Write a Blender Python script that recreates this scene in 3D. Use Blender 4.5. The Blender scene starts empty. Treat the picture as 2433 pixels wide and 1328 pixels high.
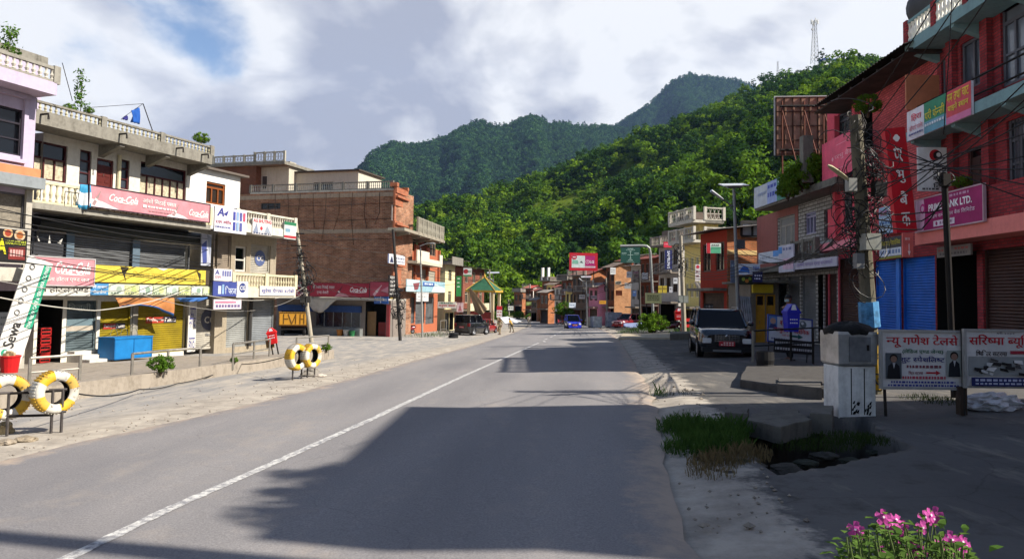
import bpy, bmesh, math, random, re
import numpy as np
from mathutils import Vector, Matrix, noise
R = math.radians
random.seed(7)
HAZE = 0.00006
sc = bpy.context.scene
COL = sc.collection

# ------------------------------------------------------------------ camera
PW, PH, F, CX, CY = 2433, 1328, 1757.0, 1216.5, 612.0
CAM = Vector((0, 0, 1.9))
PITCH, ROLL = R(3.0), R(0.95)
_f = Vector((0, math.cos(PITCH), math.sin(PITCH)))
_r0 = Vector((1, 0, 0)); _u0 = Vector((0, -math.sin(PITCH), math.cos(PITCH)))
_r = _r0 * math.cos(ROLL) + _u0 * math.sin(ROLL)
_u = -_r0 * math.sin(ROLL) + _u0 * math.cos(ROLL)
cd = bpy.data.cameras.new('camera'); cam = bpy.data.objects.new('camera', cd); COL.objects.link(cam)
cam.matrix_world = Matrix(((_r.x, _u.x, -_f.x, CAM.x), (_r.y, _u.y, -_f.y, CAM.y), (_r.z, _u.z, -_f.z, CAM.z), (0, 0, 0, 1)))
cd.sensor_width = 36; cd.lens = 36 * F / PW; cd.shift_y = -52 / PW; cd.clip_end = 9000; cd.clip_start = 0.05
sc.camera = cam
# ------------------------------------------------------------------ light
SUN_AZ, SUN_EL = R(-18), R(40)
S = Vector((math.cos(SUN_EL) * math.cos(SUN_AZ), math.cos(SUN_EL) * math.sin(SUN_AZ), math.sin(SUN_EL)))
sd = bpy.data.lights.new('sun', 'SUN'); sd.energy = 5.0; sd.angle = R(0.55); sd.color = (1.0, 0.93, 0.82)
sun = bpy.data.objects.new('sun', sd); COL.objects.link(sun); sun.rotation_euler = S.to_track_quat('Z', 'Y').to_euler()
sc.view_settings.view_transform = 'Standard'; sc.view_settings.look = 'None'
sc.view_settings.exposure = 1.1; sc.view_settings.gamma = 1
sc.cycles.use_denoising = True
sc.cycles.max_bounces = 6; sc.cycles.diffuse_bounces = 3; sc.cycles.glossy_bounces = 2; sc.cycles.transmission_bounces = 3
sc.cycles.volume_bounces = 0; sc.cycles.transparent_max_bounces = 8
sc.cycles.use_adaptive_sampling = True; sc.cycles.adaptive_threshold = 0.02
sc.cycles.caustics_reflective = False; sc.cycles.caustics_refractive = False

def ray(px, py):
    return _f + _r * ((px - CX) / F) + _u * ((CY - py) / F)
def P(px, py, d):
    return CAM + ray(px, py) * d
def proj(p):
    q = Vector(p) - CAM; d = q.dot(_f)
    return (CX + F * q.dot(_r) / d, CY - F * q.dot(_u) / d, d)

def N(nt, t, **kw):
    n = nt.nodes.new(t)
    for k, v in kw.items():
        if k in n.inputs: n.inputs[k].default_value = v
        else: setattr(n, k, v)
    return n
w = bpy.data.worlds.new("World"); sc.world = w; w.use_nodes = True
nt = w.node_tree; L = nt.links; bg = nt.nodes['Background']
sky = N(nt, 'ShaderNodeTexSky', sky_type='NISHITA', sun_disc=False, sun_elevation=SUN_EL, sun_rotation=math.atan2(S.x, S.y), altitude=600, air_density=1.0, dust_density=1.5, ozone_density=2.0)
tc = N(nt, 'ShaderNodeTexCoord'); sep = N(nt, 'ShaderNodeSeparateXYZ'); L.new(tc.outputs['Generated'], sep.inputs[0])
def M2(op, a, b=None, c=None):
    n = N(nt, 'ShaderNodeMath', operation=op)
    for i, q in enumerate((a, b, c)):
        if q is None: continue
        if isinstance(q, (int, float)): n.inputs[i].default_value = q
        else: L.new(q, n.inputs[i])
    return n.outputs[0]
zz = M2('ADD', M2('MAXIMUM', sep.outputs[2], 0.0), 0.42)
cmb = N(nt, 'ShaderNodeCombineXYZ')
L.new(M2('DIVIDE', sep.outputs[0], zz), cmb.inputs[0]); L.new(M2('DIVIDE', sep.outputs[1], zz), cmb.inputs[1])
def dirblob(px, py, width, amp):
    d = ray(px, py).normalized()
    dp = N(nt, 'ShaderNodeVectorMath', operation='DISTANCE'); L.new(tc.outputs['Generated'], dp.inputs[0]); dp.inputs[1].default_value = d
    g = M2('MULTIPLY', M2('POWER', M2('DIVIDE', dp.outputs['Value'], width), 2.0), -1.0)
    return M2('MULTIPLY', M2('EXPONENT', g), amp)
def cloud(loc, scale, det, rough, dist):
    m = N(nt, 'ShaderNodeMapping'); m.inputs['Location'].default_value = loc; L.new(cmb.outputs[0], m.inputs[0])
    n = N(nt, 'ShaderNodeTexNoise', Scale=scale, Detail=det, Roughness=rough, Distortion=dist); L.new(m.outputs[0], n.inputs['Vector']); return n.outputs['Fac']
cov = cloud((.3, .2, 0), 1.9, 10.0, .56, .25)
for b in ((430, 50, .12, -.24), (150, 130, .06, -.18), (570, 110, .07, -.18), (2050, -10, .05, -.2), (250, 300, .25, .12), (900, 230, .30, .22), (1700, 60, .35, .26), (2300, 120, .2, .1), (1250, 60, .3, .2), (700, 30, .1, .1), (20, 60, .12, .12)):
    cov = M2('ADD', cov, dirblob(*b))
# clear sky overhead and behind, cloud bank ahead
cov = M2('SUBTRACT', cov, M2('MULTIPLY', M2('MAXIMUM', M2('SUBTRACT', sep.outputs[2], 0.45), 0.0), 1.0))
rmp = N(nt, 'ShaderNodeMapRange', interpolation_type='SMOOTHSTEP'); rmp.inputs['From Min'].default_value = .43; rmp.inputs['From Max'].default_value = .57; L.new(cov, rmp.inputs[0])
# billows: brighter on the side that faces the sun
q0 = cloud((3.1, 1.7, .4), 2.6, 7.0, .50, .3); q1 = cloud((3.1 - .07, 1.7 - .02, .4), 2.6, 7.0, .50, .3); big_ = cloud((7.7, 2.3, 1.4), 1.3, 4.0, .5, .3)
shade = M2('ADD', M2('MULTIPLY_ADD', M2('SUBTRACT', q0, q1), -1.5, M2('MULTIPLY', q0, .55)), M2('MULTIPLY_ADD', big_, .6, -.06))
for b in ((760, 260, .15, -.17), (900, 180, .12, -.10), (1150, 170, .16, -.06), (600, 340, .12, -.05), (1030, 175, .05, .14), (640, 110, .08, .16), (1350, 240, .10, .08), (1750, 110, .3, .16), (2050, 100, .25, .12), (850, 60, .1, .1), (250, 200, .2, .08)):
    shade = M2('ADD', shade, dirblob(*b))
cr = N(nt, 'ShaderNodeValToRGB'); L.new(shade, cr.inputs[0])
e = cr.color_ramp.elements; e[0].position = .36; e[0].color = (.45, .47, .555, 1); e[1].position = .60; e[1].color = (1.0, 1.0, 1.0, 1)
em = e.new(.5); em.color = (.71, .72, .77, 1)
sc10 = N(nt, 'ShaderNodeVectorMath', operation='SCALE'); L.new(cr.outputs[0], sc10.inputs[0]); sc10.inputs['Scale'].default_value = 6.6
mix = N(nt, 'ShaderNodeMix', data_type='RGBA'); L.new(rmp.outputs[0], mix.inputs['Factor']); L.new(sky.outputs[0], mix.inputs['A']); L.new(sc10.outputs[0], mix.inputs['B'])
L.new(mix.outputs['Result'], bg.inputs[0]); bg.inputs[1].default_value = 0.07

# ------------------------------------------------------------------ ground shape
HD = R(9.6)
def sstep(a, b, x):
    t = min(1, max(0, (x - a) / (b - a))); return t * t * (3 - 2 * t)
def uv(x, y): return x * math.cos(HD) - y * math.sin(HD) + 3.95
def g(x, y):
    u = uv(x, y)
    z = .04 * min(18, max(-11, u)) - .02 * min(100, max(0, y - 12))
    z -= .22 * sstep(-4, -9, u) * sstep(30, 52, y)
    return z
def G(px, py):
    d = ray(px, py); lo, hi = 0.5, 400.0; t = lo
    while t < hi:
        p = CAM + d * t
        if p.z < g(p.x, p.y): break
        t *= 1.01
    a, b = t / 1.01, t
    for _ in range(30):
        m = (a + b) / 2; p = CAM + d * m
        if p.z < g(p.x, p.y): b = m
        else: a = m
    p = CAM + d * b; return Vector((p.x, p.y, g(p.x, p.y)))

# ------------------------------------------------------------------ materials
MATS = {}
DIM = [1.0]  # colour scale per row: darker where sunlit, lighter where shaded, baked into base colours
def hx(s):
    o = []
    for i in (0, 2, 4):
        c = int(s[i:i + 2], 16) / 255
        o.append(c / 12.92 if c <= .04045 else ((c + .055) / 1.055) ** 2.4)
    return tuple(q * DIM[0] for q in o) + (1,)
def newmat(name):
    m = bpy.data.materials.new(name); m.use_nodes = True
    return m, m.node_tree, m.node_tree.nodes['Principled BSDF']
def chipped(hexs, under='2a2622'):
    k = ('chip', hexs)
    if k in MATS: return MATS[k]
    m, t, b = newmat('chipped_' + hexs); x = N(t, 'ShaderNodeTexCoord'); n = N(t, 'ShaderNodeTexNoise', Scale=11.0, Detail=8.0, Roughness=.75); t.links.new(x.outputs['Object'], n.inputs['Vector'])
    n2 = N(t, 'ShaderNodeTexNoise', Scale=4.0, Detail=6.0); t.links.new(x.outputs['Object'], n2.inputs['Vector'])
    mr = N(t, 'ShaderNodeMapRange'); mr.inputs['From Min'].default_value = .56; mr.inputs['From Max'].default_value = .64; t.links.new(n.outputs['Fac'], mr.inputs[0])
    m2 = N(t, 'ShaderNodeMapRange'); m2.inputs['From Min'].default_value = .4; m2.inputs['From Max'].default_value = .75; m2.inputs['To Max'].default_value = .65; t.links.new(n2.outputs['Fac'], m2.inputs[0])
    a = N(t, 'ShaderNodeMix', data_type='RGBA'); a.inputs['A'].default_value = hx(hexs); a.inputs['B'].default_value = hx('8a7a64'); t.links.new(m2.outputs[0], a.inputs['Factor'])
    c = N(t, 'ShaderNodeMix', data_type='RGBA'); c.inputs['B'].default_value = hx(under); t.links.new(a.outputs['Result'], c.inputs['A']); t.links.new(mr.outputs[0], c.inputs['Factor']); t.links.new(c.outputs['Result'], b.inputs['Base Color'])
    b.inputs['Roughness'].default_value = .75; MATS[k] = m; return m
def C(hexs, rough=.75, metal=0.0, var=.12, scale=3.0, spec=.3, bump=0.0):
    """painted or plain surface of one colour, with blotchy wear"""
    k = ('c', hexs, rough, metal, var, scale, bump)
    if k in MATS: return MATS[k]
    m, t, b = newmat('paint_' + hexs); c = hx(hexs)
    x = N(t, 'ShaderNodeTexCoord'); n = N(t, 'ShaderNodeTexNoise', Scale=scale, Detail=6.0, Roughness=.65)
    t.links.new(x.outputs['Object'], n.inputs['Vector'])
    mr = N(t, 'ShaderNodeMapRange'); mr.inputs['From Min'].default_value = .3; mr.inputs['From Max'].default_value = .7
    mr.inputs['To Min'].default_value = 1 - 1.6 * var; mr.inputs['To Max'].default_value = 1 + var * .6
    t.links.new(n.outputs['Fac'], mr.inputs[0])
    s = N(t, 'ShaderNodeVectorMath', operation='SCALE'); s.inputs[0].default_value = c[:3]; t.links.new(mr.outputs[0], s.inputs['Scale'])
    t.links.new(s.outputs[0], b.inputs['Base Color'])
    b.inputs['Roughness'].default_value = rough; b.inputs['Metallic'].default_value = metal; b.inputs['Specular IOR Level'].default_value = spec
    if bump:
        bp = N(t, 'ShaderNodeBump', Strength=bump, Distance=.03); n3 = N(t, 'ShaderNodeTexNoise', Scale=scale * 9, Detail=5.0)
        t.links.new(x.outputs['Object'], n3.inputs['Vector']); t.links.new(n3.outputs['Fac'], bp.inputs['Height']); t.links.new(bp.outputs[0], b.inputs['Normal'])
    MATS[k] = m; return m
def PL(hexs, stain='5a5348', amt=.5, rough=.9):
    """weathered plaster or concrete: streaks run down, blotches of grime"""
    k = ('pl', hexs, stain, amt)
    if k in MATS: return MATS[k]
    m, t, b = newmat('plaster_' + hexs); l = t.links
    x = N(t, 'ShaderNodeTexCoord')
    mp = N(t, 'ShaderNodeMapping'); mp.inputs['Scale'].default_value = (2.2, 2.2, .35); l.new(x.outputs['Object'], mp.inputs[0])
    n = N(t, 'ShaderNodeTexNoise', Scale=1.6, Detail=9.0, Roughness=.7); l.new(mp.outputs[0], n.inputs['Vector'])
    n2 = N(t, 'ShaderNodeTexNoise', Scale=7.0, Detail=7.0, Roughness=.7); l.new(x.outputs['Object'], n2.inputs['Vector'])
    mu = N(t, 'ShaderNodeMath', operation='MULTIPLY'); l.new(n.outputs['Fac'], mu.inputs[0]); l.new(n2.outputs['Fac'], mu.inputs[1])
    mr = N(t, 'ShaderNodeMapRange'); mr.inputs['From Min'].default_value = .2; mr.inputs['From Max'].default_value = .42; mr.inputs['To Max'].default_value = amt; l.new(mu.outputs[0], mr.inputs[0])
    mx = N(t, 'ShaderNodeMix', data_type='RGBA'); mx.inputs['A'].default_value = hx(hexs); mx.inputs['B'].default_value = hx(stain)
    l.new(mr.outputs[0], mx.inputs['Factor']); l.new(mx.outputs['Result'], b.inputs['Base Color']); b.inputs['Roughness'].default_value = rough
    b.inputs['Specular IOR Level'].default_value = .2
    bp = N(t, 'ShaderNodeBump', Strength=.35, Distance=.02); l.new(n2.outputs['Fac'], bp.inputs['Height']); l.new(bp.outputs[0], b.inputs['Normal'])
    MATS[k] = m; return m
def BR(c1, c2, mortar='8a7c70', scale=1.0, stain=.35):
    """brick courses about 75 mm high"""
    k = ('br', c1, c2, mortar, scale)
    if k in MATS: return MATS[k]
    m, t, b = newmat('brick_' + c1); l = t.links
    x = N(t, 'ShaderNodeTexCoord'); s = N(t, 'ShaderNodeSeparateXYZ'); l.new(x.outputs['Object'], s.inputs[0])
    a = N(t, 'ShaderNodeMath', operation='ADD'); l.new(s.outputs[0], a.inputs[0]); l.new(s.outputs[1], a.inputs[1])
    c = N(t, 'ShaderNodeCombineXYZ'); l.new(a.outputs[0], c.inputs[0]); l.new(s.outputs[2], c.inputs[1])
    bt = N(t, 'ShaderNodeTexBrick', Scale=1.0 / scale); bt.inputs['Brick Width'].default_value = .24; bt.inputs['Row Height'].default_value = .085; bt.inputs['Mortar Size'].default_value = .012
    bt.inputs['Color1'].default_value = hx(c1); bt.inputs['Color2'].default_value = hx(c2); bt.inputs['Mortar'].default_value = hx(mortar); bt.inputs['Bias'].default_value = 0
    l.new(c.outputs[0], bt.inputs['Vector'])
    n = N(t, 'ShaderNodeTexNoise', Scale=.9, Detail=9.0, Roughness=.7); l.new(x.outputs['Object'], n.inputs['Vector'])
    mr = N(t, 'ShaderNodeMapRange'); mr.inputs['From Min'].default_value = .35; mr.inputs['From Max'].default_value = .7; mr.inputs['To Min'].default_value = 1.15; mr.inputs['To Max'].default_value = 1 - stain
    l.new(n.outputs['Fac'], mr.inputs[0])
    sc_ = N(t, 'ShaderNodeVectorMath', operation='SCALE'); l.new(bt.outputs['Color'], sc_.inputs[0]); l.new(mr.outputs[0], sc_.inputs['Scale']); l.new(sc_.outputs[0], b.inputs['Base Color'])
    bp = N(t, 'ShaderNodeBump', Strength=.5, Distance=.02, invert=True); l.new(bt.outputs['Fac'], bp.inputs['Height']); l.new(bp.outputs[0], b.inputs['Normal'])
    b.inputs['Roughness'].default_value = .92; b.inputs['Specular IOR Level'].default_value = .15
    MATS[k] = m; return m
def GL(hexs='0b0e12', rough=.12):
    k = ('gl', hexs, rough)
    if k in MATS: return MATS[k]
    m, t, b = newmat('glass_' + hexs); l = t.links
    x = N(t, 'ShaderNodeTexCoord'); n = N(t, 'ShaderNodeTexNoise', Scale=1.2, Detail=3.0); l.new(x.outputs['Object'], n.inputs['Vector'])
    s = N(t, 'ShaderNodeVectorMath', operation='SCALE'); s.inputs[0].default_value = hx(hexs)[:3]
    mr = N(t, 'ShaderNodeMapRange'); mr.inputs['To Min'].default_value = .2; mr.inputs['To Max'].default_value = 1.9; l.new(n.outputs['Fac'], mr.inputs[0]); l.new(mr.outputs[0], s.inputs['Scale']); l.new(s.outputs[0], b.inputs['Base Color'])
    b.inputs['Roughness'].default_value = rough; b.inputs['Specular IOR Level'].default_value = .5
    bp = N(t, 'ShaderNodeBump', Strength=.04, Distance=.05); l.new(n.outputs['Fac'], bp.inputs['Height']); l.new(bp.outputs[0], b.inputs['Normal'])
    MATS[k] = m; return m
def LEAF(name, c1, c2, trans=.35):
    if name in MATS: return MATS[name]
    m = bpy.data.materials.new(name); m.use_nodes = True; t = m.node_tree; t.nodes.clear(); l = t.links
    o = N(t, 'ShaderNodeOutputMaterial'); d = N(t, 'ShaderNodeBsdfDiffuse'); tr = N(t, 'ShaderNodeBsdfTranslucent'); mx = N(t, 'ShaderNodeMixShader'); mx.inputs[0].default_value = trans
    oi = N(t, 'ShaderNodeObjectInfo'); ge = N(t, 'ShaderNodeNewGeometry'); ad = N(t, 'ShaderNodeMath', operation='MULTIPLY_ADD'); ad.inputs[1].default_value = .45
    l.new(ge.outputs['Random Per Island'], ad.inputs[0])
    h = N(t, 'ShaderNodeMath', operation='MULTIPLY'); h.inputs[1].default_value = .55; l.new(oi.outputs['Random'], h.inputs[0]); l.new(h.outputs[0], ad.inputs[2])
    r = N(t, 'ShaderNodeMix', data_type='RGBA'); r.inputs['A'].default_value = c1 + (1,); r.inputs['B'].default_value = c2 + (1,); l.new(ad.outputs[0], r.inputs['Factor'])
    l.new(r.outputs['Result'], d.inputs[0]); l.new(r.outputs['Result'], tr.inputs[0]); l.new(d.outputs[0], mx.inputs[1]); l.new(tr.outputs[0], mx.inputs[2]); l.new(mx.outputs[0], o.inputs[0])
    MATS[name] = m; return m

# ------------------------------------------------------------------ mesh builder
TXT = {}
def _glyphs(s, off, shear):
    c = bpy.data.curves.new('t', 'FONT'); c.body = s; c.resolution_u = 2; c.offset = off; c.shear = shear
    o = bpy.data.objects.new('t', c); me = o.to_mesh()
    v = [(a.co.x, a.co.y) for a in me.vertices]; f = [tuple(p.vertices) for p in me.polygons]
    o.to_mesh_clear(); bpy.data.objects.remove(o); bpy.data.curves.remove(c)
    return v, f
def _cut(v, f, frac=.66):
    x0 = min(a[0] for a in v); x1 = max(a[0] for a in v); xc = x0 + (x1 - x0) * frac
    bm = bmesh.new(); vs = [bm.verts.new((a[0], a[1], 0)) for a in v]
    for p in f:
        try: bm.faces.new([vs[i] for i in p])
        except ValueError: pass
    bmesh.ops.bisect_plane(bm, geom=bm.verts[:] + bm.edges[:] + bm.faces[:], plane_co=(xc, 0, 0), plane_no=(1, 0, 0), clear_outer=True)
    bm.verts.index_update()
    v = [(a.co.x, a.co.y) for a in bm.verts]; f = [tuple(q.index for q in p.verts) for p in bm.faces]; bm.free()
    return v, f
def text_mesh(s, off=.012, shear=0.0):
    """letters as flat faces, scaled to the unit box; a half letter (followed by the virama) loses its stem"""
    k = (s, off, shear)
    if k in TXT: return TXT[k]
    deva = any('\u0900' < c < '\u0980' for c in s); bold = off > .014
    if deva: s = re.sub('\u0930\u094d([\u0915-\u0939])(?!\u094d)([\u093e-\u094c]?)', '\\1\\2\u0947', s); s = re.sub('((?:[\u0915-\u0939]\u094d)*[\u0915-\u0939])\u093f', '\u093f\\1', s); off = 0.0
    V, Fc, x = [], [], 0.0; run = ''; toks = []
    i = 0
    while i < len(s):
        if i + 2 < len(s) and s[i + 1] == '\u094d' and s[i + 2] != ' ':
            if run: toks.append((run, 0)); run = ''
            toks.append((s[i], 1)); i += 2
        else: run += s[i]; i += 1
    if run: toks.append((run, 0))
    for ti, (tk, half) in enumerate(toks):
        v, f = _glyphs(tk, off, shear)
        if not v: x += .25; continue
        x0 = min(a[0] for a in v); x += .28 * (len(tk) - len(tk.lstrip(' '))) if x else 0
        if half: v, f = _cut(v, f)
        b = len(V); V += [(a[0] + x - (x0 if x else 0), a[1], -.0006 * (ti % 3)) for a in v]; Fc += [tuple(q + b for q in p) for p in f]
        x = max(a[0] for a in V) + .28 * (len(tk) - len(tk.rstrip(' ')))
    if deva and bold:
        n = len(V); V = V + [(a[0] + .035, a[1] + .012, a[2] - .002) for a in V]; Fc = Fc + [tuple(q + n for q in p) for p in Fc]
    xs = [a[0] for a in V]; ys = [a[1] for a in V]; x0, x1, y0, y1 = min(xs), max(xs), min(ys), max(ys)
    TXT[k] = ([((a[0] - x0) / (x1 - x0), (a[1] - y0) / (y1 - y0), a[2]) for a in V], Fc); return TXT[k]

def WM(o):
    m = o.matrix_basis.copy()
    while o.parent is not None:
        o = o.parent; m = o.matrix_basis @ m
    return m
class MB:
    def __init__(s): s.v = []; s.f = []; s.m = []; s.smooth = False
    def face(s, pts, m=0):
        b = len(s.v); s.v += [tuple(p) for p in pts]; s.f.append(tuple(range(b, b + len(pts)))); s.m.append(m)
    def box(s, x0, x1, y0, y1, z0, z1, m=0):
        if x0 > x1: x0, x1 = x1, x0
        if y0 > y1: y0, y1 = y1, y0
        if z0 > z1: z0, z1 = z1, z0
        b = len(s.v); s.v += [(x0, y0, z0), (x1, y0, z0), (x1, y1, z0), (x0, y1, z0), (x0, y0, z1), (x1, y0, z1), (x1, y1, z1), (x0, y1, z1)]
        for q in ((0, 3, 2, 1), (4, 5, 6, 7), (0, 1, 5, 4), (1, 2, 6, 5), (2, 3, 7, 6), (3, 0, 4, 7)):
            s.f.append(tuple(b + i for i in q)); s.m.append(m)
    def prism(s, poly, y0, y1, m=0, ax='y'):
        """poly in (x,z) extruded along y (or (x,y) along z)"""
        n = len(poly); b = len(s.v)
        for yy in (y0, y1): s.v += [((p[0], yy, p[1]) if ax == 'y' else ((p[0], p[1], yy) if ax == 'z' else (yy, p[0], p[1]))) for p in poly]
        s.f.append(tuple(range(b, b + n))); s.m.append(m); s.f.append(tuple(range(b + 2 * n - 1, b + n - 1, -1))); s.m.append(m)
        for i in range(n):
            j = (i + 1) % n; s.f.append((b + i, b + n + i, b + n + j, b + j)); s.m.append(m)
    def tube(s, pts, r, n=6, m=0, caps=True):
        pts = [Vector(p) for p in pts]; b = len(s.v); k = len(pts)
        rs = r if isinstance(r, (list, tuple)) else [r] * k
        for i, p in enumerate(pts):
            d = (pts[min(i + 1, k - 1)] - pts[max(i - 1, 0)])
            d = d.normalized() if d.length > 1e-9 else Vector((0, 0, 1))
            a = d.cross(Vector((0, 0, 1)) if abs(d.z) < .95 else Vector((1, 0, 0))).normalized(); c = d.cross(a)
            for j in range(n):
                t = 2 * math.pi * j / n; s.v.append(tuple(p + (a * math.cos(t) + c * math.sin(t)) * rs[i]))
        for i in range(k - 1):
            for j in range(n):
                s.f.append((b + i * n + j, b + i * n + (j + 1) % n, b + (i + 1) * n + (j + 1) % n, b + (i + 1) * n + j)); s.m.append(m)
        if caps:
            s.f.append(tuple(range(b, b + n))); s.m.append(m); s.f.append(tuple(range(b + k * n - 1, b + (k - 1) * n - 1, -1))); s.m.append(m)
    def lathe(s, prof, n=12, o=(0, 0, 0), ax=2, m=0, a0=0, mfun=None):
        b = len(s.v)
        for r, h in prof:
            for j in range(n):
                t = 2 * math.pi * j / n + a0; c, q = r * math.cos(t), r * math.sin(t)
                p = [(h, c, q), (c, h, q), (c, q, h)][ax]; s.v.append((p[0] + o[0], p[1] + o[1], p[2] + o[2]))
        for i in range(len(prof) - 1):
            for j in range(n):
                s.f.append((b + i * n + j, b + i * n + (j + 1) % n, b + (i + 1) * n + (j + 1) % n, b + (i + 1) * n + j)); s.m.append(mfun(j / n) if mfun else m)
    def grid(s, rows, m=0, close=False):
        b = len(s.v); n = len(rows[0])
        for r_ in rows: s.v += [tuple(p) for p in r_]
        for i in range(len(rows) - 1):
            for j in range(n if close else n - 1):
                s.f.append((b + i * n + j, b + i * n + (j + 1) % n, b + (i + 1) * n + (j + 1) % n, b + (i + 1) * n + j)); s.m.append(m)
    def text(s, t, x0, x1, z0, z1, y, m=0, off=.012, shear=0.0, ax='y'):
        v, f = text_mesh(t, off, shear); b = len(s.v)
        s.v += [(x0 + a * (x1 - x0), y + e_, z0 + c * (z1 - z0)) for a, c, e_ in v]
        for p in f: s.f.append(tuple(b + q for q in p)); s.m.append(m)
    def build(s, name, mats, parent=None, M=None, loc=None, rot=None, smooth=False):
        """M: builder coordinates -> world; the mesh is stored in the parent's own frame"""
        me = bpy.data.meshes.new(name)
        v = s.v
        if M is not None:
            T = (WM(parent).inverted() @ M) if parent is not None else M
            A = np.array(T); q = np.array(v, dtype=float); q = q @ A[:3, :3].T + A[:3, 3]; v = q.tolist()
        me.from_pydata(v, [], s.f)
        if not isinstance(mats, (list, tuple)): mats = [mats]
        for q in mats: me.materials.append(q)
        if len(mats) > 1: me.polygons.foreach_set('material_index', np.array(s.m, dtype=np.int32))
        if smooth: me.polygons.foreach_set('use_smooth', np.ones(len(me.polygons), dtype=bool))
        me.update()
        o = bpy.data.objects.new(name, me); COL.objects.link(o)
        if parent is not None: o.parent = parent
        if loc is not None: o.location = loc
        if rot is not None: o.rotation_euler = rot
        return o
def tag(o, label=None, cat=None, group=None, kind=None):
    if label: o['label'] = label
    if cat: o['category'] = cat
    if group: o['group'] = group
    if kind: o['kind'] = kind
    return o
def empty(name, loc, rz=0.0, label=None, cat=None, group=None):
    o = bpy.data.objects.new(name, None); COL.objects.link(o); o.location = loc; o.rotation_euler = (0, 0, rz); o.empty_display_size = .2
    o.matrix_basis = Matrix.Translation(Vector(loc)) @ Matrix.Rotation(rz, 4, 'Z')
    return tag(o, label, cat, group)
def copy_tree(o, parent=None):
    c = o.copy(); COL.objects.link(c)
    if parent is not None: c.parent = parent
    for ch in KIDS(o): copy_tree(ch, c)
    return c
def KIDS(o): return [q for q in bpy.data.objects if q.parent == o]
# ------------------------------------------------------------------ facade frames and buildings
class Fr:
    """a vertical plane: local X runs to the right as seen from the street, Y goes into the building, Z up from its foot"""
    def __init__(s, anchor, a, left=None, base=None):
        p = anchor if isinstance(anchor, Vector) else G(*anchor)
        s.t = Vector((math.sin(R(a)), math.cos(R(a)), 0)); s.n = Vector((-s.t.y, s.t.x, 0))
        if left is not None:
            d = ray(left, 740); k = (p - CAM).dot(s.n) / d.dot(s.n); q = CAM + d * k; p = Vector((q.x, q.y, p.z))
        z = g(p.x, p.y) if base is None else base
        s.o = Vector((p.x, p.y, z)); s.rz = math.atan2(s.t.y, s.t.x)
        s.M = Matrix.Translation(s.o) @ Matrix.Rotation(s.rz, 4, 'Z')
    def at(s, px, py, off=0.0):
        d = ray(px, py); o = s.o - s.n * off
        k = (o - CAM).dot(s.n) / d.dot(s.n); q = CAM + d * k
        return (q - o).dot(s.t), q.z - s.o.z
    def R(s, r, off=0.0):
        a = s.at(r[0], r[1], off); b = s.at(r[2], r[3], off)
        return min(a[0], b[0]), max(a[0], b[0]), min(a[1], b[1]), max(a[1], b[1])
    def world(s, x, y, z): return s.M @ Vector((x, y, z))

def baluster_row(mb, x0, x1, z0, z1, y, pitch=.2, post=None, mr=0, mbal=0, rail=.07, r=.055, mp=0):
    """rails and turned balusters, with square posts"""
    mb.box(x0, x1, y - .07, y + .07, z1 - rail, z1, mr); mb.box(x0, x1, y - .06, y + .06, z0, z0 + rail * .8, mr)
    h = z1 - z0 - 1.8 * rail; n = max(2, int((x1 - x0) / pitch))
    for i in range(n):
        x = x0 + (i + .5) * (x1 - x0) / n; b = z0 + .8 * rail
        mb.lathe([(r * .8, 0), (r, h * .08), (r * .55, h * .2), (r * 1.05, h * .45), (r * .5, h * .72), (r * .6, h * .88), (r * .9, h)], 6, (x, y, b), 2, mbal)
    if post:
        k = max(1, round((x1 - x0) / post))
        for i in range(k + 1):
            x = x0 + i * (x1 - x0) / k; mb.box(x - .11, x + .11, y - .1, y + .1, z0 - .02, z1 + .03, mp)
def lattice_row(mb, x0, x1, z0, z1, y, panel=1.5, m=0):
    """cast screen panels: rails, posts and crossed bars"""
    mb.box(x0, x1, y - .08, y + .08, z1 - .09, z1, m); mb.box(x0, x1, y - .07, y + .07, z0, z0 + .08, m)
    k = max(1, round((x1 - x0) / panel)); w_ = (x1 - x0) / k
    for i in range(k + 1): mb.box(x0 + i * w_ - .1, x0 + i * w_ + .1, y - .1, y + .1, z0, z1 + .04, m)
    for i in range(k):
        a = x0 + i * w_ + .1; b = a + w_ - .2; q = max(2, round((b - a) / .35))
        for j in range(q):
            u0 = a + j * (b - a) / q; u1 = u0 + (b - a) / q; c = (u0 + u1) / 2; zc = (z0 + z1) / 2; h = (z1 - z0) / 2 - .09; e = (u1 - u0) / 2
            ring = [(c + e * math.cos(t * math.pi / 4), y, zc + h * math.sin(t * math.pi / 4)) for t in range(9)]
            mb.tube(ring, .03, 4, m); mb.tube([(u0, y, zc), (u1, y, zc)], .025, 4, m)
def ribs(mb, x0, x1, z0, z1, y, pitch=.085, dep=.018, m=0):
    n = max(2, int((z1 - z0) / pitch)); rows = []
    for i in range(n):
        a = z0 + i * (z1 - z0) / n; h = (z1 - z0) / n
        for fz, fy in ((0, 0), (.18, dep), (.5, -dep * .4), (.85, 0)): rows.append([(x0, y + fy, a + h * fz), (x1, y + fy, a + h * fz)])
    rows.append([(x0, y, z1), (x1, y, z1)]); mb.grid(rows, m)
def corrugated(mb, p00, p10, p11, p01, pitch=.15, dep=.02, m=0):
    p00, p10, p11, p01 = [Vector(q) for q in (p00, p10, p11, p01)]; n = max(4, int((p10 - p00).length / pitch) * 2)
    nr = (p10 - p00).cross(p01 - p00).normalized(); A, B = [], []
    for i in range(n + 1):
        t = i / n; k = nr * (dep if i % 2 else -dep); A.append(p00.lerp(p10, t) + k); B.append(p01.lerp(p11, t) + k)
    mb.grid([A, B], m)
    mb.grid([[q - nr * .012 for q in A], [q - nr * .012 for q in B]], m)

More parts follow.
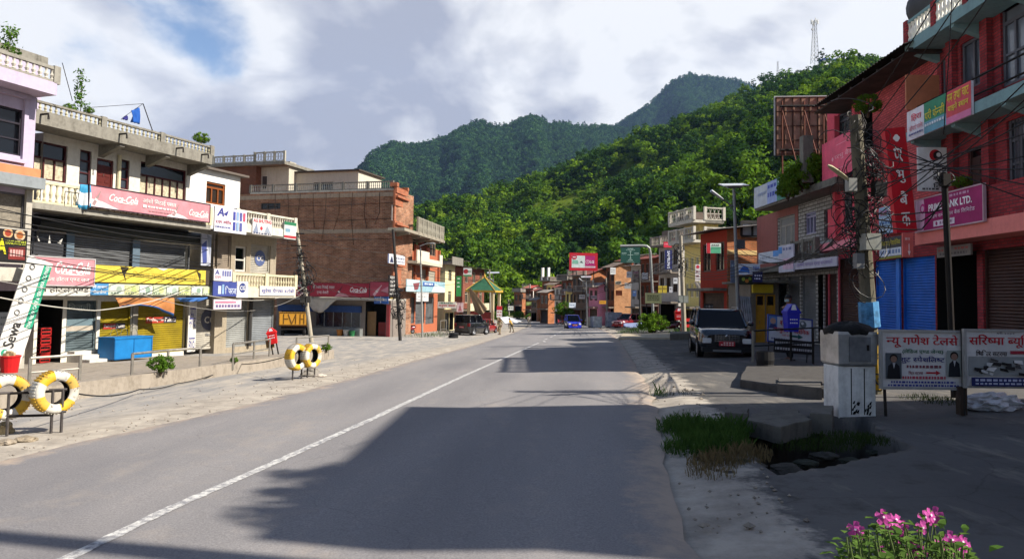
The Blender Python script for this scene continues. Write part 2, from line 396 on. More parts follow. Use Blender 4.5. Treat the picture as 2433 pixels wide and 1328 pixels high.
class Bld:
    def __init__(s, name, label, fr, depth=9, wall=None, cat='building', group=None):
        s.fr = fr; s.depth = depth; s.wallm = wall; s.open = []
        s.root = empty(name, fr.o, fr.rz, label, cat, group)
    def mk(s, mb, name, mats, parent=None, fr=None, smooth=False):
        return mb.build(name, mats, parent or s.root, (fr or s.fr).M, smooth=smooth)
    # --- things in the wall; r = pixel rect (x0,y0,x1,y1), or local rect when loc=True
    def _r(s, r, off=0.0, loc=False): return r if loc else s.fr.R(r, off)
    def win(s, r, nx=2, nz=1, frame=None, pane=None, transom=0.0, bar=.06, rev=.14, loc=False, curtain=None, grille=False, low=None):
        x0, x1, z0, z1 = s._r(r, 0, loc); s.open.append((x0, x1, z0, z1, rev + .1))
        mb = MB(); y0, y1 = rev - .08, rev
        mb.box(x0, x0 + bar, y0, y1, z0, z1); mb.box(x1 - bar, x1, y0, y1, z0, z1); mb.box(x0 + bar, x1 - bar, y0, y1, z0, z0 + bar); mb.box(x0 + bar, x1 - bar, y0, y1, z1 - bar, z1)
        zt = z1 - (z1 - z0) * transom if transom else z1 - bar
        if transom: mb.box(x0 + bar, x1 - bar, y0 + .002, y1 - .002, zt - bar / 2, zt + bar / 2)
        for i in range(1, nx):
            x = x0 + i * (x1 - x0) / nx; mb.box(x - bar * .45, x + bar * .45, y0 + .004, y1 - .004, z0 + bar, zt)
        for i in range(1, nz):
            z = z0 + i * (zt - z0) / nz; mb.box(x0 + bar, x1 - bar, y0 + .008, y1 - .008, z - bar * .35, z + bar * .35)
        if grille:
            for i in range(1, int((x1 - x0) / .14)):
                x = x0 + i * .14; mb.box(x - .008, x + .008, y0 - .03, y0 - .015, z0, z1)
        f = s.mk(mb, 'window', frame)
        mp = MB()
        if curtain:   # leaves closed below a dark transom
            mp.face([(x0, rev - .02, z0), (x1, rev - .02, z0), (x1, rev - .02, zt), (x0, rev - .02, zt)], 1)
            mp.face([(x0, rev - .02, zt), (x1, rev - .02, zt), (x1, rev - .02, z1), (x0, rev - .02, z1)], 0)
            s.mk(mp, 'pane', [pane, curtain], f)
        else:
            mp.face([(x0, rev - .02, z0), (x1, rev - .02, z0), (x1, rev - .02, z1), (x0, rev - .02, z1)]); s.mk(mp, 'pane', pane, f)
        return f
    def shut(s, r, m, rev=.12, loc=False, mark=None, box=0.0, label=None):
        x0, x1, z0, z1 = s._r(r, 0, loc); s.open.append((x0, x1, z0, z1, rev + .15)); mb = MB(); ribs(mb, x0, x1, z0, z1, rev)
        mb.box(x0, x0 + .06, rev - .06, rev + .02, z0, z1); mb.box(x1 - .06, x1, rev - .06, rev + .02, z0, z1); mb.box(x0 + .06, x1 - .06, rev - .05, rev + .01, z0, z0 + .1)
        ms = [m]
        if box: mb.lathe([(0, 0), (box, 0), (box, x1 - x0), (0, x1 - x0)], 10, (x0, rev, z1 - box), 0)
        if mark:
            for k, (kind, u0, v0, u1, v1, col, *ex) in enumerate(mark):
                ms.append(C(col, .6)); a, b = x0 + u0 * (x1 - x0), x0 + u1 * (x1 - x0); c, d = z1 - v1 * (z1 - z0), z1 - v0 * (z1 - z0); y = rev - .022 - .003 * k
                if kind == 'r': mb.face([(a, y, c), (b, y, c), (b, y, d), (a, y, d)], k + 1)
                elif kind == 'c':
                    e = (b - a) / 2; mb.face([((a + b) / 2 + e * math.cos(t * .3142), y, (c + d) / 2 + e * math.sin(t * .3142)) for t in range(20)], k + 1)
                else: mb.text(ex[0], a, b, c, d, y, k + 1, .02)
        o = s.mk(mb, 'roller_shutter', ms)
        if label: o['label'] = label
        return o
    def door(s, r, m, loc=False, rev=.12, pane=None, name='door'):
        x0, x1, z0, z1 = s._r(r, 0, loc); s.open.append((x0, x1, z0, z1, rev + .15)); mb = MB(); zt = z1 - (z1 - z0) * .22
        mb.box(x0, x0 + .07, rev - .08, rev, z0, z1); mb.box(x1 - .07, x1, rev - .08, rev, z0, z1); mb.box(x0 + .07, x1 - .07, rev - .08, rev, z1 - .07, z1)
        mb.box(x0 + .07, x1 - .07, rev - .05, rev, z0, zt)
        for i in range(2):
            for j in range(3):
                a = x0 + .12 + i * (x1 - x0 - .14) / 2; b = a + (x1 - x0 - .34) / 2; c = z0 + .15 + j * (zt - z0 - .1) / 3
                mb.box(a, b, rev - .065, rev - .04, c, c + (zt - z0) / 3 - .18)
        o = s.mk(mb, name, m); mp = MB(); mp.face([(x0 + .07, rev - .02, zt), (x1 - .07, rev - .02, zt), (x1 - .07, rev - .02, z1 - .07), (x0 + .07, rev - .02, z1 - .07)]); s.mk(mp, 'pane', pane or GL(), o)
        h = MB(); h.tube([(x0 + (x1 - x0) * .44, rev - .1, z0 + (zt - z0) * .5), (x0 + (x1 - x0) * .44, rev - .1, z0 + (zt - z0) * .58)], .015, 5); s.mk(h, 'handle', C('8a8478', .4, .7), o)
        return o
    def hole(s, r, rev=1.6, loc=False):
        x0, x1, z0, z1 = s._r(r, 0, loc); s.open.append((x0, x1, z0, z1, rev)); return (x0, x1, z0, z1)
    def box(s, r, off, dep, m, name, loc=False, parent=None, slope=0.0):
        """a slab, panel or post whose front face stands `off` before the wall"""
        x0, x1, z0, z1 = s._r(r, off, loc); mb = MB(); mb.box(x0, x1, -off, -off + dep, z0, z1); return s.mk(mb, name, m, parent)
    def slab(s, r, off, m, name='slab', brackets=0, loc=False, und=None):
        x0, x1, z0, z1 = s._r(r, off, loc); mb = MB(); mb.box(x0, x1, -off, -.002, z0, z1)
        for i in range(brackets):
            x = x0 + (i + .5) * (x1 - x0) / brackets
            mb.prism([(-off + .08, z0), (-.002, z0), (-.002, z0 - .42), (-off + .08, z0 - .12)], x - .11, x + .11, 0, 'x')
        return s.mk(mb, name, m)
    def bal(s, r, off, m, pitch=.2, post=None, name='balustrade', loc=False, kind='b', mp=None, rr=.055):
        x0, x1, z0, z1 = s._r(r, off, loc); mb = MB()
        if kind == 'b': baluster_row(mb, x0, x1, z0, z1, -off + .1, pitch, post, mr=1 if mp else 0, mp=1 if mp else 0, r=rr)
        else: lattice_row(mb, x0, x1, z0, z1, -off + .1)
        return s.mk(mb, name, [m, mp] if mp else m)
    def finish(s, xl, xr, top, base=-.6, inner=None, name='wall', roof=None, roofname='roof', z0=None):
        """front wall with its openings cut out, side, back and top faces"""
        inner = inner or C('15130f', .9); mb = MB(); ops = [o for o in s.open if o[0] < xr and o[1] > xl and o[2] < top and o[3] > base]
        xs = sorted(set([xl, xr] + [min(max(v, xl), xr) for o in ops for v in o[:2]])); zs = sorted(set([base, top] + [min(max(v, base), top) for o in ops for v in o[2:4]]))
        for i in range(len(xs) - 1):
            for j in range(len(zs) - 1):
                a, b, c, d = xs[i], xs[i + 1], zs[j], zs[j + 1]
                if b - a < 1e-4 or d - c < 1e-4: continue
                mx, mz = (a + b) / 2, (c + d) / 2
                if any(o[0] < mx < o[1] and o[2] < mz < o[3] for o in ops): continue
                mb.face([(a, 0, c), (b, 0, c), (b, 0, d), (a, 0, d)])
        for x0, x1, z0, z1, rv in ops:
            x0, x1, z0, z1 = max(x0, xl), min(x1, xr), max(z0, base), min(z1, top); k = 1 if rv > .6 else 0
            mb.face([(x0, 0, z0), (x0, 0, z1), (x0, rv, z1), (x0, rv, z0)], k); mb.face([(x1, 0, z0), (x1, rv, z0), (x1, rv, z1), (x1, 0, z1)], k)
            mb.face([(x0, 0, z0), (x0, rv, z0), (x1, rv, z0), (x1, 0, z0)], k); mb.face([(x0, 0, z1), (x1, 0, z1), (x1, rv, z1), (x0, rv, z1)], k)
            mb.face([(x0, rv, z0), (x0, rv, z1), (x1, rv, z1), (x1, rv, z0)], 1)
        D = s.depth
        mb.face([(xl, 0, base), (xl, 0, top), (xl, D, top), (xl, D, base)]); mb.face([(xr, 0, base), (xr, D, base), (xr, D, top), (xr, 0, top)])
        mb.face([(xl, D, base), (xl, D, top), (xr, D, top), (xr, D, base)]); mb.face([(xl, 0, top), (xr, 0, top), (xr, D, top), (xl, D, top)])
        s.open = [o for o in s.open if o not in ops]
        return s.mk(mb, name, [s.wallm, inner])

# ------------------------------------------------------------------ signs
def board(fr, quad, off, label, bg, items=(), name='signboard', cat='sign', frame=None, th=.06, group=None, loc=False, rough=.6, var=.16, tilt=0.0):
    """a flat printed board: quad = (left, top, right, bottom) in the photograph, on the plane `off` before the wall"""
    x0, x1, z0, z1 = quad if loc else fr.R(quad, off); W_, H_ = x1 - x0, z1 - z0
    M = fr.M @ Matrix.Translation((x0 + W_ / 2, -off, z0 + H_ / 2)) @ Matrix.Rotation(R(tilt), 4, 'Y')
    return board_at(M, W_, H_, label, bg, items, name, cat, frame, th, group, rough, var)
def board_at(M, W_, H_, label, bg, items=(), name='signboard', cat='sign', frame=None, th=.06, group=None, rough=.6, var=.16):
    mb = MB(); mb.box(-W_ / 2, W_ / 2, 0, th, -H_ / 2, H_ / 2); ms = [C(bg, rough, var=var, scale=2.2, bump=.25)]
    idx = {}
    def mi(c):
        if c not in idx: ms.append(C(c, rough, var=var, scale=2.2)); idx[c] = len(ms) - 1
        return idx[c]
    X = lambda u: -W_ / 2 + u * W_
    Z = lambda v: H_ / 2 - v * H_
    y = -.004
    for it in items:
        k = it[0]; y -= .002
        if k == 'r': _, a, b, c, d, col = it; mb.face([(X(a), y, Z(d)), (X(c), y, Z(d)), (X(c), y, Z(b)), (X(a), y, Z(b))], mi(col))
        elif k == 'p': _, pts, col = it; mb.face([(X(p[0]), y, Z(p[1])) for p in pts], mi(col))
        elif k == 'c':
            _, a, b, r, col = it; mb.face([(X(a) + r * H_ * math.cos(-t * .3491), y, Z(b) + r * H_ * math.sin(-t * .3491)) for t in range(18)][::-1], mi(col))
        elif k == 't':
            _, s_, a, b, c, d, col, *ex = it; mb.text(s_, X(a), X(c), Z(d), Z(b), y, mi(col), ex[0] if ex else .015, ex[1] if len(ex) > 1 else 0.0)
        elif k == 'dots':   # small print: a row of short bars
            _, a, b, c, d, n, col = it; rnd = random.Random(int(a * 99 + b * 977 + n))
            x = a
            while x < c:
                w_ = rnd.uniform(.35, 1) * (c - a) / n
                mb.face([(X(x), y, Z(d)), (X(min(c, x + w_)), y, Z(d)), (X(min(c, x + w_)), y, Z(b)), (X(x), y, Z(b))], mi(col)); x += w_ + .3 * (c - a) / n
        elif k == 'bottle':   # leaning glass bottle with a label
            _, a, b, h, col, lean = it
            prof = [(.10, 0), (.11, .1), (.095, .32), (.105, .45), (.08, .62), (.042, .78), (.038, .95), (.045, 1)]
            L_ = [(-q, t) for q, t in prof] + [(q, t) for q, t in prof[::-1]]
            cs, sn = math.cos(lean), math.sin(lean)
            mb.face([(X(a) + (q * cs + t * sn) * h * H_, y, Z(b) + (t * cs - q * sn) * h * H_) for q, t in L_], mi(col))
            mb.face([(X(a) + (q * cs + t * sn) * h * H_, y - .002, Z(b) + (t * cs - q * sn) * h * H_) for q, t in ((-.1, .33), (-.1, .46), (.1, .46), (.1, .33))], mi('e8dcd8'))
    o = mb.build(name, ms); o.matrix_basis = M.copy()
    tag(o, label, cat, group)
    if frame:
        f = MB(); e = .035
        for q in ((-W_ / 2 - e, W_ / 2 + e, H_ / 2, H_ / 2 + e), (-W_ / 2 - e, W_ / 2 + e, -H_ / 2 - e, -H_ / 2), (-W_ / 2 - e, -W_ / 2, -H_ / 2, H_ / 2), (W_ / 2, W_ / 2 + e, -H_ / 2, H_ / 2)):
            f.box(q[0], q[1], -.02, th, q[2], q[3])
        fo = f.build('frame', C(frame, .5, .3)); fo.parent = o
    return o
# ------------------------------------------------------------------ the setting: ground, road, pavement, hills
def npg(x, y):
    u = x * math.cos(HD) - y * math.sin(HD) + 3.95
    ss = lambda a, b, q: (lambda t: t * t * (3 - 2 * t))(np.clip((q - a) / (b - a), 0, 1))
    return .04 * np.clip(u, -11, 18) - .02 * np.clip(y - 12, 0, 100) - .22 * ss(-4, -9, u) * ss(30, 52, y)
RE = [G(*p) for p in ((1648, 1328), (1606, 1190), (1580, 1080), (1566, 990), (1540, 915), (1500, 850), (1477, 815), (1462, 798), (1442, 785), (1408, 774))]
LE = [G(*p) for p in ((0, 1092), (140, 1056), (330, 1018), (520, 976), (700, 932), (840, 896), (960, 862), (1060, 836), (1130, 818), (1195, 798), (1236, 782), (1262, 772))]
def ext(E_, near_dx):
    a = E_[0]; q = [(-30, a.x - (a.y + 30) * near_dx)] + [(p.y, p.x) for p in E_]
    l, k = q[-1], q[-3]; sl = (l[1] - k[1]) / (l[0] - k[0])
    for i in range(1, 8):
        sl -= .10; q.append((q[-1][0] + 18, q[-1][1] + 18 * sl))
    return np.array(q)
REa, LEa = ext(RE, math.tan(HD)), ext(LE, math.tan(HD))
# the far ends of both edges run on together round the bend
xR = lambda y: np.interp(y, REa[:, 0], REa[:, 1])
xL = lambda y: np.minimum(np.interp(y, LEa[:, 0], LEa[:, 1]), xR(y) - 6.2)
K0, K1 = G(178, 949), G(690, 868)
kd = (K1 - K0).normalized(); kn = Vector((-kd.y, kd.x, 0)).normalized(); KL = (K1 - K0).length
def pave(x, y):
    q = Vector((x, y, 0)) - Vector((K0.x, K0.y, 0)); a = q.dot(kd.normalized()); b = q.dot(kn)
    if b < 0 or a > KL + 4.2 or a < -25: return None
    return g(x, y) + .32 * max(0, 1 - b / 6.5) + .02
def g2(x, y):
    p = pave(x, y); return g(x, y) if p is None else p
def G2(px, py):
    d = ray(px, py); t = .5; h = g2
    while t < 300:
        p = CAM + d * t
        if p.z < h(p.x, p.y): break
        t *= 1.002
    p = CAM + d * t; return Vector((p.x, p.y, h(p.x, p.y)))

PIT = [G(*p) for p in ((1745, 1040), (1800, 1085), (1845, 1128), (2000, 1098), (2165, 1062), (2090, 1030), (2055, 992), (1900, 992), (1790, 1006))]
def inside(px_, py_, poly):
    r = np.zeros(px_.shape, bool); n = len(poly)
    for i in range(n):
        a, b = poly[i], poly[(i + 1) % n]
        c = ((a.y > py_) != (b.y > py_)) & (px_ < (b.x - a.x) * (py_ - a.y) / (b.y - a.y + 1e-12) + a.x); r ^= c
    return r
def sheet(name, xs, ys, zf, mat, attrs=(), kind='structure', drop=None):
    X, Y = np.meshgrid(xs, ys); Z = zf(X, Y); nx, ny = len(xs), len(ys)
    v = np.stack([X, Y, Z], -1).reshape(-1, 3)
    i, j = np.meshgrid(np.arange(nx - 1), np.arange(ny - 1)); a = (j * nx + i).ravel()
    f = np.stack([a, a + 1, a + nx + 1, a + nx], 1)
    if drop is not None:
        keep = ~drop(v[f].mean(1)); f = f[keep]
    return npmesh(name, v, f, mat, {k: fn(X, Y).ravel() for k, fn in attrs}, kind)
def npmesh(name, v, f, mat, attrs=None, kind=None, smooth=True):
    me = bpy.data.meshes.new(name); n, k = f.shape
    me.vertices.add(len(v)); me.vertices.foreach_set('co', np.asarray(v, np.float32).ravel())
    me.loops.add(n * k); me.loops.foreach_set('vertex_index', f.astype(np.int32).ravel())
    me.polygons.add(n); me.polygons.foreach_set('loop_start', (np.arange(n) * k).astype(np.int32))
    me.polygons.foreach_set('use_smooth', np.full(n, smooth))
    for q, val in (attrs or {}).items():
        at = me.attributes.new(q, 'FLOAT', 'POINT'); at.data.foreach_set('value', val.astype(np.float32))
    me.materials.append(mat); me.update(calc_edges=True); me.validate()
    o = bpy.data.objects.new(name, me); COL.objects.link(o)
    if kind: o['kind'] = kind
    return o

def mixrgb(t, fac, a, b):
    m = N(t, 'ShaderNodeMix', data_type='RGBA')
    for k, q in (('Factor', fac), ('A', a), ('B', b)):
        if isinstance(q, tuple): m.inputs[k].default_value = q
        elif isinstance(q, (int, float)): m.inputs[k].default_value = q
        else: t.links.new(q, m.inputs[k])
    return m.outputs['Result']
def mrange(t, v, a, b, c=0.0, d=1.0):
    m = N(t, 'ShaderNodeMapRange'); t.links.new(v, m.inputs[0])
    for k, q in (('From Min', a), ('From Max', b), ('To Min', c), ('To Max', d)): m.inputs[k].default_value = q
    return m.outputs[0]
def mth(t, op, a, b=None):
    n = N(t, 'ShaderNodeMath', operation=op)
    for i, q in enumerate((a, b)):
        if q is None: continue
        if isinstance(q, (int, float)): n.inputs[i].default_value = q
        else: t.links.new(q, n.inputs[i])
    return n.outputs[0]
def noi(t, x, scale, detail=6.0, rough=.6, stretch=None, rot=0.0):
    v = x.outputs['Object']
    if stretch:
        mp = N(t, 'ShaderNodeMapping'); mp.inputs['Scale'].default_value = stretch; mp.inputs['Rotation'].default_value = (0, 0, rot); t.links.new(v, mp.inputs[0]); v = mp.outputs[0]
    n = N(t, 'ShaderNodeTexNoise', Scale=scale, Detail=detail, Roughness=rough); t.links.new(v, n.inputs['Vector']); return n.outputs['Fac']
def attr(t, nme):
    a = N(t, 'ShaderNodeAttribute', attribute_name=nme); return a.outputs['Fac']

# ground: sand beside the asphalt, grey gravel lot on the left, worn concrete on the right
gm, t, b = newmat('ground_dirt'); x = N(t, 'ShaderNodeTexCoord')
big = noi(t, x, .55, 7.0, .65); fine = noi(t, x, 9.0, 6.0, .7); mid = noi(t, x, 2.2, 7.0, .7); strk = noi(t, x, .9, 6.0, .65, (2.4, .6, 1), HD)
peb = N(t, 'ShaderNodeTexVoronoi', Scale=22.0); t.links.new(x.outputs['Object'], peb.inputs['Vector'])
sand = mixrgb(t, mrange(t, mid, .35, .68), hx('a39b8f'), hx('7c756c'))
grav = mixrgb(t, mrange(t, fine, .3, .7), hx('8b8885'), hx('757370'))
grav = mixrgb(t, mrange(t, strk, .42, .66), grav, hx('a0988c'))
conc = mixrgb(t, mrange(t, big, .3, .7), hx('4b4a49'), hx('625f5c')); conc = mixrgb(t, mrange(t, mid, .52, .72, 0, .7), conc, hx('34322f'))
jv = N(t, 'ShaderNodeTexVoronoi', feature='DISTANCE_TO_EDGE', Scale=.42); jn = N(t, 'ShaderNodeTexNoise', Scale=1.4, Detail=6.0); t.links.new(x.outputs['Object'], jn.inputs['Vector']); ja = N(t, 'ShaderNodeVectorMath', operation='MULTIPLY_ADD'); ja.inputs[1].default_value = (.35, .35, .35); t.links.new(jn.outputs['Color'], ja.inputs[0]); t.links.new(x.outputs['Object'], ja.inputs[2]); t.links.new(ja.outputs[0], jv.inputs['Vector'])
conc = mixrgb(t, mrange(t, jv.outputs['Distance'], .0, .006, .35, 0), conc, hx('302e2c')); conc = mixrgb(t, mrange(t, strk, .55, .7, 0, .5), conc, hx('8f877a'))
dl = mth(t, 'ADD', attr(t, 'dl'), mth(t, 'MULTIPLY', mth(t, 'SUBTRACT', strk, .5), 2.6)); dr = mth(t, 'ADD', attr(t, 'dr'), mth(t, 'MULTIPLY', mth(t, 'SUBTRACT', mid, .5), 1.3))
left = mixrgb(t, mrange(t, dl, 1.0, 1.9), sand, grav)
right = mixrgb(t, mrange(t, dr, .75, .95), sand, conc)
side = mrange(t, attr(t, 'dr'), -2.0, -1.99)
col = mixrgb(t, side, left, right)
pit = attr(t, 'pit'); col = mixrgb(t, pit, col, hx('2e281f'))
far_ = attr(t, 'far'); col = mixrgb(t, far_, col, mixrgb(t, mid, hx('4d5a2c'), hx('8a7d66')))
sp = mrange(t, peb.outputs['Distance'], .05, .3, .92, 1.03); v3 = N(t, 'ShaderNodeVectorMath', operation='SCALE'); t.links.new(col, v3.inputs[0]); t.links.new(sp, v3.inputs['Scale'])
t.links.new(v3.outputs[0], b.inputs['Base Color']); b.inputs['Roughness'].default_value = .95; b.inputs['Specular IOR Level'].default_value = .1
bp = N(t, 'ShaderNodeBump', Strength=.35, Distance=.03); t.links.new(mth(t, 'ADD', fine, mid), bp.inputs['Height']); t.links.new(bp.outputs[0], b.inputs['Normal'])

def axis(parts):
    a = np.concatenate([np.arange(p, q, s) for p, q, s in parts]); return np.unique(np.round(a, 4))
gx = axis(((-600, -60, 45), (-60, -24, 3), (-24, 2.4, .4), (2.4, 5.6, .07), (5.6, 9, .16), (9, 30, .4), (30, 80, 4), (80, 640, 40))); gy = axis(((-400, -30, 40), (-30, 2, 2), (2, 6, .4), (6, 10.8, .08), (10.8, 30, .25), (30, 60, .5), (60, 140, 1.6), (140, 300, 10), (300, 3600, 150)))
def gz(X, Y):
    z = npg(X, Y); dd = np.minimum(X - xL(Y), xR(Y) - X); k = np.clip((dd + .5) / .5, 0, 1) * (Y < 200)
    z = z - .06 * k
    return z - np.where(inside(X, Y, PIT), .75 + .25 * np.sin(X * 9) * np.sin(Y * 7), 0)
gnd = sheet('ground', gx, gy, gz, gm, (('dl', lambda X, Y: xL(Y) - X), ('dr', lambda X, Y: X - xR(Y)), ('pit', lambda X, Y: inside(X, Y, PIT) * 1.0), ('far', lambda X, Y: np.clip((np.hypot(X, Y) - 130) / 40, 0, 1))))

# road
rm, t, b = newmat('road_asphalt'); x = N(t, 'ShaderNodeTexCoord')
n1_ = noi(t, x, .5, 8.0, .65, (1.6, .25, 1), -HD); n2_ = noi(t, x, 55.0, 3.0, .7); n3_ = noi(t, x, 2.5, 7.0, .7)
col = mixrgb(t, mrange(t, n1_, .3, .7), hx('787575'), hx('8a8786')); wt = mth(t, 'ABSOLUTE', mth(t, 'SUBTRACT', mth(t, 'FRACT', mth(t, 'MULTIPLY', attr(t, 'lane'), 4.0)), .5)); col = mixrgb(t, mrange(t, mth(t, 'ADD', wt, mth(t, 'MULTIPLY', mth(t, 'SUBTRACT', n1_, .5), .5)), .02, .32, .28, 0), col, hx('9a9592'))
pat = noi(t, x, .22, 3.0, .5, (1.0, .35, 1), -HD); col = mixrgb(t, mrange(t, pat, .56, .60, 0, .25), col, hx('5f5e62'))
col = mixrgb(t, mrange(t, n2_, .32, .68), mixrgb(t, .5, col, hx('3e3e42')), col)
dn = mth(t, 'ADD', attr(t, 'edge'), mth(t, 'MULTIPLY', mth(t, 'SUBTRACT', n3_, .5), 1.4))
col = mixrgb(t, mrange(t, dn, .0, .45, .95, 0), col, mixrgb(t, n3_, hx('a89888'), hx('86796c')))
col = mixrgb(t, mrange(t, mth(t, 'MULTIPLY', n3_, n1_), .27, .42, 0, .35), col, hx('93887c'))
vr = N(t, 'ShaderNodeTexVoronoi', feature='DISTANCE_TO_EDGE', Scale=.16); mpv = N(t, 'ShaderNodeMapping'); t.links.new(x.outputs['Object'], mpv.inputs[0])
nzv = N(t, 'ShaderNodeTexNoise', Scale=.8, Detail=5.0); t.links.new(x.outputs['Object'], nzv.inputs['Vector']); va = N(t, 'ShaderNodeVectorMath', operation='ADD'); t.links.new(x.outputs['Object'], va.inputs[0]); t.links.new(nzv.outputs['Color'], va.inputs[1]); t.links.new(va.outputs[0], vr.inputs['Vector'])
col = mixrgb(t, mrange(t, vr.outputs['Distance'], .0, .0016, .22, 0), col, hx('343338'))
t.links.new(col, b.inputs['Base Color']); b.inputs['Roughness'].default_value = .9; b.inputs['Specular IOR Level'].default_value = .2
bp = N(t, 'ShaderNodeBump', Strength=.4, Distance=.012); t.links.new(n2_, bp.inputs['Height']); t.links.new(bp.outputs[0], b.inputs['Normal'])
ry = np.concatenate([np.arange(-25, 60, .5), np.arange(60, 200, 2)]); ru = np.concatenate([[0, .02, .05, .1], np.linspace(.15, .85, 15), [.9, .95, .98, 1]])
jl = np.array([.12 * noise.noise((0, q * 1.3, 5)) + .06 * noise.noise((0, q * 4, 9)) for q in ry]); jr = np.array([.14 * noise.noise((3, q * 1.3, 5)) + .06 * noise.noise((3, q * 4, 9)) for q in ry])
xl_, xr_ = xL(ry) + jl, xR(ry) + jr
X = xl_[:, None] + (xr_ - xl_)[:, None] * ru[None]; Y = np.repeat(ry[:, None], len(ru), 1); Z = npg(X, Y) + .012
Z[:, 0] -= .035; Z[:, -1] -= .035
ed = np.minimum(X - xl_[:, None], xr_[:, None] - X); nx_ = len(ru)
a = (np.arange(len(ry) - 1)[:, None] * nx_ + np.arange(nx_ - 1)[None]).ravel()
npmesh('road', np.stack([X, Y, Z], -1).reshape(-1, 3), np.stack([a, a + 1, a + nx_ + 1, a + nx_], 1), rm, {'edge': ed.ravel(), 'lane': np.repeat(ru[None], len(ry), 0).ravel()}, 'structure')
# worn centre line: solid near, dashes beyond
lm, t, b = newmat('road_paint'); x = N(t, 'ShaderNodeTexCoord'); q = noi(t, x, 14.0, 6.0, .75)
t.links.new(mixrgb(t, mrange(t, q, .42, .58), hx('777678'), hx('bdbbb6')), b.inputs['Base Color']); b.inputs['Roughness'].default_value = .8
mb = MB()
CLp = [G(*p) for p in ((165, 1328), (400, 1213), (640, 1107), (900, 990), (1100, 895), (1280, 815))]
CLy = [-8] + [p.y for p in CLp]; CLx = [CLp[0].x - (CLp[0].y + 8) * math.tan(HD)] + [p.x for p in CLp]
def strip(ya, yb, f, hw, n):
    rows = []
    for i in range(n + 1):
        y = ya + (yb - ya) * i / n; c = f(y); k = hw * (1 + .35 * noise.noise((y * 6, 0, 0))); rows.append([(c - k, y, g(c - k, y) + .017), (c + k, y, g(c + k, y) + .017)])
    mb.grid(rows)
fc = lambda y: float(np.interp(y, CLy, CLx))
strip(-8, CLy[-1], fc, .06, 420)
fd = lambda y: float((xL(y) + xR(y)) / 2)
e0 = CLp[-1]; y = e0.y + 1.0
Dp = [G(*p) for p in ((1290, 809), (1312, 800), (1330, 790), (1340, 783))]
fd = lambda y: float(np.interp(y, [p.y for p in Dp], [p.x for p in Dp]))
while y < Dp[-1].y: strip(y, y + 2.0, fd, .07, 6); y += 4.2
mb.build('road_marking', lm)['kind'] = 'structure'

# loose stones on both verges
V_, F_ = [], []; rs_ = np.random.default_rng(21)
for i in range(900):
    y = 5.5 + 24 * rs_.uniform() ** 1.6; x = float(xL(y)) - rs_.uniform(.05, 1) ** 2 * 6.0 if i % 4 else float(xR(y)) + rs_.uniform(.05, 1.0)
    s = rs_.uniform(.006, .022) * (2.2 if i % 40 == 0 else 1); z = g(x, y) + .006; b0 = len(V_); a_ = rs_.uniform(0, 6.28); c_, q_ = math.cos(a_) * s, math.sin(a_) * s
    V_ += [(x + c_ * 1.3, y + q_ * 1.3, z + s * .2), (x - q_, y + c_, z + s * .1), (x - c_ * 1.2, y - q_ * 1.2, z + s * .25), (x + q_, y - c_, z + s * .1), (x + c_ * .2, y + q_ * .3, z + s * .9), (x, y, z - s * .5)]
    F_ += [(b0, b0 + 1, b0 + 4), (b0 + 1, b0 + 2, b0 + 4), (b0 + 2, b0 + 3, b0 + 4), (b0 + 3, b0, b0 + 4), (b0 + 1, b0, b0 + 5), (b0 + 2, b0 + 1, b0 + 5), (b0 + 3, b0 + 2, b0 + 5), (b0, b0 + 3, b0 + 5)]
tag(npmesh('gravel', np.array(V_), np.array(F_), C('8d8478', .95, var=.4, scale=1.5), smooth=False), 'loose stones and grit scattered along both verges of the road', None, None, 'stuff')

# raised pavement before the left hand shops
pm = PL('8f867a', '5d5447', .7)
mb = MB(); n = 60
rows = []
for i in range(n + 1):
    a = -22 + i * (KL + 4.0 + 22) / n; r_ = []
    p0 = K0 + kd * a; p0 = Vector((p0.x, p0.y, 0))
    jt = .05 * noise.noise((a * .8, 2, 1))
    for bq, dz in ((jt, None), (jt + .02, 0), (.35, 0), (.36, -.015), (1.5, 0), (3, 0), (5, 0), (8, 0), (13, 0)):
        p = p0 + kn * bq
        z = g(p.x, p.y) - .2 if dz is None else pave(p0.x + kn.x * max(bq, .001), p0.y + kn.y * max(bq, .001))
        z = (g(p.x, p.y) + .1 if z is None else z) + (dz or 0) + (.012 * noise.noise((p.x * 2, p.y * 2, 0)) if dz is not None else 0)
        r_.append((p.x, p.y, z))
    rows.append(r_)
mb.grid(rows)
rl = rows[-1]; mb.face([rl[i] for i in range(1, len(rl))] + [(rl[-1][0], rl[-1][1], rl[-1][2] - .6), (rl[1][0], rl[1][1], rl[1][2] - .6)])
mb.build('pavement', pm)['kind'] = 'structure'

# ------------------------------------------------------------------ trees: crowns of leaf-sized faces
def leaf_faces(centers, rad, per, size, rnd, flat=.5, updir=.4):
    V = []; Fc = []
    c = np.repeat(np.asarray(centers, float), per, 0); n = len(c); rr = np.repeat(np.asarray(rad, float), per)
    d = rnd.normal(size=(n, 3)); d /= np.linalg.norm(d, axis=1)[:, None] + 1e-9
    p = c + d * (rr * rnd.uniform(.35, 1, n) ** .5)[:, None] * np.array([1, 1, .75])
    nr = d + rnd.normal(size=(n, 3)) * .5; nr[:, 2] += updir; nr /= np.linalg.norm(nr, axis=1)[:, None]
    a = np.cross(nr, rnd.normal(size=(n, 3))); a /= np.linalg.norm(a, axis=1)[:, None] + 1e-9; b_ = np.cross(nr, a)
    s = size * rnd.uniform(.6, 1.3, n)[:, None]
    q = np.stack([p - a * s, p + b_ * s * flat, p + a * s, p - b_ * s * flat], 1).reshape(-1, 3)
    return q, np.arange(4 * n).reshape(-1, 4)
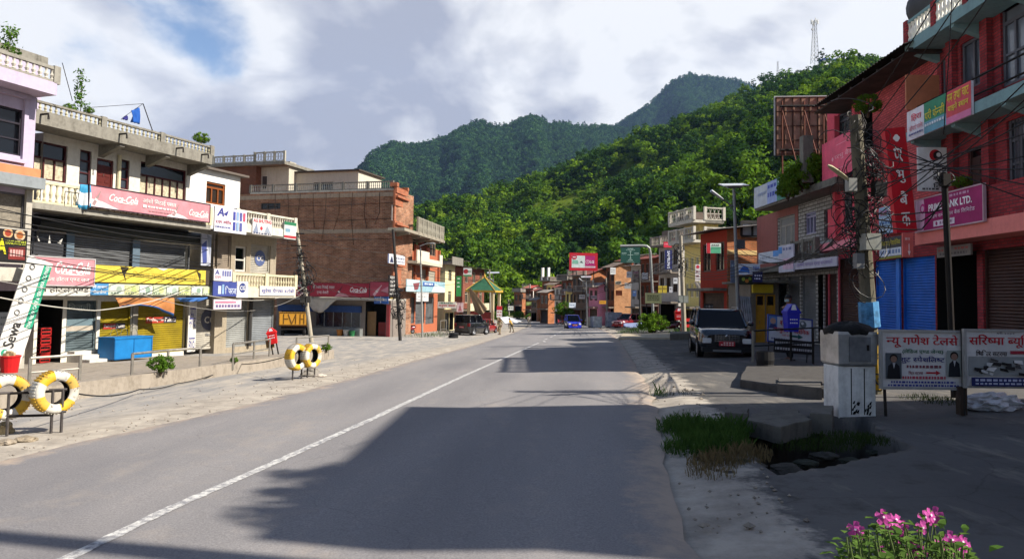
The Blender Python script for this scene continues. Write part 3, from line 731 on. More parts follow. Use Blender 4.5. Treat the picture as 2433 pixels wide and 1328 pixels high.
def crown(name, mat, seed, nclump, R_, Hh, per, size, shape='round', clr=.28):
    rnd = np.random.default_rng(seed); cs, rs = [], []
    while len(cs) < nclump:
        q = rnd.uniform(-1, 1, 3); r2 = q[0] ** 2 + q[1] ** 2; zz_ = (q[2] + 1) / 2
        lim = {'round': math.sqrt(max(0, 1 - q[2] ** 2)), 'cone': (1 - zz_) ** .8, 'tall': (1 - abs(q[2]) ** 2.5) ** .6, 'flat': math.sqrt(max(0, 1 - abs(q[2]) ** 1.3))}[shape]
        if r2 > lim * lim or (rnd.random() < .5 and r2 < .3 * lim * lim): continue
        cs.append((q[0] * R_, q[1] * R_, (q[2] + 1) / 2 * Hh)); rs.append(R_ * clr * rnd.uniform(.6, 1.25))
    v, f = leaf_faces(cs, rs, per, size, rnd)
    return v, f, cs
def meshonly(name, v, f, mat):
    o = npmesh(name, np.asarray(v), np.asarray(f), mat, smooth=False); me = o.data; bpy.data.objects.remove(o); me.name = name; return me
L1 = LEAF('leaf_bright', (.068, .16, .013), (.24, .34, .028)); L2_ = LEAF('leaf_mid', (.042, .105, .013), (.14, .235, .024)); L3 = LEAF('leaf_dark', (.014, .04, .012), (.045, .10, .022)); L4 = LEAF('leaf_pine', (.014, .04, .022), (.04, .085, .035), .2)
F1 = LEAF('far_leaf', (.02, .07, .028), (.075, .15, .045), .2); F2 = LEAF('far_leaf_dark', (.012, .042, .026), (.04, .09, .04), .2)
BARK = C('4a3d30', .95, var=.3, scale=6)
protos = bpy.data.collections.new('tree_kinds'); far_p = bpy.data.collections.new('far_tree_kinds')
def add_proto(coll, me):
    o = bpy.data.objects.new(me.name, me); coll.objects.link(o)
CR = []
for i, (m_, ncl, r_, h_, per, sz, sh) in enumerate(((L1, 26, 3.4, 5.5, 34, .42, 'round'), (L2_, 30, 3.2, 7.5, 32, .42, 'tall'), (L1, 22, 3.8, 4.6, 36, .45, 'flat'), (L3, 26, 3.0, 6.5, 34, .42, 'round'), (L2_, 18, 2.2, 3.2, 36, .4, 'round'), (L1, 16, 2.0, 2.6, 36, .36, 'flat'), (L3, 24, 1.7, 9.0, 22, .38, 'cone'), (L2_, 12, 4.6, 6.5, 26, .5, 'flat'), (L3, 34, 4.0, 8.0, 30, .45, 'round'), (L1, 14, 2.4, 7.0, 20, .42, 'tall'))):
    v, f, cs = crown('crown', m_, 10 + i, ncl, r_, h_, per, sz, sh, (.34, .26)[i in (6, 7, 9)]); v[:, 2] += (1.4, 1.2, 1.6, 1.2, .0, -.2, .8, 2.2, 1.2, 1.5)[i]
    me = meshonly('crown_kind', v, f, m_); CR.append(me); add_proto(protos, me)
for i, (m_, ncl, r_, h_, per, sz, sh) in enumerate(((F1, 10, 4.2, 8.0, 16, 1.0, 'round'), (F2, 10, 4.2, 9.0, 16, 1.0, 'tall'), (F2, 10, 3.4, 12.0, 16, .95, 'cone'), (F1, 8, 5.0, 6.5, 18, 1.1, 'flat'))):
    v, f, cs = crown('crown', m_, 40 + i, ncl, r_, h_, per, sz, sh, .42); add_proto(far_p, meshonly('far_crown_kind', v, f, m_))

v, f, cs = crown('crown', L2_, 77, 70, 1.5, 2.0, 34, .13, 'round', .22); CR.insert(6, meshonly('bush_kind', v, f, L2_))
def scatter(name, pts, coll, label, rnd, smin=.7, smax=1.3):
    """one object that stands for a wood nobody could count: a tree of random kind at each point"""
    pts = np.asarray(pts, np.float32); me = bpy.data.meshes.new(name); me.vertices.add(len(pts)); me.vertices.foreach_set('co', pts.ravel()); n = len(pts)
    for k, val in (('size', rnd.uniform(smin, smax, n)), ('turn', rnd.uniform(0, 6.28, n))):
        a_ = me.attributes.new(k, 'FLOAT', 'POINT'); a_.data.foreach_set('value', val.astype(np.float32))
    a_ = me.attributes.new('kindno', 'INT', 'POINT'); a_.data.foreach_set('value', rnd.integers(0, len(coll.objects), n).astype(np.int32))
    o = bpy.data.objects.new(name, me); COL.objects.link(o)
    ng = bpy.data.node_groups.new(name, 'GeometryNodeTree'); ng.interface.new_socket('Geometry', in_out='INPUT', socket_type='NodeSocketGeometry'); ng.interface.new_socket('Geometry', in_out='OUTPUT', socket_type='NodeSocketGeometry')
    gi = ng.nodes.new('NodeGroupInput'); go = ng.nodes.new('NodeGroupOutput'); ip = ng.nodes.new('GeometryNodeInstanceOnPoints'); ci = ng.nodes.new('GeometryNodeCollectionInfo')
    ci.inputs['Collection'].default_value = coll; ci.inputs['Separate Children'].default_value = True; ci.inputs['Reset Children'].default_value = True
    def na(k, ty):
        q = ng.nodes.new('GeometryNodeInputNamedAttribute'); q.data_type = ty; q.inputs['Name'].default_value = k; return q.outputs['Attribute']
    l = ng.links; l.new(gi.outputs[0], ip.inputs['Points']); l.new(ci.outputs[0], ip.inputs['Instance']); ip.inputs['Pick Instance'].default_value = True
    l.new(na('kindno', 'INT'), ip.inputs['Instance Index']); l.new(na('size', 'FLOAT'), ip.inputs['Scale'])
    cx = ng.nodes.new('ShaderNodeCombineXYZ'); l.new(na('turn', 'FLOAT'), cx.inputs[2]); l.new(cx.outputs[0], ip.inputs['Rotation']); l.new(ip.outputs[0], go.inputs[0])
    md = o.modifiers.new('scatter', 'NODES'); md.node_group = ng
    tag(o, label, None, None, 'stuff'); return o

def hill(name, prof, mat, rows=26, cols=90, amp=3.0, nsc=.02, pw=.9, back=3, lower=0.0, gul=0.0):
    """prof: (px, skyline py, distance of the crest, distance of the foot)"""
    pr = np.array(prof, float); xs = np.linspace(pr[0, 0], pr[-1, 0], cols); py = np.interp(xs, pr[:, 0], pr[:, 1]); dt = np.interp(xs, pr[:, 0], pr[:, 2]); db = np.interp(xs, pr[:, 0], pr[:, 3])
    Gd = np.zeros((cols, rows + back, 3))
    for i in range(cols):
        T = P(xs[i], py[i], dt[i]); T.z -= lower; r0 = ray(xs[i], 740); Bm = CAM + r0 * db[i]; zb = g(Bm.x, Bm.y) - 1.5
        for j in range(rows + back):
            tt = j / (rows - 1)
            if tt <= 1: x_, y_ = Bm.x + (T.x - Bm.x) * tt, Bm.y + (T.y - Bm.y) * tt; z_ = zb + (T.z - zb) * tt ** pw
            else: k = tt - 1; x_, y_ = T.x + (T.x - Bm.x) * k * 2, T.y + (T.y - Bm.y) * k * 2; z_ = T.z - (T.z - zb) * k * 2.5
            wgt = math.sin(min(1, tt) * math.pi) ** .6 if tt < 1 else 0
            z_ += amp * wgt * (noise.fractal((x_ * nsc, y_ * nsc, 3.1), 1.0, 2.0, 4) )
            if gul: z_ += gul * wgt * (abs(noise.noise((xs[i] * .011 + .25 * noise.noise((tt * 4, xs[i] * .01, 0)), tt * .8, 7.7))) - .25)
            Gd[i, j] = (x_, y_, z_)
    nr_ = rows + back; v = Gd.reshape(-1, 3); a = (np.arange(cols - 1)[:, None] * nr_ + np.arange(nr_ - 1)[None]).ravel()
    npmesh(name, v, np.stack([a, a + nr_, a + nr_ + 1, a + 1], 1), mat, None, 'structure')
    return Gd[:, :rows]
def on_grid(Gd, u, v):
    c, r_ = Gd.shape[:2]; fu, fv = u * (c - 1), v * (r_ - 1); i = np.clip(fu.astype(int), 0, c - 2); j = np.clip(fv.astype(int), 0, r_ - 2); a, b_ = (fu - i)[:, None], (fv - j)[:, None]
    return Gd[i, j] * (1 - a) * (1 - b_) + Gd[i + 1, j] * a * (1 - b_) + Gd[i, j + 1] * (1 - a) * b_ + Gd[i + 1, j + 1] * a * b_
def HM(name, c1, c2, sc_):
    m, t, b = newmat(name); x = N(t, 'ShaderNodeTexCoord'); q = noi(t, x, sc_, 8.0, .7); q2 = noi(t, x, sc_ * 9, 6.0, .7)
    c = mixrgb(t, mrange(t, q, .35, .65), c1, c2); c = mixrgb(t, mrange(t, q2, .3, .7, 0, .6), c, tuple(k * .45 for k in c1[:3]) + (1,)); t.links.new(c, b.inputs['Base Color']); b.inputs['Roughness'].default_value = 1; b.inputs['Specular IOR Level'].default_value = 0
    return m
rng = np.random.default_rng(3)
H1 = hill('hill', [(880, 560, 300, 190), (990, 520, 330, 185), (1100, 492, 350, 180), (1180, 466, 370, 175), (1260, 440, 390, 170), (1340, 408, 410, 165), (1420, 368, 430, 155), (1500, 335, 450, 145), (1600, 300, 470, 130), (1680, 272, 480, 120), (1740, 240, 490, 112), (1800, 212, 500, 105), (1850, 186, 500, 100), (1900, 165, 500, 95), (1960, 158, 500, 90), (2060, 160, 500, 86), (2200, 150, 500, 80), (2500, 110, 480, 70), (3000, 60, 460, 62), (3600, 60, 440, 60)], HM('hill_undergrowth', hx('46561c'), hx('74842e'), .03), amp=9, nsc=.012, pw=.92, lower=4.0, gul=9)
n = 9500; u_ = rng.uniform(0, 1, n) ** 1.0; v_ = rng.uniform(0, 1, n) ** .75; pts = on_grid(H1, u_, v_)
dn_ = np.array([noise.noise((p[0] * .02, p[1] * .02, 0)) for p in pts]); px_ = np.interp(u_, [0, 1], [880, 3600])
dn3 = np.array([noise.noise((p[0] * .011 + 40, p[1] * .011, 5)) for p in pts]); keep = (dn_ > -.32) & ((dn3 < .30) | (rng.uniform(0, 1, n) < .18)) & ~((px_ > 1890) & (px_ < 2090) & (v_ > .84)) & ~((px_ > 1660) & (v_ > .72) & (rng.uniform(0, 1, n) < .72))
scatter('hillside_forest', pts[keep], protos, 'dense leafy wood covering the near hillside above the houses', rng, .4, 1.5)
# low scrub fills between
n = 9000; u2, v2 = rng.uniform(0, 1, n), rng.uniform(.0, 1, n); pts2 = on_grid(H1, u2, v2); pts2 = pts2[np.array([noise.noise((p[0] * .011 + 40, p[1] * .011, 5)) < .36 or noise.noise((p[0] * .09, p[1] * .09, 1)) > .1 for p in pts2])]; low = bpy.data.collections.new('scrub_kinds')
for k in (4, 5, 4, 5): add_proto(low, CR[k])
scatter('hillside_undergrowth', pts2, low, 'bright green scrub between the trees of the near hillside', rng, .35, .8)
H2 = hill('mountain', [(560, 560, 1500, 900), (760, 470, 1450, 860), (850, 402, 1450, 820), (880, 362, 1460, 800), (930, 336, 1480, 780), (1000, 341, 1500, 760), (1060, 322, 1520, 740), (1100, 300, 1540, 720), (1145, 284, 1550, 700), (1190, 296, 1580, 700), (1262, 274, 1620, 690), (1310, 286, 1660, 690), (1360, 292, 1700, 680), (1460, 298, 1800, 680), (1560, 330, 1850, 680), (1700, 380, 1900, 700), (1850, 420, 1900, 700)], HM('mountain_cover', hx('1a3024'), hx('2a4430'), .006), rows=40, cols=130, amp=45, nsc=.0035, pw=1.0, lower=7, gul=85)
H3 = hill('mountain', [(1300, 330, 2300, 1750), (1420, 305, 2300, 1700), (1465, 294, 2320, 1700), (1520, 263, 2340, 1680), (1560, 228, 2360, 1660), (1590, 193, 2380, 1650), (1640, 172, 2400, 1640), (1700, 182, 2400, 1640), (1760, 188, 2400, 1640), (1800, 205, 2400, 1640), (1900, 250, 2400, 1640), (2100, 300, 2400, 1640)], HM('far_mountain_cover', hx('152a24'), hx('20382e'), .005), rows=30, cols=90, amp=40, nsc=.003, pw=.8, lower=8, gul=120)
n = 22000; u_, v_ = rng.uniform(0, 1, n), rng.uniform(.05, 1, n) ** .85
scatter('mountain_forest', on_grid(H2, u_, v_), far_p, 'dark green forest covering the rounded mountain in the middle distance', rng, .75, 1.4)
n = 13000; u_, v_ = rng.uniform(0, 1, n), rng.uniform(.1, 1, n) ** .8
scatter('mountain_forest', on_grid(H3, u_, v_), far_p, 'bluish forest covering the highest and farthest peak', rng, .9, 1.6)

def trunk_mesh(h, r, seed, spread, cz, k=6):
    rnd = random.Random(seed); mb = MB(); top = Vector((rnd.uniform(-.2, .2), rnd.uniform(-.2, .2), h)); mb.tube([(0, 0, -.3), (top.x * .4, top.y * .4, h * .5), top], [r, r * .75, r * .45], 7)
    for i in range(k):
        a_ = i * 6.283 / k + rnd.uniform(-.3, .3); z0 = h * rnd.uniform(.5, .98); q = Vector((top.x * z0 / h, top.y * z0 / h, z0)); e_ = q + Vector((math.cos(a_) * spread, math.sin(a_) * spread, cz * rnd.uniform(.4, .9))); mb.tube([q, q.lerp(e_, .5) + Vector((0, 0, .15)), e_], [r * .4, r * .28, r * .1], 5)
    return mb
def tree(name, loc, me, label, h=2.5, r=.16, spread=1.6, cz=2.2, scale=1.0, seed=0, group=None):
    o = empty(name, loc, random.uniform(0, 6), label, 'tree', group); o.scale = (scale,) * 3
    trunk_mesh(h, r, seed, spread, cz).build('trunk', BARK, o)
    c = bpy.data.objects.new('crown', me); COL.objects.link(c); c.parent = o; c.location = (0, 0, 0); return o
# the nearest trees of the hill foot, one by one
fz = None; cnt = 0
base_t = {}
for i in range(64):
    u = rng.uniform(.03, .62); v = rng.uniform(.0, .22) ** 1.0; p = on_grid(H1, np.array([u]), np.array([v]))[0]; k = int(rng.integers(0, 4)); s_ = float(rng.uniform(.8, 1.5))
    if k not in base_t: o = base_t[k] = tree('hillside_tree', p, CR[k], 'leafy green tree among the wood at the foot of the near hill', scale=s_, seed=k, group='trees at the foot of the near hill')
    else: o = copy_tree(base_t[k]); o.location = p; o.scale = (s_,) * 3; o.rotation_euler = (0, 0, float(rng.uniform(0, 6)))
DIM[0] = .74  # sunlit left row: base colours lowered against the strong sun
# ------------------------------------------------------------------ left hand row
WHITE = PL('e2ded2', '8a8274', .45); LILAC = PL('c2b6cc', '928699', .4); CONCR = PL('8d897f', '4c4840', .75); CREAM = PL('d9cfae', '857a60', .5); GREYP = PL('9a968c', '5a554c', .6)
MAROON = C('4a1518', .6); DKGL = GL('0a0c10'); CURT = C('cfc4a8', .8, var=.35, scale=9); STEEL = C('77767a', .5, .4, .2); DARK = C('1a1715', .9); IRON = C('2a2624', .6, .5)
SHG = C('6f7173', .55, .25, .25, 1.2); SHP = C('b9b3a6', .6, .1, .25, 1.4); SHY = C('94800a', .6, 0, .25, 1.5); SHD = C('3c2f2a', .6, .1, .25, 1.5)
FL = Fr(G(400, 846), 20.5, left=83)
b = Bld('shophouse', 'white three storey shophouse with maroon windows, yellow shutters and a long roof balustrade', FL, 9, WHITE)
# top floor
b.win((83, 332, 157, 436), 3, 1, MAROON, DKGL, .42, curtain=CURT)
b.win((191, 355, 215, 442), 1, 2, MAROON, GL('3a4048', .25), .3)
b.door((231, 375, 268, 447), C('5c1f18', .5))
b.win((287, 378, 306, 452), 1, 2, MAROON, GL('3a4048', .25), .3)
b.win((335, 383, 441, 478), 6, 1, MAROON, DKGL, .40, curtain=CURT)
x0, x1, z0, z1 = FL.R((276, 368, 286, 452)); mb = MB(); mb.tube([(x0 + .1, -.08, z0 - .4), (x0 + .1, -.08, z1)], .07, 8); b.mk(mb, 'drain_pipe', CREAM)
# roof slab, brackets and balustrade
ra = FL.at(83, 262, 1.15); rb = FL.at(505, 368, 1.15); rz0 = FL.at(83, 292, 1.15)[1]
TOP = ra[1]; xr = rb[0]
XL2 = FL.at(80, 262, 1.15)[0]; mb = MB(); mb.box(XL2, xr, -1.15, -.002, rz0, TOP)
for q in (.34, .66, .985): mb.prism([(-1.05, rz0), (-.002, rz0), (-.002, rz0 - .45), (-1.05, rz0 - .1)], xr * q - .12, xr * q + .1, 0, 'x')
b.mk(mb, 'roof_slab', CONCR)
b.bal((XL2, xr, TOP, FL.at(83, 235, 1.15)[1]), 1.15, PL('c9c2a6', '4f4a40', .75), .19, 3.1, 'roof_balustrade', mp=CONCR, loc=True)
for px in (98, 285, 420, 480):
    q = FL.at(px, 300 + (px - 98) * .26, 1.2); mb = MB(); mb.tube([(q[0], -1.15, TOP - .1), (q[0], -1.5, TOP - .1), (q[0], -1.52, TOP - .28)], .035, 6); b.mk(mb, 'roof_spout', IRON)
# balcony over the shops
bz = FL.at(83, 480, 1.2)[1]; bzt = FL.at(83, 495, 1.2)[1]
mb = MB(); mb.box(XL2, xr, -1.2, -.002, bzt, bz); b.mk(mb, 'balcony_slab', GREYP)
bt = FL.at(89, 427, 1.2)[1]
mb = MB(); baluster_row(mb, XL2, xr, bz, bt, -1.1, .22, 3.0, rail=.09, r=.06); b.mk(mb, 'balcony_balustrade', CREAM)
mb = MB()
for i in range(28): x = i * xr / 27; mb.tube([(x, -1.16, bz), (x, -1.16, bz + .5)], .012, 4)
mb.tube([(0, -1.16, bz + .5), (xr, -1.16, bz + .5)], .014, 4); b.mk(mb, 'rail', IRON)
# middle floor: three big grey roller shutters under a dark housing
for r in ((80, 548, 160, 640), (174, 553, 317, 640), (331, 572, 452, 645)): b.shut(r, SHG)
xa, _ = FL.at(80, 520); xb, _ = FL.at(480, 560); hz0 = FL.at(80, 549)[1]; hz1 = FL.at(80, 505)[1]
mb = MB(); mb.lathe([(0, 0), (.27, 0), (.27, xb - xa), (0, xb - xa)], 12, (xa, -.1, (hz0 + hz1) / 2), 0); b.mk(mb, 'shutter_housing', C('2d3130', .5, .3, .3), smooth=False)
for r in ((160, 553, 174, 640), (317, 570, 331, 642)): b.box(r, .05, .049, C('5f7180', .7), 'pillar')
# ledge between the floors, ground floor shops
lz = FL.at(215, 668, .9)[1]; mb = MB(); mb.box(XL2 + .2, xr, -.9, -.002, lz - .5, lz); b.mk(mb, 'ledge', GREYP)
gz_ = .05
def gr(px0, px1, py, z0=gz_): a = FL.at(px0, py); c = FL.at(px1, py); return (a[0], c[0], z0, FL.at(px0, py)[1])
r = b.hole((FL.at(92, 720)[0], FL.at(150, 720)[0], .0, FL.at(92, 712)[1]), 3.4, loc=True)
b.shut(gr(160, 232, 714, .35), C('5d6a6e', .55, .2, .35, 1.5), loc=True, mark=[('t', .1, .05, .85, .22, '9aa4a0', 'बिजुली'), ('r', .0, .36, 1, .62, '6a7e86'), ('r', .05, .5, .95, .6, 'b5aa9a')], label='grey green roller shutter with Devanagari writing')
b.shut(gr(240, 314, 716, .05), SHY, loc=True, mark=[('r', .16, .40, .55, .50, 'b03a28'), ('r', .55, .40, .86, .50, '2b2c44'), ('t', .19, .42, .54, .48, 'e8e0d8', 'Pashupati'), ('t', .58, .42, .84, .48, 'e8e0d8', 'Paints')], label='yellow roller shutter with a red and navy paint logo')
b.shut(gr(328, 444, 716, .05), SHY, loc=True, mark=[('r', .2, .30, .56, .42, 'b03a28'), ('r', .56, .30, .82, .42, '2b2c44'), ('t', .22, .32, .55, .40, 'e8e0d8', 'Pashupati'), ('t', .58, .32, .81, .40, 'e8e0d8', 'Paints')], label='wide yellow roller shutter with a red and navy paint logo')
q = gr(315, 327, 714, 0); mb = MB(); mb.box(q[0], q[1], -.06, -.002, 0, q[3]); b.mk(mb, 'pillar', GREYP)
q = gr(446, 465, 714, 0); mb = MB(); mb.box(q[0], q[1], -.08, -.002, 0, q[3], 0)
mb.text('अग', q[0] + .05, q[1] - .05, q[3] - .9, q[3] - .3, -.085, 1); mb.text('नगद', q[0] + .05, q[1] - .05, 1.0, 1.45, -.085, 1); mb.text('काठ', q[0] + .05, q[1] - .05, .15, .6, -.085, 1); b.mk(mb, 'pillar', [C('d8d4cc', .7), C('3a3f8a', .7)])['label'] = 'white shop pillar with blue painted lettering'
CGM = [('c', .22, .18, .78, .62, '4a4c5c'), ('t', .33, .34, .68, .48, 'c9c2b4', 'CG'), ('t', .38, .68, .62, .74, '77777c', 'सिजी')]
b.shut(gr(468, 537, 712, .05), SHP, loc=True, mark=CGM, label='pale roller shutter with a dark round CG emblem')
b.finish(-.0, xr, rz0)
# steps in front of the grey green shutter
q = gr(160, 232, 714)
for i in range(3): pass
mb = MB(); mb.box(q[0] + .1, q[1] + .1, -1.1, .1, -.4, .12); mb.box(q[0] + .1, q[1] - .2, -.7, .1, .12, .26); mb.box(q[0] + .1, q[1] - .3, -.35, .12, .26, .38); b.mk(mb, 'doorstep', PL('d8d6ce', '8a857a', .4))
# stuff in the dark shop: crates and a bench
def at_fl(px, py, y, fr=FL): x, z = fr.at(px, py, -y); return fr.world(x, y, z)
def crate(loc, rz, label):
    o = empty('bottle_crate', loc, rz, label, 'crate', 'red bottle crates stacked in the dark shop')
    mb = MB()
    for z in (0, .12, .24): 
        mb.box(-.2, .2, -.15, -.135, z, z + .05); mb.box(-.2, .2, .135, .15, z, z + .05); mb.box(-.2, -.185, -.135, .135, z, z + .05); mb.box(.185, .2, -.135, .135, z, z + .05)
    for sx in (-1, 1):
        for sy in (-1, 1): mb.box(sx * .2, sx * .17, sy * .15, sy * .12, 0, .29)
    mb.box(-.18, .18, -.13, .13, .005, .02); mb.build('crate_shell', C('b3221f', .5), o)
    mb = MB()
    for i in range(6):
        for j in range(4): mb.lathe([(.03, 0), (.03, .17), (.012, .24), (.012, .29), (0, .29)], 6, (-.155 + i * .062, -.105 + j * .07, .02), 2)
    mb.build('bottle', C('2a2320', .2), o); return o
cx_, cz_ = FL.at(122, 846, .1)
for k, lb in enumerate(('bottom crate of red stack in the dark shop', 'second red crate from the bottom in the dark shop', 'third red crate from the bottom in the dark shop', 'topmost red bottle crate of the stack in the dark shop')):
    crate(FL.world(cx_, .35, .02 + k * .31), FL.rz, lb)
o = empty('shop_bench', FL.world(FL.at(84, 840)[0], .9, .02), FL.rz, 'dark wooden bench inside the open shop beside the red crates', 'bench')
mb = MB(); mb.box(-.6, .6, -.2, .2, .4, .46); mb.build('seat', C('4a3226', .7), o)
for sx in (-.5, .5):
    for sy in (-.15, .15): mb = MB(); mb.box(sx - .03, sx + .03, sy - .03, sy + .03, 0, .4); mb.build('leg', C('4a3226', .7), o)
# blue counter
o = empty('shop_counter', FL.world(FL.at(292, 862, .9)[0], -1.0, .02), FL.rz, 'bright blue sheet metal shop counter in front of the yellow shutters', 'counter')
mb = MB(); mb.box(-.85, .85, -.4, .4, .06, .82); mb.box(-.87, .87, -.42, .42, .82, .86); mb.build('cabinet', C('1f7fc4', .45, .1, .12), o)
mb = MB()
for x in (-.85, -.01, .81): mb.box(x, x + .04, -.415, -.402, .08, .8)
mb.box(-.85, .85, -.415, -.402, .78, .82); mb.box(-.85, .85, -.415, -.402, .06, .1); mb.build('frame', C('1a6cab', .45, .1), o)
for x in (-.45, .0, .45):
    mb = MB(); mb.tube([(x + .16 * math.cos(t * .3142), .1, .86 + .3 * math.sin(t * .3142)) for t in range(11)], .01, 5); mb.build('hoop', C('8a8a70', .5, .4), o)

# signs on the white shophouse
RED1, WHT = 'd08c94', 'f0e6e4'  # pale pinkish red ground of both shophouse drink signs
def coke(u0, v0, u1, v1): return [('t', 'Coca-Cola', u0, v0, u1, v1, WHT, .022, .45), ('p', [(u0 + .02, v1 + .02), (u0 + (u1 - u0) * .5, v1 - .01), (u1, v1 + .05), (u0 + (u1 - u0) * .5, v1 + .04)], WHT)]
board(FL, (213, 440, 497, 528), 1.38, 'long pale red soft drink sign with Devanagari name on the balcony of the white shophouse', RED1,
      [('p', [(0, .62), (.09, .7), (.22, 1), (0, 1)], 'e8d8d8'), ('p', [(.6, 1), (.66, .72), (.75, .85), (.8, 1)], 'e8d8d8'), ('bottle', .03, .93, .8, 'a58a8a', .5), ('bottle', .66, .93, .75, 'a58a8a', .5)] + coke(.14, .25, .36, .62) + coke(.8, .4, .985, .78) + [('t', 'आंशो मिठाई पसल', .395, .18, .68, .48, WHT, .02), ('r', .40, .56, .43, .70, WHT), ('dots', .44, .58, .68, .67, 9, WHT), ('dots', .45, .78, .66, .86, 8, 'b98a90')], frame='3b2a3a')
board(FL, (75, 609, 222, 679), 1.05, 'small pale red soft drink sign with hotel lettering above the open shop', RED1, [('bottle', .04, .7, .7, 'b59a9a', .6), ('p', [(0, .5), (.2, .66), (.1, .8), (0, .9)], 'e6d6d6')] + coke(.36, .12, .94, .58) + [('t', 'ममता होटल एण्ड लज', .16, .68, .92, .88, WHT, .02)], frame='cfc8c8')
board(FL, (40, 672, 214, 703), .98, 'white hotel board with large black Devanagari letters under the red sign', 'd6d2c8', [('t', 'त होटल एण्ड', .3, .15, .98, .8, '38332e', .02)])
board(FL, (222, 629, 496, 677), 1.0, 'crumpled yellow cloth banner with embossed letters above the yellow shutters', 'd8c24a', [('t', 'किराना पसल एण्ड सप्लायर्स', .3, .25, .88, .75, 'c2ac3c', .02), ('p', [(.2, .02), (.27, .05), (.24, .5), (.25, .95)], '3a3320'), ('p', [(.87, .05), (.915, .25), (.91, .98), (.9, .6)], '3a3320'), ('r', .965, 0, 1, 1, '4a4034'), ('p', [(.5, 0), (.6, 0), (.56, .16)], 'efe8d0')], name='banner', rough=.85)
it = [('r', 0, 0, .125, 1, '4b8cc0'), ('t', 'मनी ट्रान्सफर', .01, .12, .115, .42, 'e8eef2'), ('t', 'सेवा केन्द्र', .02, .55, .11, .88, 'e8eef2')]
for i in range(8): it += [('r', .135 + i * .108, .08, .235 + i * .108, .92, ('c9d2c4', 'd4d69a', 'dfe3da', 'c5d3b0')[i % 4]), ('c', .20 + i * .108, .5, .3, ('9fb0a0', 'aebc78', '8fa894', 'c8cf8e')[i % 4]), ('dots', .14 + i * .108, .75, .2 + i * .108, .88, 3, '6f7c6a')]
board(FL, (215, 673, 507, 703), .97, 'pale green banner printed with banknotes and a blue end panel', 'cfd3b4', it, name='banner')
board(FL, (480, 555, 500, 632), .5, 'tattered blue and white plastic banner hanging beside the grey shutters', 'b9bcc8', [('p', [(0, .35), (.5, .2), (.6, .9), (.2, .95)], '44508e'), ('p', [(.5, 0), (1, .1), (.9, .7)], '8f96a4')], name='banner')
board(FL, (80, 575, 150, 608), 1.05, 'dark board with bare white lamp arms above the small red sign', '35363a', [('p', [(.1, -.55), (.2, -.1), (.14, -.1)], 'c9c6be'), ('p', [(.5, -.7), (.55, .0), (.47, .0)], 'c9c6be'), ('p', [(.78, -.1), (.95, -.5), (.9, .0)], 'c9c6be')])
# leaning wallet banner
M = FL.M @ Matrix.Translation((*(lambda q: (q[0], -2.5, q[1]))(FL.at(58, 735, 2.5)),)) @ Matrix.Rotation(R(16.5), 4, 'Y')
board_at(M, .84, 3.2, 'tall white banner with green edge hanging askew in front of the open shop', 'e2e0da', [('r', .68, .04, 1, .66, '2f9f7c'), ('c', .3, .93, .033, '2f9f7c')] , name='banner', th=.03)
def turned_text(o, s_, W_, H_, x, z0, z1, hgt, col, y=-.018, off=.015):
    """lettering that runs up a tall banner, as part of the banner's print"""
    v, f = text_mesh(s_, off); mb = MB(); mb.v = [(x - c * hgt, y, z0 + a * (z1 - z0)) for a, c, _e in v]; mb.f = list(f); mb.m = [0] * len(f)
    q = mb.build('lettering', C(col, .6)); q.parent = o
WB = [o for o in bpy.data.objects if o.name == 'banner.003'] ; WB = [o for o in bpy.data.objects if o.get('label', '').startswith('tall white banner with green')][0]
turned_text(WB, 'THE NEW CAFE & SEKUWA CORNER', .88, 3.35, .34, -.5, 1.5, .12, 'dfeee8'); turned_text(WB, 'Sewa', .88, 3.35, .04, -1.2, -.42, .34, '3a3a3a'); turned_text(WB, 'e', .88, 3.35, -.08, -1.43, -1.3, .12, 'e8f4ee')
for k in range(5): mb = MB(); mb.lathe([(.09, 0), (.09, .01), (.06, .01), (.06, 0)], 12, (-.2, -.02, -.15 + k * .36), 1); q = mb.build('icon', C('77787a', .6)); q.parent = WB
# torn orange and blue tarpaulin under the banner
def cloth(name, label, pts, mats, fr, cat='tarpaulin', sag=.12, n=14, rows=6, split=None, group=None):
    """pts: four corners TL TR BR BL as (px,py,off); a rippled sheet with real folds"""
    c = []
    for px, py, off in pts: x, z = fr.at(px, py, off); c.append(fr.world(x, -off, z))
    mb = MB(); rr = []
    for j in range(rows + 1):
        row = []
        for i in range(n + 1):
            u, v = i / n, j / rows; p = c[0].lerp(c[1], u).lerp(c[3].lerp(c[2], u), v); k = sag * math.sin(u * math.pi) * v
            p = p + Vector((0, 0, -k)) - fr.n * (.08 * math.sin(u * 19 + v * 2) * v + .05 * math.sin(u * 7 + 3 * v)); row.append(p)
        rr.append(row)
    mb.grid(rr)
    if split:
        mb.m = [1 if split((k % n) / n, (k // n) / rows) else 0 for k in range(len(mb.f))]
    o = mb.build(name, mats, smooth=True); ctr = sum(c, Vector()) / 4
    for vtx in o.data.vertices: vtx.co = vtx.co - ctr
    o.location = ctr; sol = o.modifiers.new('thick', 'SOLIDIFY'); sol.thickness = .012
    return tag(o, label, cat, group)
cloth('tarpaulin', 'torn orange tarpaulin with blue lining hanging below the banknote banner', ((274, 708, .95), (412, 708, .95), (410, 752, .7), (280, 732, 1.0)), [C('d08a52', .8), C('3c6cb0', .8)], FL, sag=-.25, split=lambda u, v: v > .72)
cloth('tarpaulin', 'narrow strip of blue tarpaulin under the right end of the banner', ((418, 708, .92), (498, 706, .92), (470, 716, .8), (425, 716, .8)), [C('3c6cb0', .8)], FL, rows=3, sag=.02)
cloth('torn_banner', 'torn white and sky blue banner sheet flapping at the end of the long red sign', ((190, 438, 1.3), (214, 440, 1.36), (214, 492, 1.36), (176, 488, 1.1)), [C('dfe4e8', .7), C('3f9cc8', .7)], FL, 'banner', split=lambda u, v: v < .3 or v > .8)

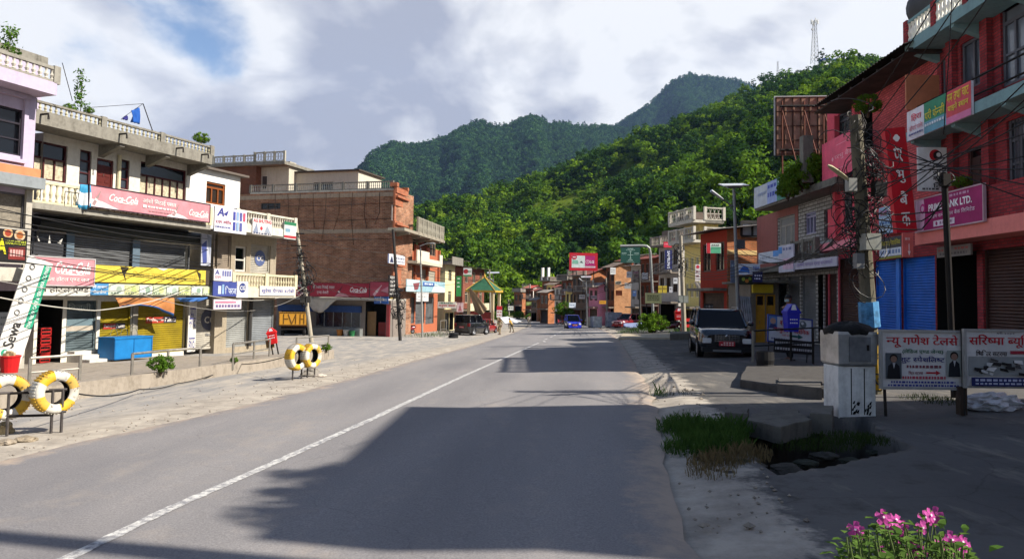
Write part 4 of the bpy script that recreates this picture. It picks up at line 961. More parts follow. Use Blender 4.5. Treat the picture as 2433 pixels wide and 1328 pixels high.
# lilac building at the left edge
FA = Fr(FL.world(0, -.25, 0), 20.5, base=FL.o.z); FA.o = FL.world(-14, -1.22, 0); FA.M = Matrix.Translation(FA.o) @ Matrix.Rotation(FA.rz, 4, 'Z')
b = Bld('lilac_building', 'lilac plastered building with a big dark window and rooftop balustrade at the left edge', FA, 9, LILAC)
XE = FA.at(83, 320)[0]
b.win((-70, 232, 50, 372), 2, 2, C('2b2630', .5), DKGL, .3)
a0 = FA.at(0, 376, .12); a1 = FA.at(60, 388, .12)
mb = MB(); mb.box(a0[0] - 5, a1[0], -.16, -.002, a1[1] - .02, a1[1] + .1); mb.box(a0[0] - 5, a1[0] - .1, -.1, -.003, a1[1] - .22, a1[1] - .1); b.mk(mb, 'sill', LILAC)
t0 = FA.at(55, 238, .1); mb = MB(); mb.box(t0[0] - 7, t0[0] + .25, -.14, -.002, t0[1] + .05, t0[1] + .2); mb.box(t0[0] - .02 + .1, t0[0] + .22, -.1, -.003, a1[1], t0[1] + .05); b.mk(mb, 'window_surround', LILAC)
sl0 = None; sl1 = FA.at(83, 213, .9)
mb = MB(); mb.box(0, XE, -.9, -.002, sl1[1], FA.at(87, 184, .9)[1]); b.mk(mb, 'roof_slab', LILAC)
mb = MB(); tz = FA.at(92, 146, .9)[1]; sz = FA.at(87, 184, .9)[1]; baluster_row(mb, 6, XE, sz, tz, -.8, .21, 4.0, rail=.1, r=.07, mp=1, mr=1); b.mk(mb, 'roof_balustrade', [PL('cfc9bc', '5a554a', .6), GREYP])
oz = FA.at(88, 424, .35); oz0 = FA.at(0, 405, .35); gz0 = FA.at(88, 448, .6)
mb = MB(); mb.box(0, XE, -.35, -.002, oz[1], oz[1] + .3); b.mk(mb, 'band', C('d9895e', .8))
mb = MB(); mb.box(0, XE, -.6, -.003, gz0[1], oz[1] - .005); b.mk(mb, 'ledge', PL('8f9598', '55585a', .4))
cz1 = FA.at(60, 462)[1]; cz0 = FA.at(60, 592)[1]
b.win((FA.at(-60, 500)[0], FA.at(60, 500)[0], cz0 - .4, cz1), 1, 1, STEEL, C('8d8577', .8, var=.3, scale=8), loc=True)
mb = MB(); q0 = FA.at(62, 500, .1)[0]; q1 = FA.at(76, 500, .1)[0]; mb.box(q0, q1, -.1, -.002, 0, cz1 + .15); b.mk(mb, 'pillar', PL('b8b2a6', '6a655a', .4))
fz1 = FA.at(40, 636, .8)[1]; fz0 = FA.at(40, 668, .8)[1]; mb = MB(); mb.box(0, XE + .15, -.8, -.003, fz0, fz1); b.mk(mb, 'fascia', PL('c4bfb2', '7a7468', .5))
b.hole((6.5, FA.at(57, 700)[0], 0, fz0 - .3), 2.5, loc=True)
b.finish(0, XE, FA.at(87, 184, .0)[1])
board(FA, (-60, 537, 61, 626), .25, 'black food and lodge board with plates of food at the left edge', '191615', [('c', .62, .12, .15, 'c9a070'), ('c', .62, .12, .1, '9a3b24'), ('c', .85, .16, .17, 'c9b090'), ('c', .85, .16, .11, 'a8622f'), ('t', 'LODGE AVAILABLE', .58, .33, .98, .45, 'b9c23a'), ('t', 'A', .42, .3, .6, .75, 'e0d820', .03), ('r', .64, .52, .97, .9, '7a2a26'), ('dots', .67, .6, .94, .8, 5, 'c9a09a')], frame='cfcac0')
# stair tower behind the lilac roof, and grey leaf of the next shop
mb = MB(); FT = Fr(FA.world(XE - 2.2, 1.4, 0), 20.5, base=FA.o.z); zt = FT.at(98, 135)[1]; zb = sz; mb.box(0, FT.at(99, 200)[0], 0, 2.6, sl1[1], zt - .25); mb.box(-.1, FT.at(99, 200)[0] + .12, -.1, 2.7, zt - .25, zt, 1); b.mk(mb, 'stair_tower', [LILAC, CONCR], fr=FT)
# small open shop leaf under it
board(FA, (0, 742, 22, 792), .6, 'pale poster on the green shop front at the left edge', 'c6c9c8', [('dots', .1, .2, .9, .3, 4, '8a8d8c'), ('dots', .1, .5, .9, .6, 4, '8a8d8c')], cat='poster', name='poster')

# third building: white fascia with sports banners
FC = Fr(FL.world(FL.at(507, 700)[0] + .02, -.12, 0), 20.5, base=FL.o.z)
b = Bld('banner_building', 'low two storey shop building with white parapet hung with banners beside the coloured shophouse', FC, 8, PL('a89c88', '6a6050', .5))
xE = FC.at(655, 650)[0]
b.shut((512, 556, 548, 640), C('9a8c7c', .6, .1, .3, 1.5)); b.win((560, 584, 584, 646), 1, 2, C('d2cdc2', .6), DKGL, .0, .09)
b.shut((597, 580, 641, 650), SHP, mark=[('c', .28, .22, .82, .72, '55628c'), ('t', .38, .38, .72, .56, 'd5d0c6', 'CG')])
FZ = FC.at(510, 487, 1.1)[1]; f0 = FC.at(510, 535, 1.1)[1]; xf = FC.at(703, 540, 1.1)[0]
mb = MB(); mb.box(0, xf, -1.1, -.95, f0, FZ - .02 - .62); mb.box(0, xf, -1.1, -.002, f0 - .12, f0); b.mk(mb, 'parapet', PL('d8d3c6', '7d766a', .4))
mb = MB(); baluster_row(mb, 0, xf, FZ - .66, FZ, -1.0, .17, 2.4, rail=.09); b.mk(mb, 'parapet_balustrade', PL('d2ccbb', '6e6858', .5))
bz1 = FC.at(560, 648, 1.0)[1]; bz0 = FC.at(560, 683, 1.0)[1]; bzz = FC.at(620, 707, 1.0)[1]; xb_ = FC.at(703, 690, 1.0)[0]
mb = MB(); baluster_row(mb, 0, xb_, bz0, bz1, -.9, .19, 2.0, rail=.1); b.mk(mb, 'balcony_balustrade', CREAM)
mb = MB(); mb.box(0, xb_, -1.0, -.002, bzz, bz0 - .002); b.mk(mb, 'balcony_slab', PL('d0c9b8', '7d766a', .45))
b.shut((FC.at(540, 720)[0], FC.at(590, 720)[0], .05, FC.at(545, 712)[1]), C('9fa09c', .55, .2, .2, 1.4), loc=True); b.shut((FC.at(597, 720)[0], FC.at(653, 720)[0], .05, FC.at(597, 712)[1]), C('8d9194', .55, .2, .2, 1.4), loc=True)
b.finish(0, xE, f0)
mb = MB(); x_ = FC.at(592, 720)[0]; mb.tube([(x_, -.1, .05), (x_ - .02, -.12, 1.2), (x_ + .04, -.1, bzz)], .09, 7); b.mk(mb, 'post', C('3c3a38', .8))
PH_ = [('t', 'A', .06, .04, .28, .38, '3a3f8c', .03, .2), ('p', [(.26, .28), (.42, .1), (.36, .34)], '3a3f8c'), ('t', 'ए.एम. स्पोर्टस्', .03, .52, .52, .7, 'a8324e', .02), ('dots', .03, .78, .5, .84, 7, '55598e')]
for i in range(7): PH_.append(('r', .56 + (i % 4) * .105, .12 + (i // 4) * .42, .63 + (i % 4) * .105, .46 + (i // 4) * .42, ('454a9c', '8aa8d0', '5a5e9e', 'c2526a')[i % 4]))
board(FC, (511, 489, 585, 558), 1.16, 'big white banner with blue animal logo and rows of shirts', 'd9d8e2', PH_, name='banner')
board(FC, (601, 517, 645, 561), 1.16, 'white banner with red title and clothing pictures on the parapet', 'dcd8d6', [('t', 'AG SHUTING', .03, .04, .97, .26, 'b83040', .03), ('c', .45, .6, .12, 'b83040'), ('p', [(.02, .9), (.2, .3), (.3, .9)], '8a93a8'), ('p', [(.6, .85), (.75, .4), (.95, .85)], '9aa2b0'), ('dots', .05, .88, .95, .96, 6, '3f4a6a')], name='banner')
board(FC, (676, 526, 703, 570), 1.16, 'small green and red topped poster at the right end of the parapet', 'ccd4d0', [('r', 0, 0, 1, .18, '2f7a55'), ('r', .08, .25, .92, .62, 'd8dde0'), ('r', .1, .4, .5, .6, '7da0b4'), ('r', 0, .8, 1, .94, 'b0323c')], name='poster', cat='poster')
board(FC, (509, 638, 551, 668), 1.08, 'white banner of telephones on the balcony above the blue fridge board', 'd4d2d8', [('t', 'A', .05, .1, .3, .5, '3a3f8c', .02), ('t', 'ए.एम.', .05, .6, .4, .85, 'b06a78')] + [('r', .45 + i * .13, .15, .53 + i * .13, .6, '6a70a8') for i in range(4)], name='banner')
board(FC, (507, 668, 563, 704), 1.1, 'blue refrigerator board with pale bottle pictures', '3f4c92', [('r', .2, .3, .32, .85, 'c5d0e0'), ('r', .36, .2, .44, .85, '8fb0d0'), ('t', 'फि्रज', .48, .3, .95, .85, 'c9d2e6', .02)])
board(FC, (563, 668, 589, 707), 1.1, 'white square board with a dark blue round CG emblem', 'd5d4d2', [('c', .5, .4, .3, '3d4a80'), ('t', 'CG', .26, .28, .74, .54, 'e0e0e2', .03)])
board(FC, (508, 711, 573, 734), 1.0, 'pink and white shop board hanging under the blue refrigerator board', 'd8ccd4', [('r', .05, .2, .8, .38, 'c07a94'), ('dots', .08, .55, .95, .8, 8, '6a5a86')])
board(FC, (618, 679, 701, 703), 1.06, 'long white board with one line of blue Devanagari letters on the balcony', 'd9d4cc', [('t', 'सुरेश पेन्ट्स स्टोर्स', .04, .25, .96, .8, '5258a0', .02)])

# white wall and orange window set back above it
FD = Fr(FL.world(FL.at(444, 440, -1.6)[0], 1.6, 0), 20.5, base=FL.o.z)
b = Bld('white_house', 'bright white upper house with an orange wooden window set back from the street', FD, 7, PL('f0eee8', 'a8a296', .25))
b.win((491, 430, 534, 490), 3, 1, C('8a4a1c', .5), GL('2a2018', .3), .25, .09)
q = FD.at(571, 430); b.finish(0, q[0], FD.at(445, 393)[1]); mb = MB(); mb.box(-.0, q[0] + .3, -.3, 7.2, FD.at(445, 393)[1], FD.at(445, 393)[1] + .1); b.mk(mb, 'roof', C('6a6058', .8))
# brick building with the blank side wall
FS = Fr(G(930, 797), 106); D5 = FS.at(510, 600)[0]
FS = Fr(FS.world(D5, 0, 0), 107, base=FS.o.z); XC = FS.at(930, 700)[0]
BRK = BR('b8805f', '92593f', 'a8947f', 1.5, .55); BRO = BR('c06a44', 'a85636', '98826e', stain=.3)
b = Bld('brick_building', 'tall brown brick building with a blank side wall and ornate orange street front', FS, 4.2, BRK)
TZ = FS.at(925, 452)[1]
b.win((620, 483, 666, 497), 3, 1, C('5a5048', .7), DKGL, bar=.05)
b.finish(0, XC, TZ)
mb = MB(); mb.box(XC * .2, XC + .05, .02, .14, TZ, TZ + .14); baluster_row(mb, XC * .2, XC - .2, TZ + .14, TZ + .85, .1, .2, 2.6, rail=.1, mp=1, mr=1); b.mk(mb, 'parapet_balustrade', [PL('cfcabc', '5a5448', .6), CONCR])
mb = MB()
for zq in (FS.at(900, 548)[1], FS.at(900, 690)[1], TZ - .35): mb.box(.5, XC, -.03, -.002, zq - .2, zq + .16)
b.mk(mb, 'concrete_band', PL('b09c86', '6a5c4e', .6))
mb = MB(); rnd = random.Random(5)
for i in range(9):
    x = XC * (.35 + .072 * i); mb.tube([(x, -.05, TZ - .1), (x + rnd.uniform(-.2, .2), -.07, TZ - 2), (x + rnd.uniform(-.5, .3), -.05, TZ - rnd.uniform(3, 5.5))], .025, 4)
for zq in (TZ - 1.2, TZ - 2.6, TZ - 4.4): mb.tube([(XC * .3, -.06, zq), (XC * .6, -.07, zq - .1), (XC, -.06, zq + .05)], .018, 4)
b.mk(mb, 'hanging_wire', C('3a2a22', .9))
F5 = Fr(FS.world(XC, 0, 0), 11, base=FS.o.z); W5 = F5.at(960, 600)[0]
bb = Bld.__new__(Bld); bb.fr = F5; bb.depth = 4; bb.wallm = BRO; bb.open = []; bb.root = b.root
for r in ((934, 487, 953, 530), (934, 567, 953, 612)): bb.win(r, 3, 1, C('b8aca4', .6), DKGL, .3, .08, grille=True)
mb = MB()
for zq, hh, dd in ((F5.at(945, 455)[1], .5, .3), (F5.at(945, 470)[1], .18, .45), (F5.at(945, 548)[1], .35, .3), (F5.at(945, 535)[1], .16, .42), (F5.at(945, 630)[1], .3, .3)): mb.box(-.1, W5, -dd, -.012, zq - hh / 2, zq + hh / 2)
for s_ in (0, W5 - .35): mb.box(s_ - .05, s_ + .3, -.12, -.013, 3, F5.at(945, 470)[1])
zt = F5.at(930, 438)[1]; mb.box(-.1, W5, -.22, -.014, F5.at(945, 455)[1] + .26, zt - .1); mb.box(-.2, .35, -.34, .3, zt - .1, zt + .25); mb.box(W5 - .35, W5 + .02, -.34, .3, zt - .1, zt + .2)
bb.mk(mb, 'cornice', BRO)
bb.finish(0, W5, F5.at(930, 445)[1], name='street_front') if False else None
mb = MB(); ops = bb.open; xs = sorted({0, W5, *[v for o_ in ops for v in o_[:2]]}); zs = sorted({-.5, F5.at(930, 447)[1], *[v for o_ in ops for v in o_[2:4]]})
for i in range(len(xs) - 1):
    for j in range(len(zs) - 1):
        if not any(o_[0] < (xs[i] + xs[i + 1]) / 2 < o_[1] and o_[2] < (zs[j] + zs[j + 1]) / 2 < o_[3] for o_ in ops): mb.box(xs[i], xs[i + 1], -.2, -.011, zs[j], zs[j + 1])
bb.mk(mb, 'street_front', BRO)
# roof rooms and brick block behind
FP = Fr(FS.world(0, 5.2, 0), 107, base=FS.o.z)
b2 = Bld('roof_house', 'cream rooftop house with a flat roof behind the brick wall', FP, 5, PL('cfc9b8', '8f887a', .35))
xa, xb = FP.at(680, 430)[0], FP.at(851, 430)[0]; b2.win((745, 434, 791, 452), 3, 1, C('5c5650', .6), DKGL); ztp = FP.at(700, 412)[1]; b2.finish(xa, xb, ztp, base=TZ - 1)
mb = MB(); mb.box(xa - .3, xb + .25, -.3, 5.3, ztp, ztp + .14); b2.mk(mb, 'roof', C('4c443e', .8))
FQ = Fr(FS.world(0, 3.2, 0), 107, base=FS.o.z)
b3 = Bld('brick_block', 'brick block with a concrete rooftop terrace and screen balustrade behind the long red sign building', FQ, 6, BR('8e5440', '74442f', '7c6c5c'))
xa, xb, xc = FQ.at(440, 430)[0], FQ.at(608, 430)[0], FQ.at(681, 420)[0]; zt = FQ.at(600, 395)[1]
b3.finish(xa, xb, zt, base=0)
mb = MB(); mb.box(xa, xc, -.4, 5, zt + .002, zt + .3); b3.mk(mb, 'roof_slab', CONCR)
mb = MB(); lattice_row(mb, xa, xb, zt + .3, FQ.at(600, 370)[1], -.3, 1.3); lattice_row(mb, xb, xc - .1, zt + .3, FQ.at(620, 366)[1] + .1, -.3, 1.3); mb.box(xc - 1.2, xc, .5, 1.6, zt + .3, FQ.at(670, 382)[1]); b3.mk(mb, 'terrace_balustrade', PL('b4b0a2', '5a554a', .6))
b3.win((FQ.at(610, 430)[0] - .0, FQ.at(610, 430)[0] + .01, 1, 1.01), 1, 1, STEEL, DKGL, loc=True) if False else None
FQ2 = Fr(FQ.world(xb + .01, .8, 0), 107, base=FQ.o.z); bb = Bld.__new__(Bld); bb.fr = FQ2; bb.depth = 4; bb.wallm = PL('c9c2b0', '857d70', .4); bb.open = []; bb.root = b3.root
bb.win((608, 418, 634, 450), 2, 1, C('e0dcd2', .6), GL('4a4440', .3)); bb.finish(0, xc - xb - .3, zt - .02, base=0, name='terrace_room')

# single storey eatery with the red sign in front of the brick wall
FE = Fr(FS.world(0, -3.2, 0), 106, left=657, base=FS.o.z + .05)
b = Bld('eatery', 'single storey eatery with red sign, blue awning band and grey glazed counter', FE, 3.1, PL('8a8078', '5c544c', .4))
XE2 = FE.at(928, 750)[0]; ez = FE.at(800, 712)[1]
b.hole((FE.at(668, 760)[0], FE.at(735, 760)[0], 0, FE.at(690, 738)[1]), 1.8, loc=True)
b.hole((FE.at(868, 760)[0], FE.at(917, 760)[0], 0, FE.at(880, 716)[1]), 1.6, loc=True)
b.win((FE.at(748, 760)[0], FE.at(856, 760)[0], FE.at(800, 778)[1], FE.at(800, 738)[1]), 5, 1, C('9a9c9a', .5, .2), GL('1c2030', .15), bar=.07, loc=True)
b.finish(0, XE2, ez)
mb = MB(); mb.box(0, XE2, -1.4, 3.1, ez + .002, ez + .16); b.mk(mb, 'roof_slab', PL('b5b0a6', '6a655c', .5))
mb = MB(); a0 = FE.at(660, 738, .25); a1 = FE.at(857, 722, .25); mb.box(a0[0], a1[0], -.25, -.02, a0[1], a0[1] + .55); b.mk(mb, 'awning_band', C('27467e', .7))
mb = MB(); mb.box(FE.at(745, 790, .3)[0], FE.at(858, 790, .3)[0], -.55, -.003, 0, FE.at(800, 779, .3)[1]); b.mk(mb, 'counter', C('8f9290', .5, .2))
mb = MB(); mb.box(FE.at(918, 760, .05)[0], FE.at(926, 760, .05)[0], -.07, -.003, 0, ez - .3); b.mk(mb, 'pillar', C('b04a4c', .7))
mb = MB(); q = FE.at(869, 760)[0]; mb.box(q, q + .8, .3, .36, .02, 2.1); b.mk(mb, 'door', C('8a6a44', .6))
mb = MB(); q = FE.at(893, 770)[0]; mb.box(q, q + .7, .5, 1.0, .02, 1.2); b.mk(mb, 'shelf', C('8a2c28', .6))
RED2 = 'a8283c'
board(FE, (737, 672, 877, 706), 1.5, 'deep red soft drink sign with bottle over the eatery', RED2, [('bottle', .46, .93, .85, '6a2030', .55), ('p', [(.42, 1), (.5, .7), (.6, .8), (.68, 1)], 'c88a92')] + coke(.68, .28, .96, .66) + [('t', 'रञ्जित मिठाई पसल', .05, .15, .42, .45, 'e6d0d0', .02), ('t', 'एण्ड बेकरी', .12, .55, .32, .85, 'e6d0d0', .02)], frame='5a2a34')
board(FE, (880, 670, 922, 704), 1.5, 'square red soft drink panel with a big bottle beside the deep red sign', 'b8485a', [('bottle', .2, .95, .95, 'd9a8b0', .7), ('p', [(.6, .6), (1, .3), (1, .8)], 'cf8a96')], frame='5a2a34')
board(FE, (702, 672, 735, 704), 1.45, 'short deep red sign panel left of the utility pole', RED2, [('t', 'Coca', .1, .6, .9, .9, 'e6d0d0', .02, .4), ('r', .1, .1, .7, .3, 'd8c8c8')])
board(FE, (889, 701, 922, 722), 1.35, 'small bright blue double board hanging under the red panel', '2f62b0', [('r', .45, .1, .5, .9, 'dfe6ee'), ('t', 'पसल', .05, .3, .42, .7, 'dfe6ee'), ('t', 'चिया', .55, .3, .95, .7, 'dfe6ee')])
cloth('canvas_sheet', 'crumpled white canvas sheet hanging from the edge of the eatery roof', ((724, 706, 1.35), (822, 704, 1.35), (790, 716, 1.2), (745, 738, 1.1)), [C('c9c4b8', .9)], FE, 'canvas', sag=.5)
# cafe things along its front
def pot(name, label, px, py, fr, off, r, h, col, cat):
    x, z = fr.at(px, py, off); q = fr.world(x, -off, 0); q.z = g2(q.x, q.y); o = empty(name, q, 0, label, cat); mb = MB(); mb.lathe([(0, 0), (r * .75, 0), (r, h), (r * .92, h), (r * .9, h - .03), (0, h - .04)], 12); mb.build('tub', C(col, .5), o, smooth=False)
    mb = MB(); mb.lathe([(r * .98, h - .02), (r * 1.1, h - .02), (r * 1.1, h + .03), (r * .98, h + .03)], 12); mb.build('rim', C(col, .5), o); return o
pot('bucket', 'orange plastic bucket in front of the eatery counter', 807, 800, FE, .9, .28, .5, 'c07a30', 'bucket'); pot('bucket', 'white plastic bucket beside the orange one at the eatery', 822, 800, FE, .9, .25, .5, 'cfcac0', 'bucket'); pot('bucket', 'green plastic bucket at the right of the eatery counter', 836, 802, FE, .9, .25, .42, '2f7a4a', 'bucket')

# orange house with balconies
F7 = Fr(F5.world(W5 + .03, .15, 0), 8.5, base=F5.o.z - .05); W7 = F7.at(1040, 700)[0]
ORP = PL('b5694a', '7d4a36', .4); b = Bld('balcony_house', 'orange plastered house with three tiers of cream balconies', F7, 8, ORP)
for i, r in enumerate(((969, 562, 990, 598), (996, 566, 1018, 604), (1023, 570, 1035, 610))): b.door(r, C('7a3c2a', .6)) if i == 1 else b.win(r, 2, 1, C('b0937c', .6), GL('2a2c30', .2), .2)
for r in ((970, 634, 990, 668), (1000, 640, 1034, 672)): b.win(r, 2, 1, C('c2b8a8', .6), C('a8a090', .7), .2)
for r in ((963, 706, 984, 768), (988, 706, 1008, 768), (1012, 706, 1030, 768)): b.shut(r, SHG)
PALE = PL('cdc6b2', '7a7364', .5)
b.slab((961, 548, 1057, 572), 1.5, PL('a29a8a', '5f584c', .6), 'roof_slab', 4); z_ = F7.at(961, 548, 1.5)[1]; zt = F7.at(964, 503, 1.5)[1]; xw = F7.at(1055, 545, 1.5)[0]
mb = MB(); baluster_row(mb, 0, xw, z_, zt, -1.4, .3, 1.5, rail=.1, r=.1); b.mk(mb, 'roof_balustrade', PL('9c9788', '5c574c', .5))
zb = F7.at(965, 614, 1.4)[1]; mb = MB(); mb.box(0, xw, -1.4, -.002, zb - .25, zb); b.mk(mb, 'balcony_slab', PALE)
mb = MB(); mb.box(0, W7 * .32, -1.42, -1.3, zb + .002, zb + 1.0); mb.box(W7 * .32, xw - 1.1, -1.4, -1.32, zb + .002, zb + .35); mb.box(xw - 1.1, xw, -1.42, -1.3, zb + .002, zb + 1.0); b.mk(mb, 'balcony_parapet', PL('dcd5c2', '857e6c', .4))
zc = F7.at(965, 690, 1.2)[1]; mb = MB(); mb.box(0, xw, -1.2, -.002, zc - .2, zc); mb.box(0, xw, -1.2, -1.12, zc + .002, zc + .9); b.mk(mb, 'balcony_slab', PALE)
for q in (.28, .62, .98): mb = MB(); mb.box(W7 * q - .15, W7 * q + .15, -.25, -.003, zc, z_ - .6); b.mk(mb, 'pillar', ORP)
b.finish(0, W7, z_ - .55)
board(F7, (966, 663, 1057, 695), 1.3, 'pale blue banner along the lower balcony of the orange house', '9cc0cc', [('p', [(0, 0), (.3, 0), (.2, 1), (0, 1)], 'c2d8de'), ('r', .38, .12, .68, .5, '3f62a8'), ('p', [(.14, .3), (.3, .2), (.26, .8), (.18, .9)], '8a4a50'), ('dots', .42, .2, .65, .35, 4, 'dfe8ee'), ('p', [(.7, .2), (1, .6), (1, 1), (.6, 1)], 'd0e0e2')], name='banner')
board(F5, (923, 602, 962, 630), .95, 'white board with dark figure over the corner of the brick building', 'd4d6da', [('p', [(.08, .9), (.2, .15), (.3, .9)], '2b2f52'), ('dots', .38, .3, .95, .45, 4, '6a6f88'), ('dots', .45, .65, .95, .8, 4, '8a8fa2'), ('r', 0, 0, .03, 1, '2b3f8a')])
board(F5, (924, 654, 944, 704), .7, 'tall black board with five lines of white Devanagari words', '1f1d1e', [('t', w_, .12, .04 + i * .19, .88, .17 + i * .19, 'd0cdc8', .02) for i, w_ in enumerate(('माया', 'दुध', 'डेरी', 'उद्योग', 'बनेपा'))])
board(F5, (926, 704, 943, 722), .7, 'small black board with a yellow word under the tall black board', '1f1d1e', [('t', 'चिया', .1, .15, .9, .5, 'c9a820', .02)])
board(F7, (990, 690, 1018, 716), 1.25, 'white paper notice hanging below the pale blue banner', 'd3d2d2', [('dots', .1, .2, .9, .3, 3, '9a9a9c'), ('dots', .1, .5, .8, .6, 3, '9a9a9c')], cat='poster', name='poster')
DIM[0] = 1.0
DIM[0] = 1.36  # shaded right row: base colours raised to lift the shade
# ------------------------------------------------------------------ right hand row, near to far
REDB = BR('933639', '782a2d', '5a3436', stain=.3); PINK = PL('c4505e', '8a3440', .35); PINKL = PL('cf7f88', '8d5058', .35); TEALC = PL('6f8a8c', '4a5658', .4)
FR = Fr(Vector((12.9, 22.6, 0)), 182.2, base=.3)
b = Bld('red_brick_building', 'dark red brick building with grey blue balcony slabs and bank signs at the right edge', FR, 9, REDB)
XL0 = FR.at(2076, 700)[0]; XR0 = FR.at(2076, 700)[0] + 6.9; XW = FR.at(2226, 150)[0]
GREYW = C('4a4a50', .5); SALM = PL('c05a4c', '8a3c34', .3)
zs3 = FR.at(2150, 130, .85)[1]; zs2 = FR.at(2160, 336, .85)[1]; zs1 = FR.at(2172, 583, .85)[1]
b.win((2376, 12, 2470, 170), 3, 2, GREYW, GL('5a6068', .15), .25, .09); b.win((2282, 107, 2337, 196), 2, 1, GREYW, GL('40464e', .15), .0, .09); b.win((2236, 146, 2262, 214), 1, 2, GREYW, GL('2a2e34', .15), .0, .08)
b.win((2391, 290, 2480, 428), 3, 2, GREYW, GL('3a3f46', .15), .3, .08, grille=True); b.door((2300, 356, 2356, 440), C('3a2420', .5))
zg = .12
def rr(fr, p0, p1, py, z0=zg): a = fr.at(p0, py); c = fr.at(p1, py); return (a[0], c[0], z0, FR.at(p0, py)[1])
ztop = zs1 - .25
BLUS = C('1d5cae', .5, .1, .2, 1.4); BRNS = C('3c2620', .55, .1, .25, 1.4)
b.shut((FR.at(2078, 700)[0], FR.at(2133, 700)[0], zg, ztop), BLUS, loc=True, label='narrow blue roller shutter'); b.shut((FR.at(2142, 700)[0], FR.at(2222, 700)[0], zg, ztop), BLUS, loc=True, label='wide blue roller shutter')
b.hole((FR.at(2226, 700)[0], FR.at(2322, 700)[0], 0, ztop), 2.5, loc=True); b.shut((FR.at(2336, 700)[0], FR.at(2440, 700)[0], zg, ztop), BRNS, loc=True, label='dark brown roller shutter'); b.shut((FR.at(2460, 700)[0], FR.at(2560, 700)[0], zg, ztop), BRNS, loc=True)
XR0 = FR.at(2600, 700)[0]
q = FR.at(2137.5, 700)[0]; mb = MB(); mb.box(q - .12, q + .12, -.06, -.003, 0, ztop); b.mk(mb, 'pillar', C('2a6cc0', .5))
b.finish(XL0, XR0, zs1 + .1, name='wall'); b.finish(XW, XR0, zs3, base=zs1 + .1)
for z_, nm, m_, h_ in ((zs3, 'roof_slab', TEALC, .3), (zs2, 'balcony_slab', TEALC, .3)):
    x_ = FR.at(2150, 130, .85)[0]; mb = MB(); mb.box(x_, XR0, -.85, -.003, z_, z_ + h_)
    for i in range(3): xx = x_ + .3 + i * 2.2; mb.prism([(-.8, z_), (-.003, z_), (-.003, z_ - .35), (-.8, z_ - .08)], xx - .1, xx + .1, 0, 'x')
    b.mk(mb, nm, [m_])
x_ = FR.at(2150, 100, .85)[0]; mb = MB(); zt = FR.at(2152, 52, .85)[1]; baluster_row(mb, x_, XR0, zs3 + .3, zt, -.75, .2, 1.55, mr=1, mp=2, rail=.09, r=.07); b.mk(mb, 'roof_balustrade', [PL('d5d0c4', '8a857a', .3), TEALC, REDB])
mb = MB(); x_ = FR.at(2174, 580, .85)[0]; mb.box(x_, XR0, -.85, -.003, zs1, zs1 + .42); b.mk(mb, 'fascia', PL('c9766e', '8d4e48', .3))
mb = MB(); mb.box(x_, XR0, -.8, -.72, zs1 + .425, zs1 + 1.25); b.mk(mb, 'balcony_parapet', REDB)
mb = MB(); x2_ = FR.at(2160, 330, .85)[0]; 
for zz_ in (.95, .5): mb.tube([(x2_, -.78, zs2 + zz_), (XR0, -.78, zs2 + zz_)], .03, 5)
b.mk(mb, 'balcony_rail', IRON)
for px in (2262, 2345): x_ = FR.at(px, 150)[0]; mb = MB(); mb.box(x_ - .02, x_ + .3, -.18, -.003, 0 + zs1 + .45, zs3); b.mk(mb, 'pier', REDB)
# dish on the roof
def dish(loc, rz, label, r=.55):
    o = empty('satellite_dish', loc, rz, label, 'satellite dish'); mb = MB(); mb.lathe([(0, 0), (r * .4, .03), (r * .75, .1), (r, .2), (r * .98, .21), (r * .73, .12), (0, .02)], 20); d = mb.build('bowl', C('3a3c40', .5, .3), o, smooth=True); d.location = (0, 0, .7); d.rotation_euler = (R(62), 0, 0)
    mb = MB(); mb.tube([(0, 0, -.1), (0, .05, .7)], .035, 6); mb.build('mast', IRON, o); mb = MB(); mb.tube([(0, -.1, .55), (0, -.55, .95)], .012, 4); mb.lathe([(0, 0), (.04, 0), (.04, .1), (0, .1)], 8, (0, -.56, .9)); mb.build('feed_arm', IRON, o); return o
q = FR.at(2190, 22, .5); dish(FR.world(q[0], -.45, zt - .45), 2.2, 'dark satellite dish on the roof edge of the red brick building', .6)

# pink building
FK = Fr(Vector((12.92, 22.6, 0)), 182.2, base=.3); xl = FK.at(1966, 400)[0]; FKx = FK
b = Bld('pink_building', 'bright pink building under a wide dark tin roof beside the red brick building', FK, 8, PINK)
xr2 = XL0 - .02
b.win((1991, 274, 2028, 330), 3, 1, GREYW, GL('3a4246', .15), .25, .08); b.win((2004, 442, 2031, 535), 2, 2, GREYW, GL('4a5054', .15), .25, .08)
zr = FK.at(1935, 258, 1.0)[1]
b.hole((FK.at(2045, 250)[0], FK.at(2074, 250)[0], FK.at(2050, 360)[1], zr - .5), 1.4, loc=True)
zf = FK.at(1985, 592, .7)[1]
b.shut((FK.at(1953 + 16, 700)[0], FK.at(1988, 700)[0], .1, zf - .3), BRNS, loc=True, label='narrow brown roller shutter'); b.shut((FK.at(1993, 700)[0], FK.at(2048, 700)[0], .1, zf - .3), BRNS, loc=True, label='wide brown roller shutter')
b.finish(xl, xr2, zr + .1); b.wallm = BR('bc5658', 'a2484a', '7a4040', stain=.3); b.open = []; b.finish(xr2 + .001, XW - .02, zr + .35, base=zs1 + .1)
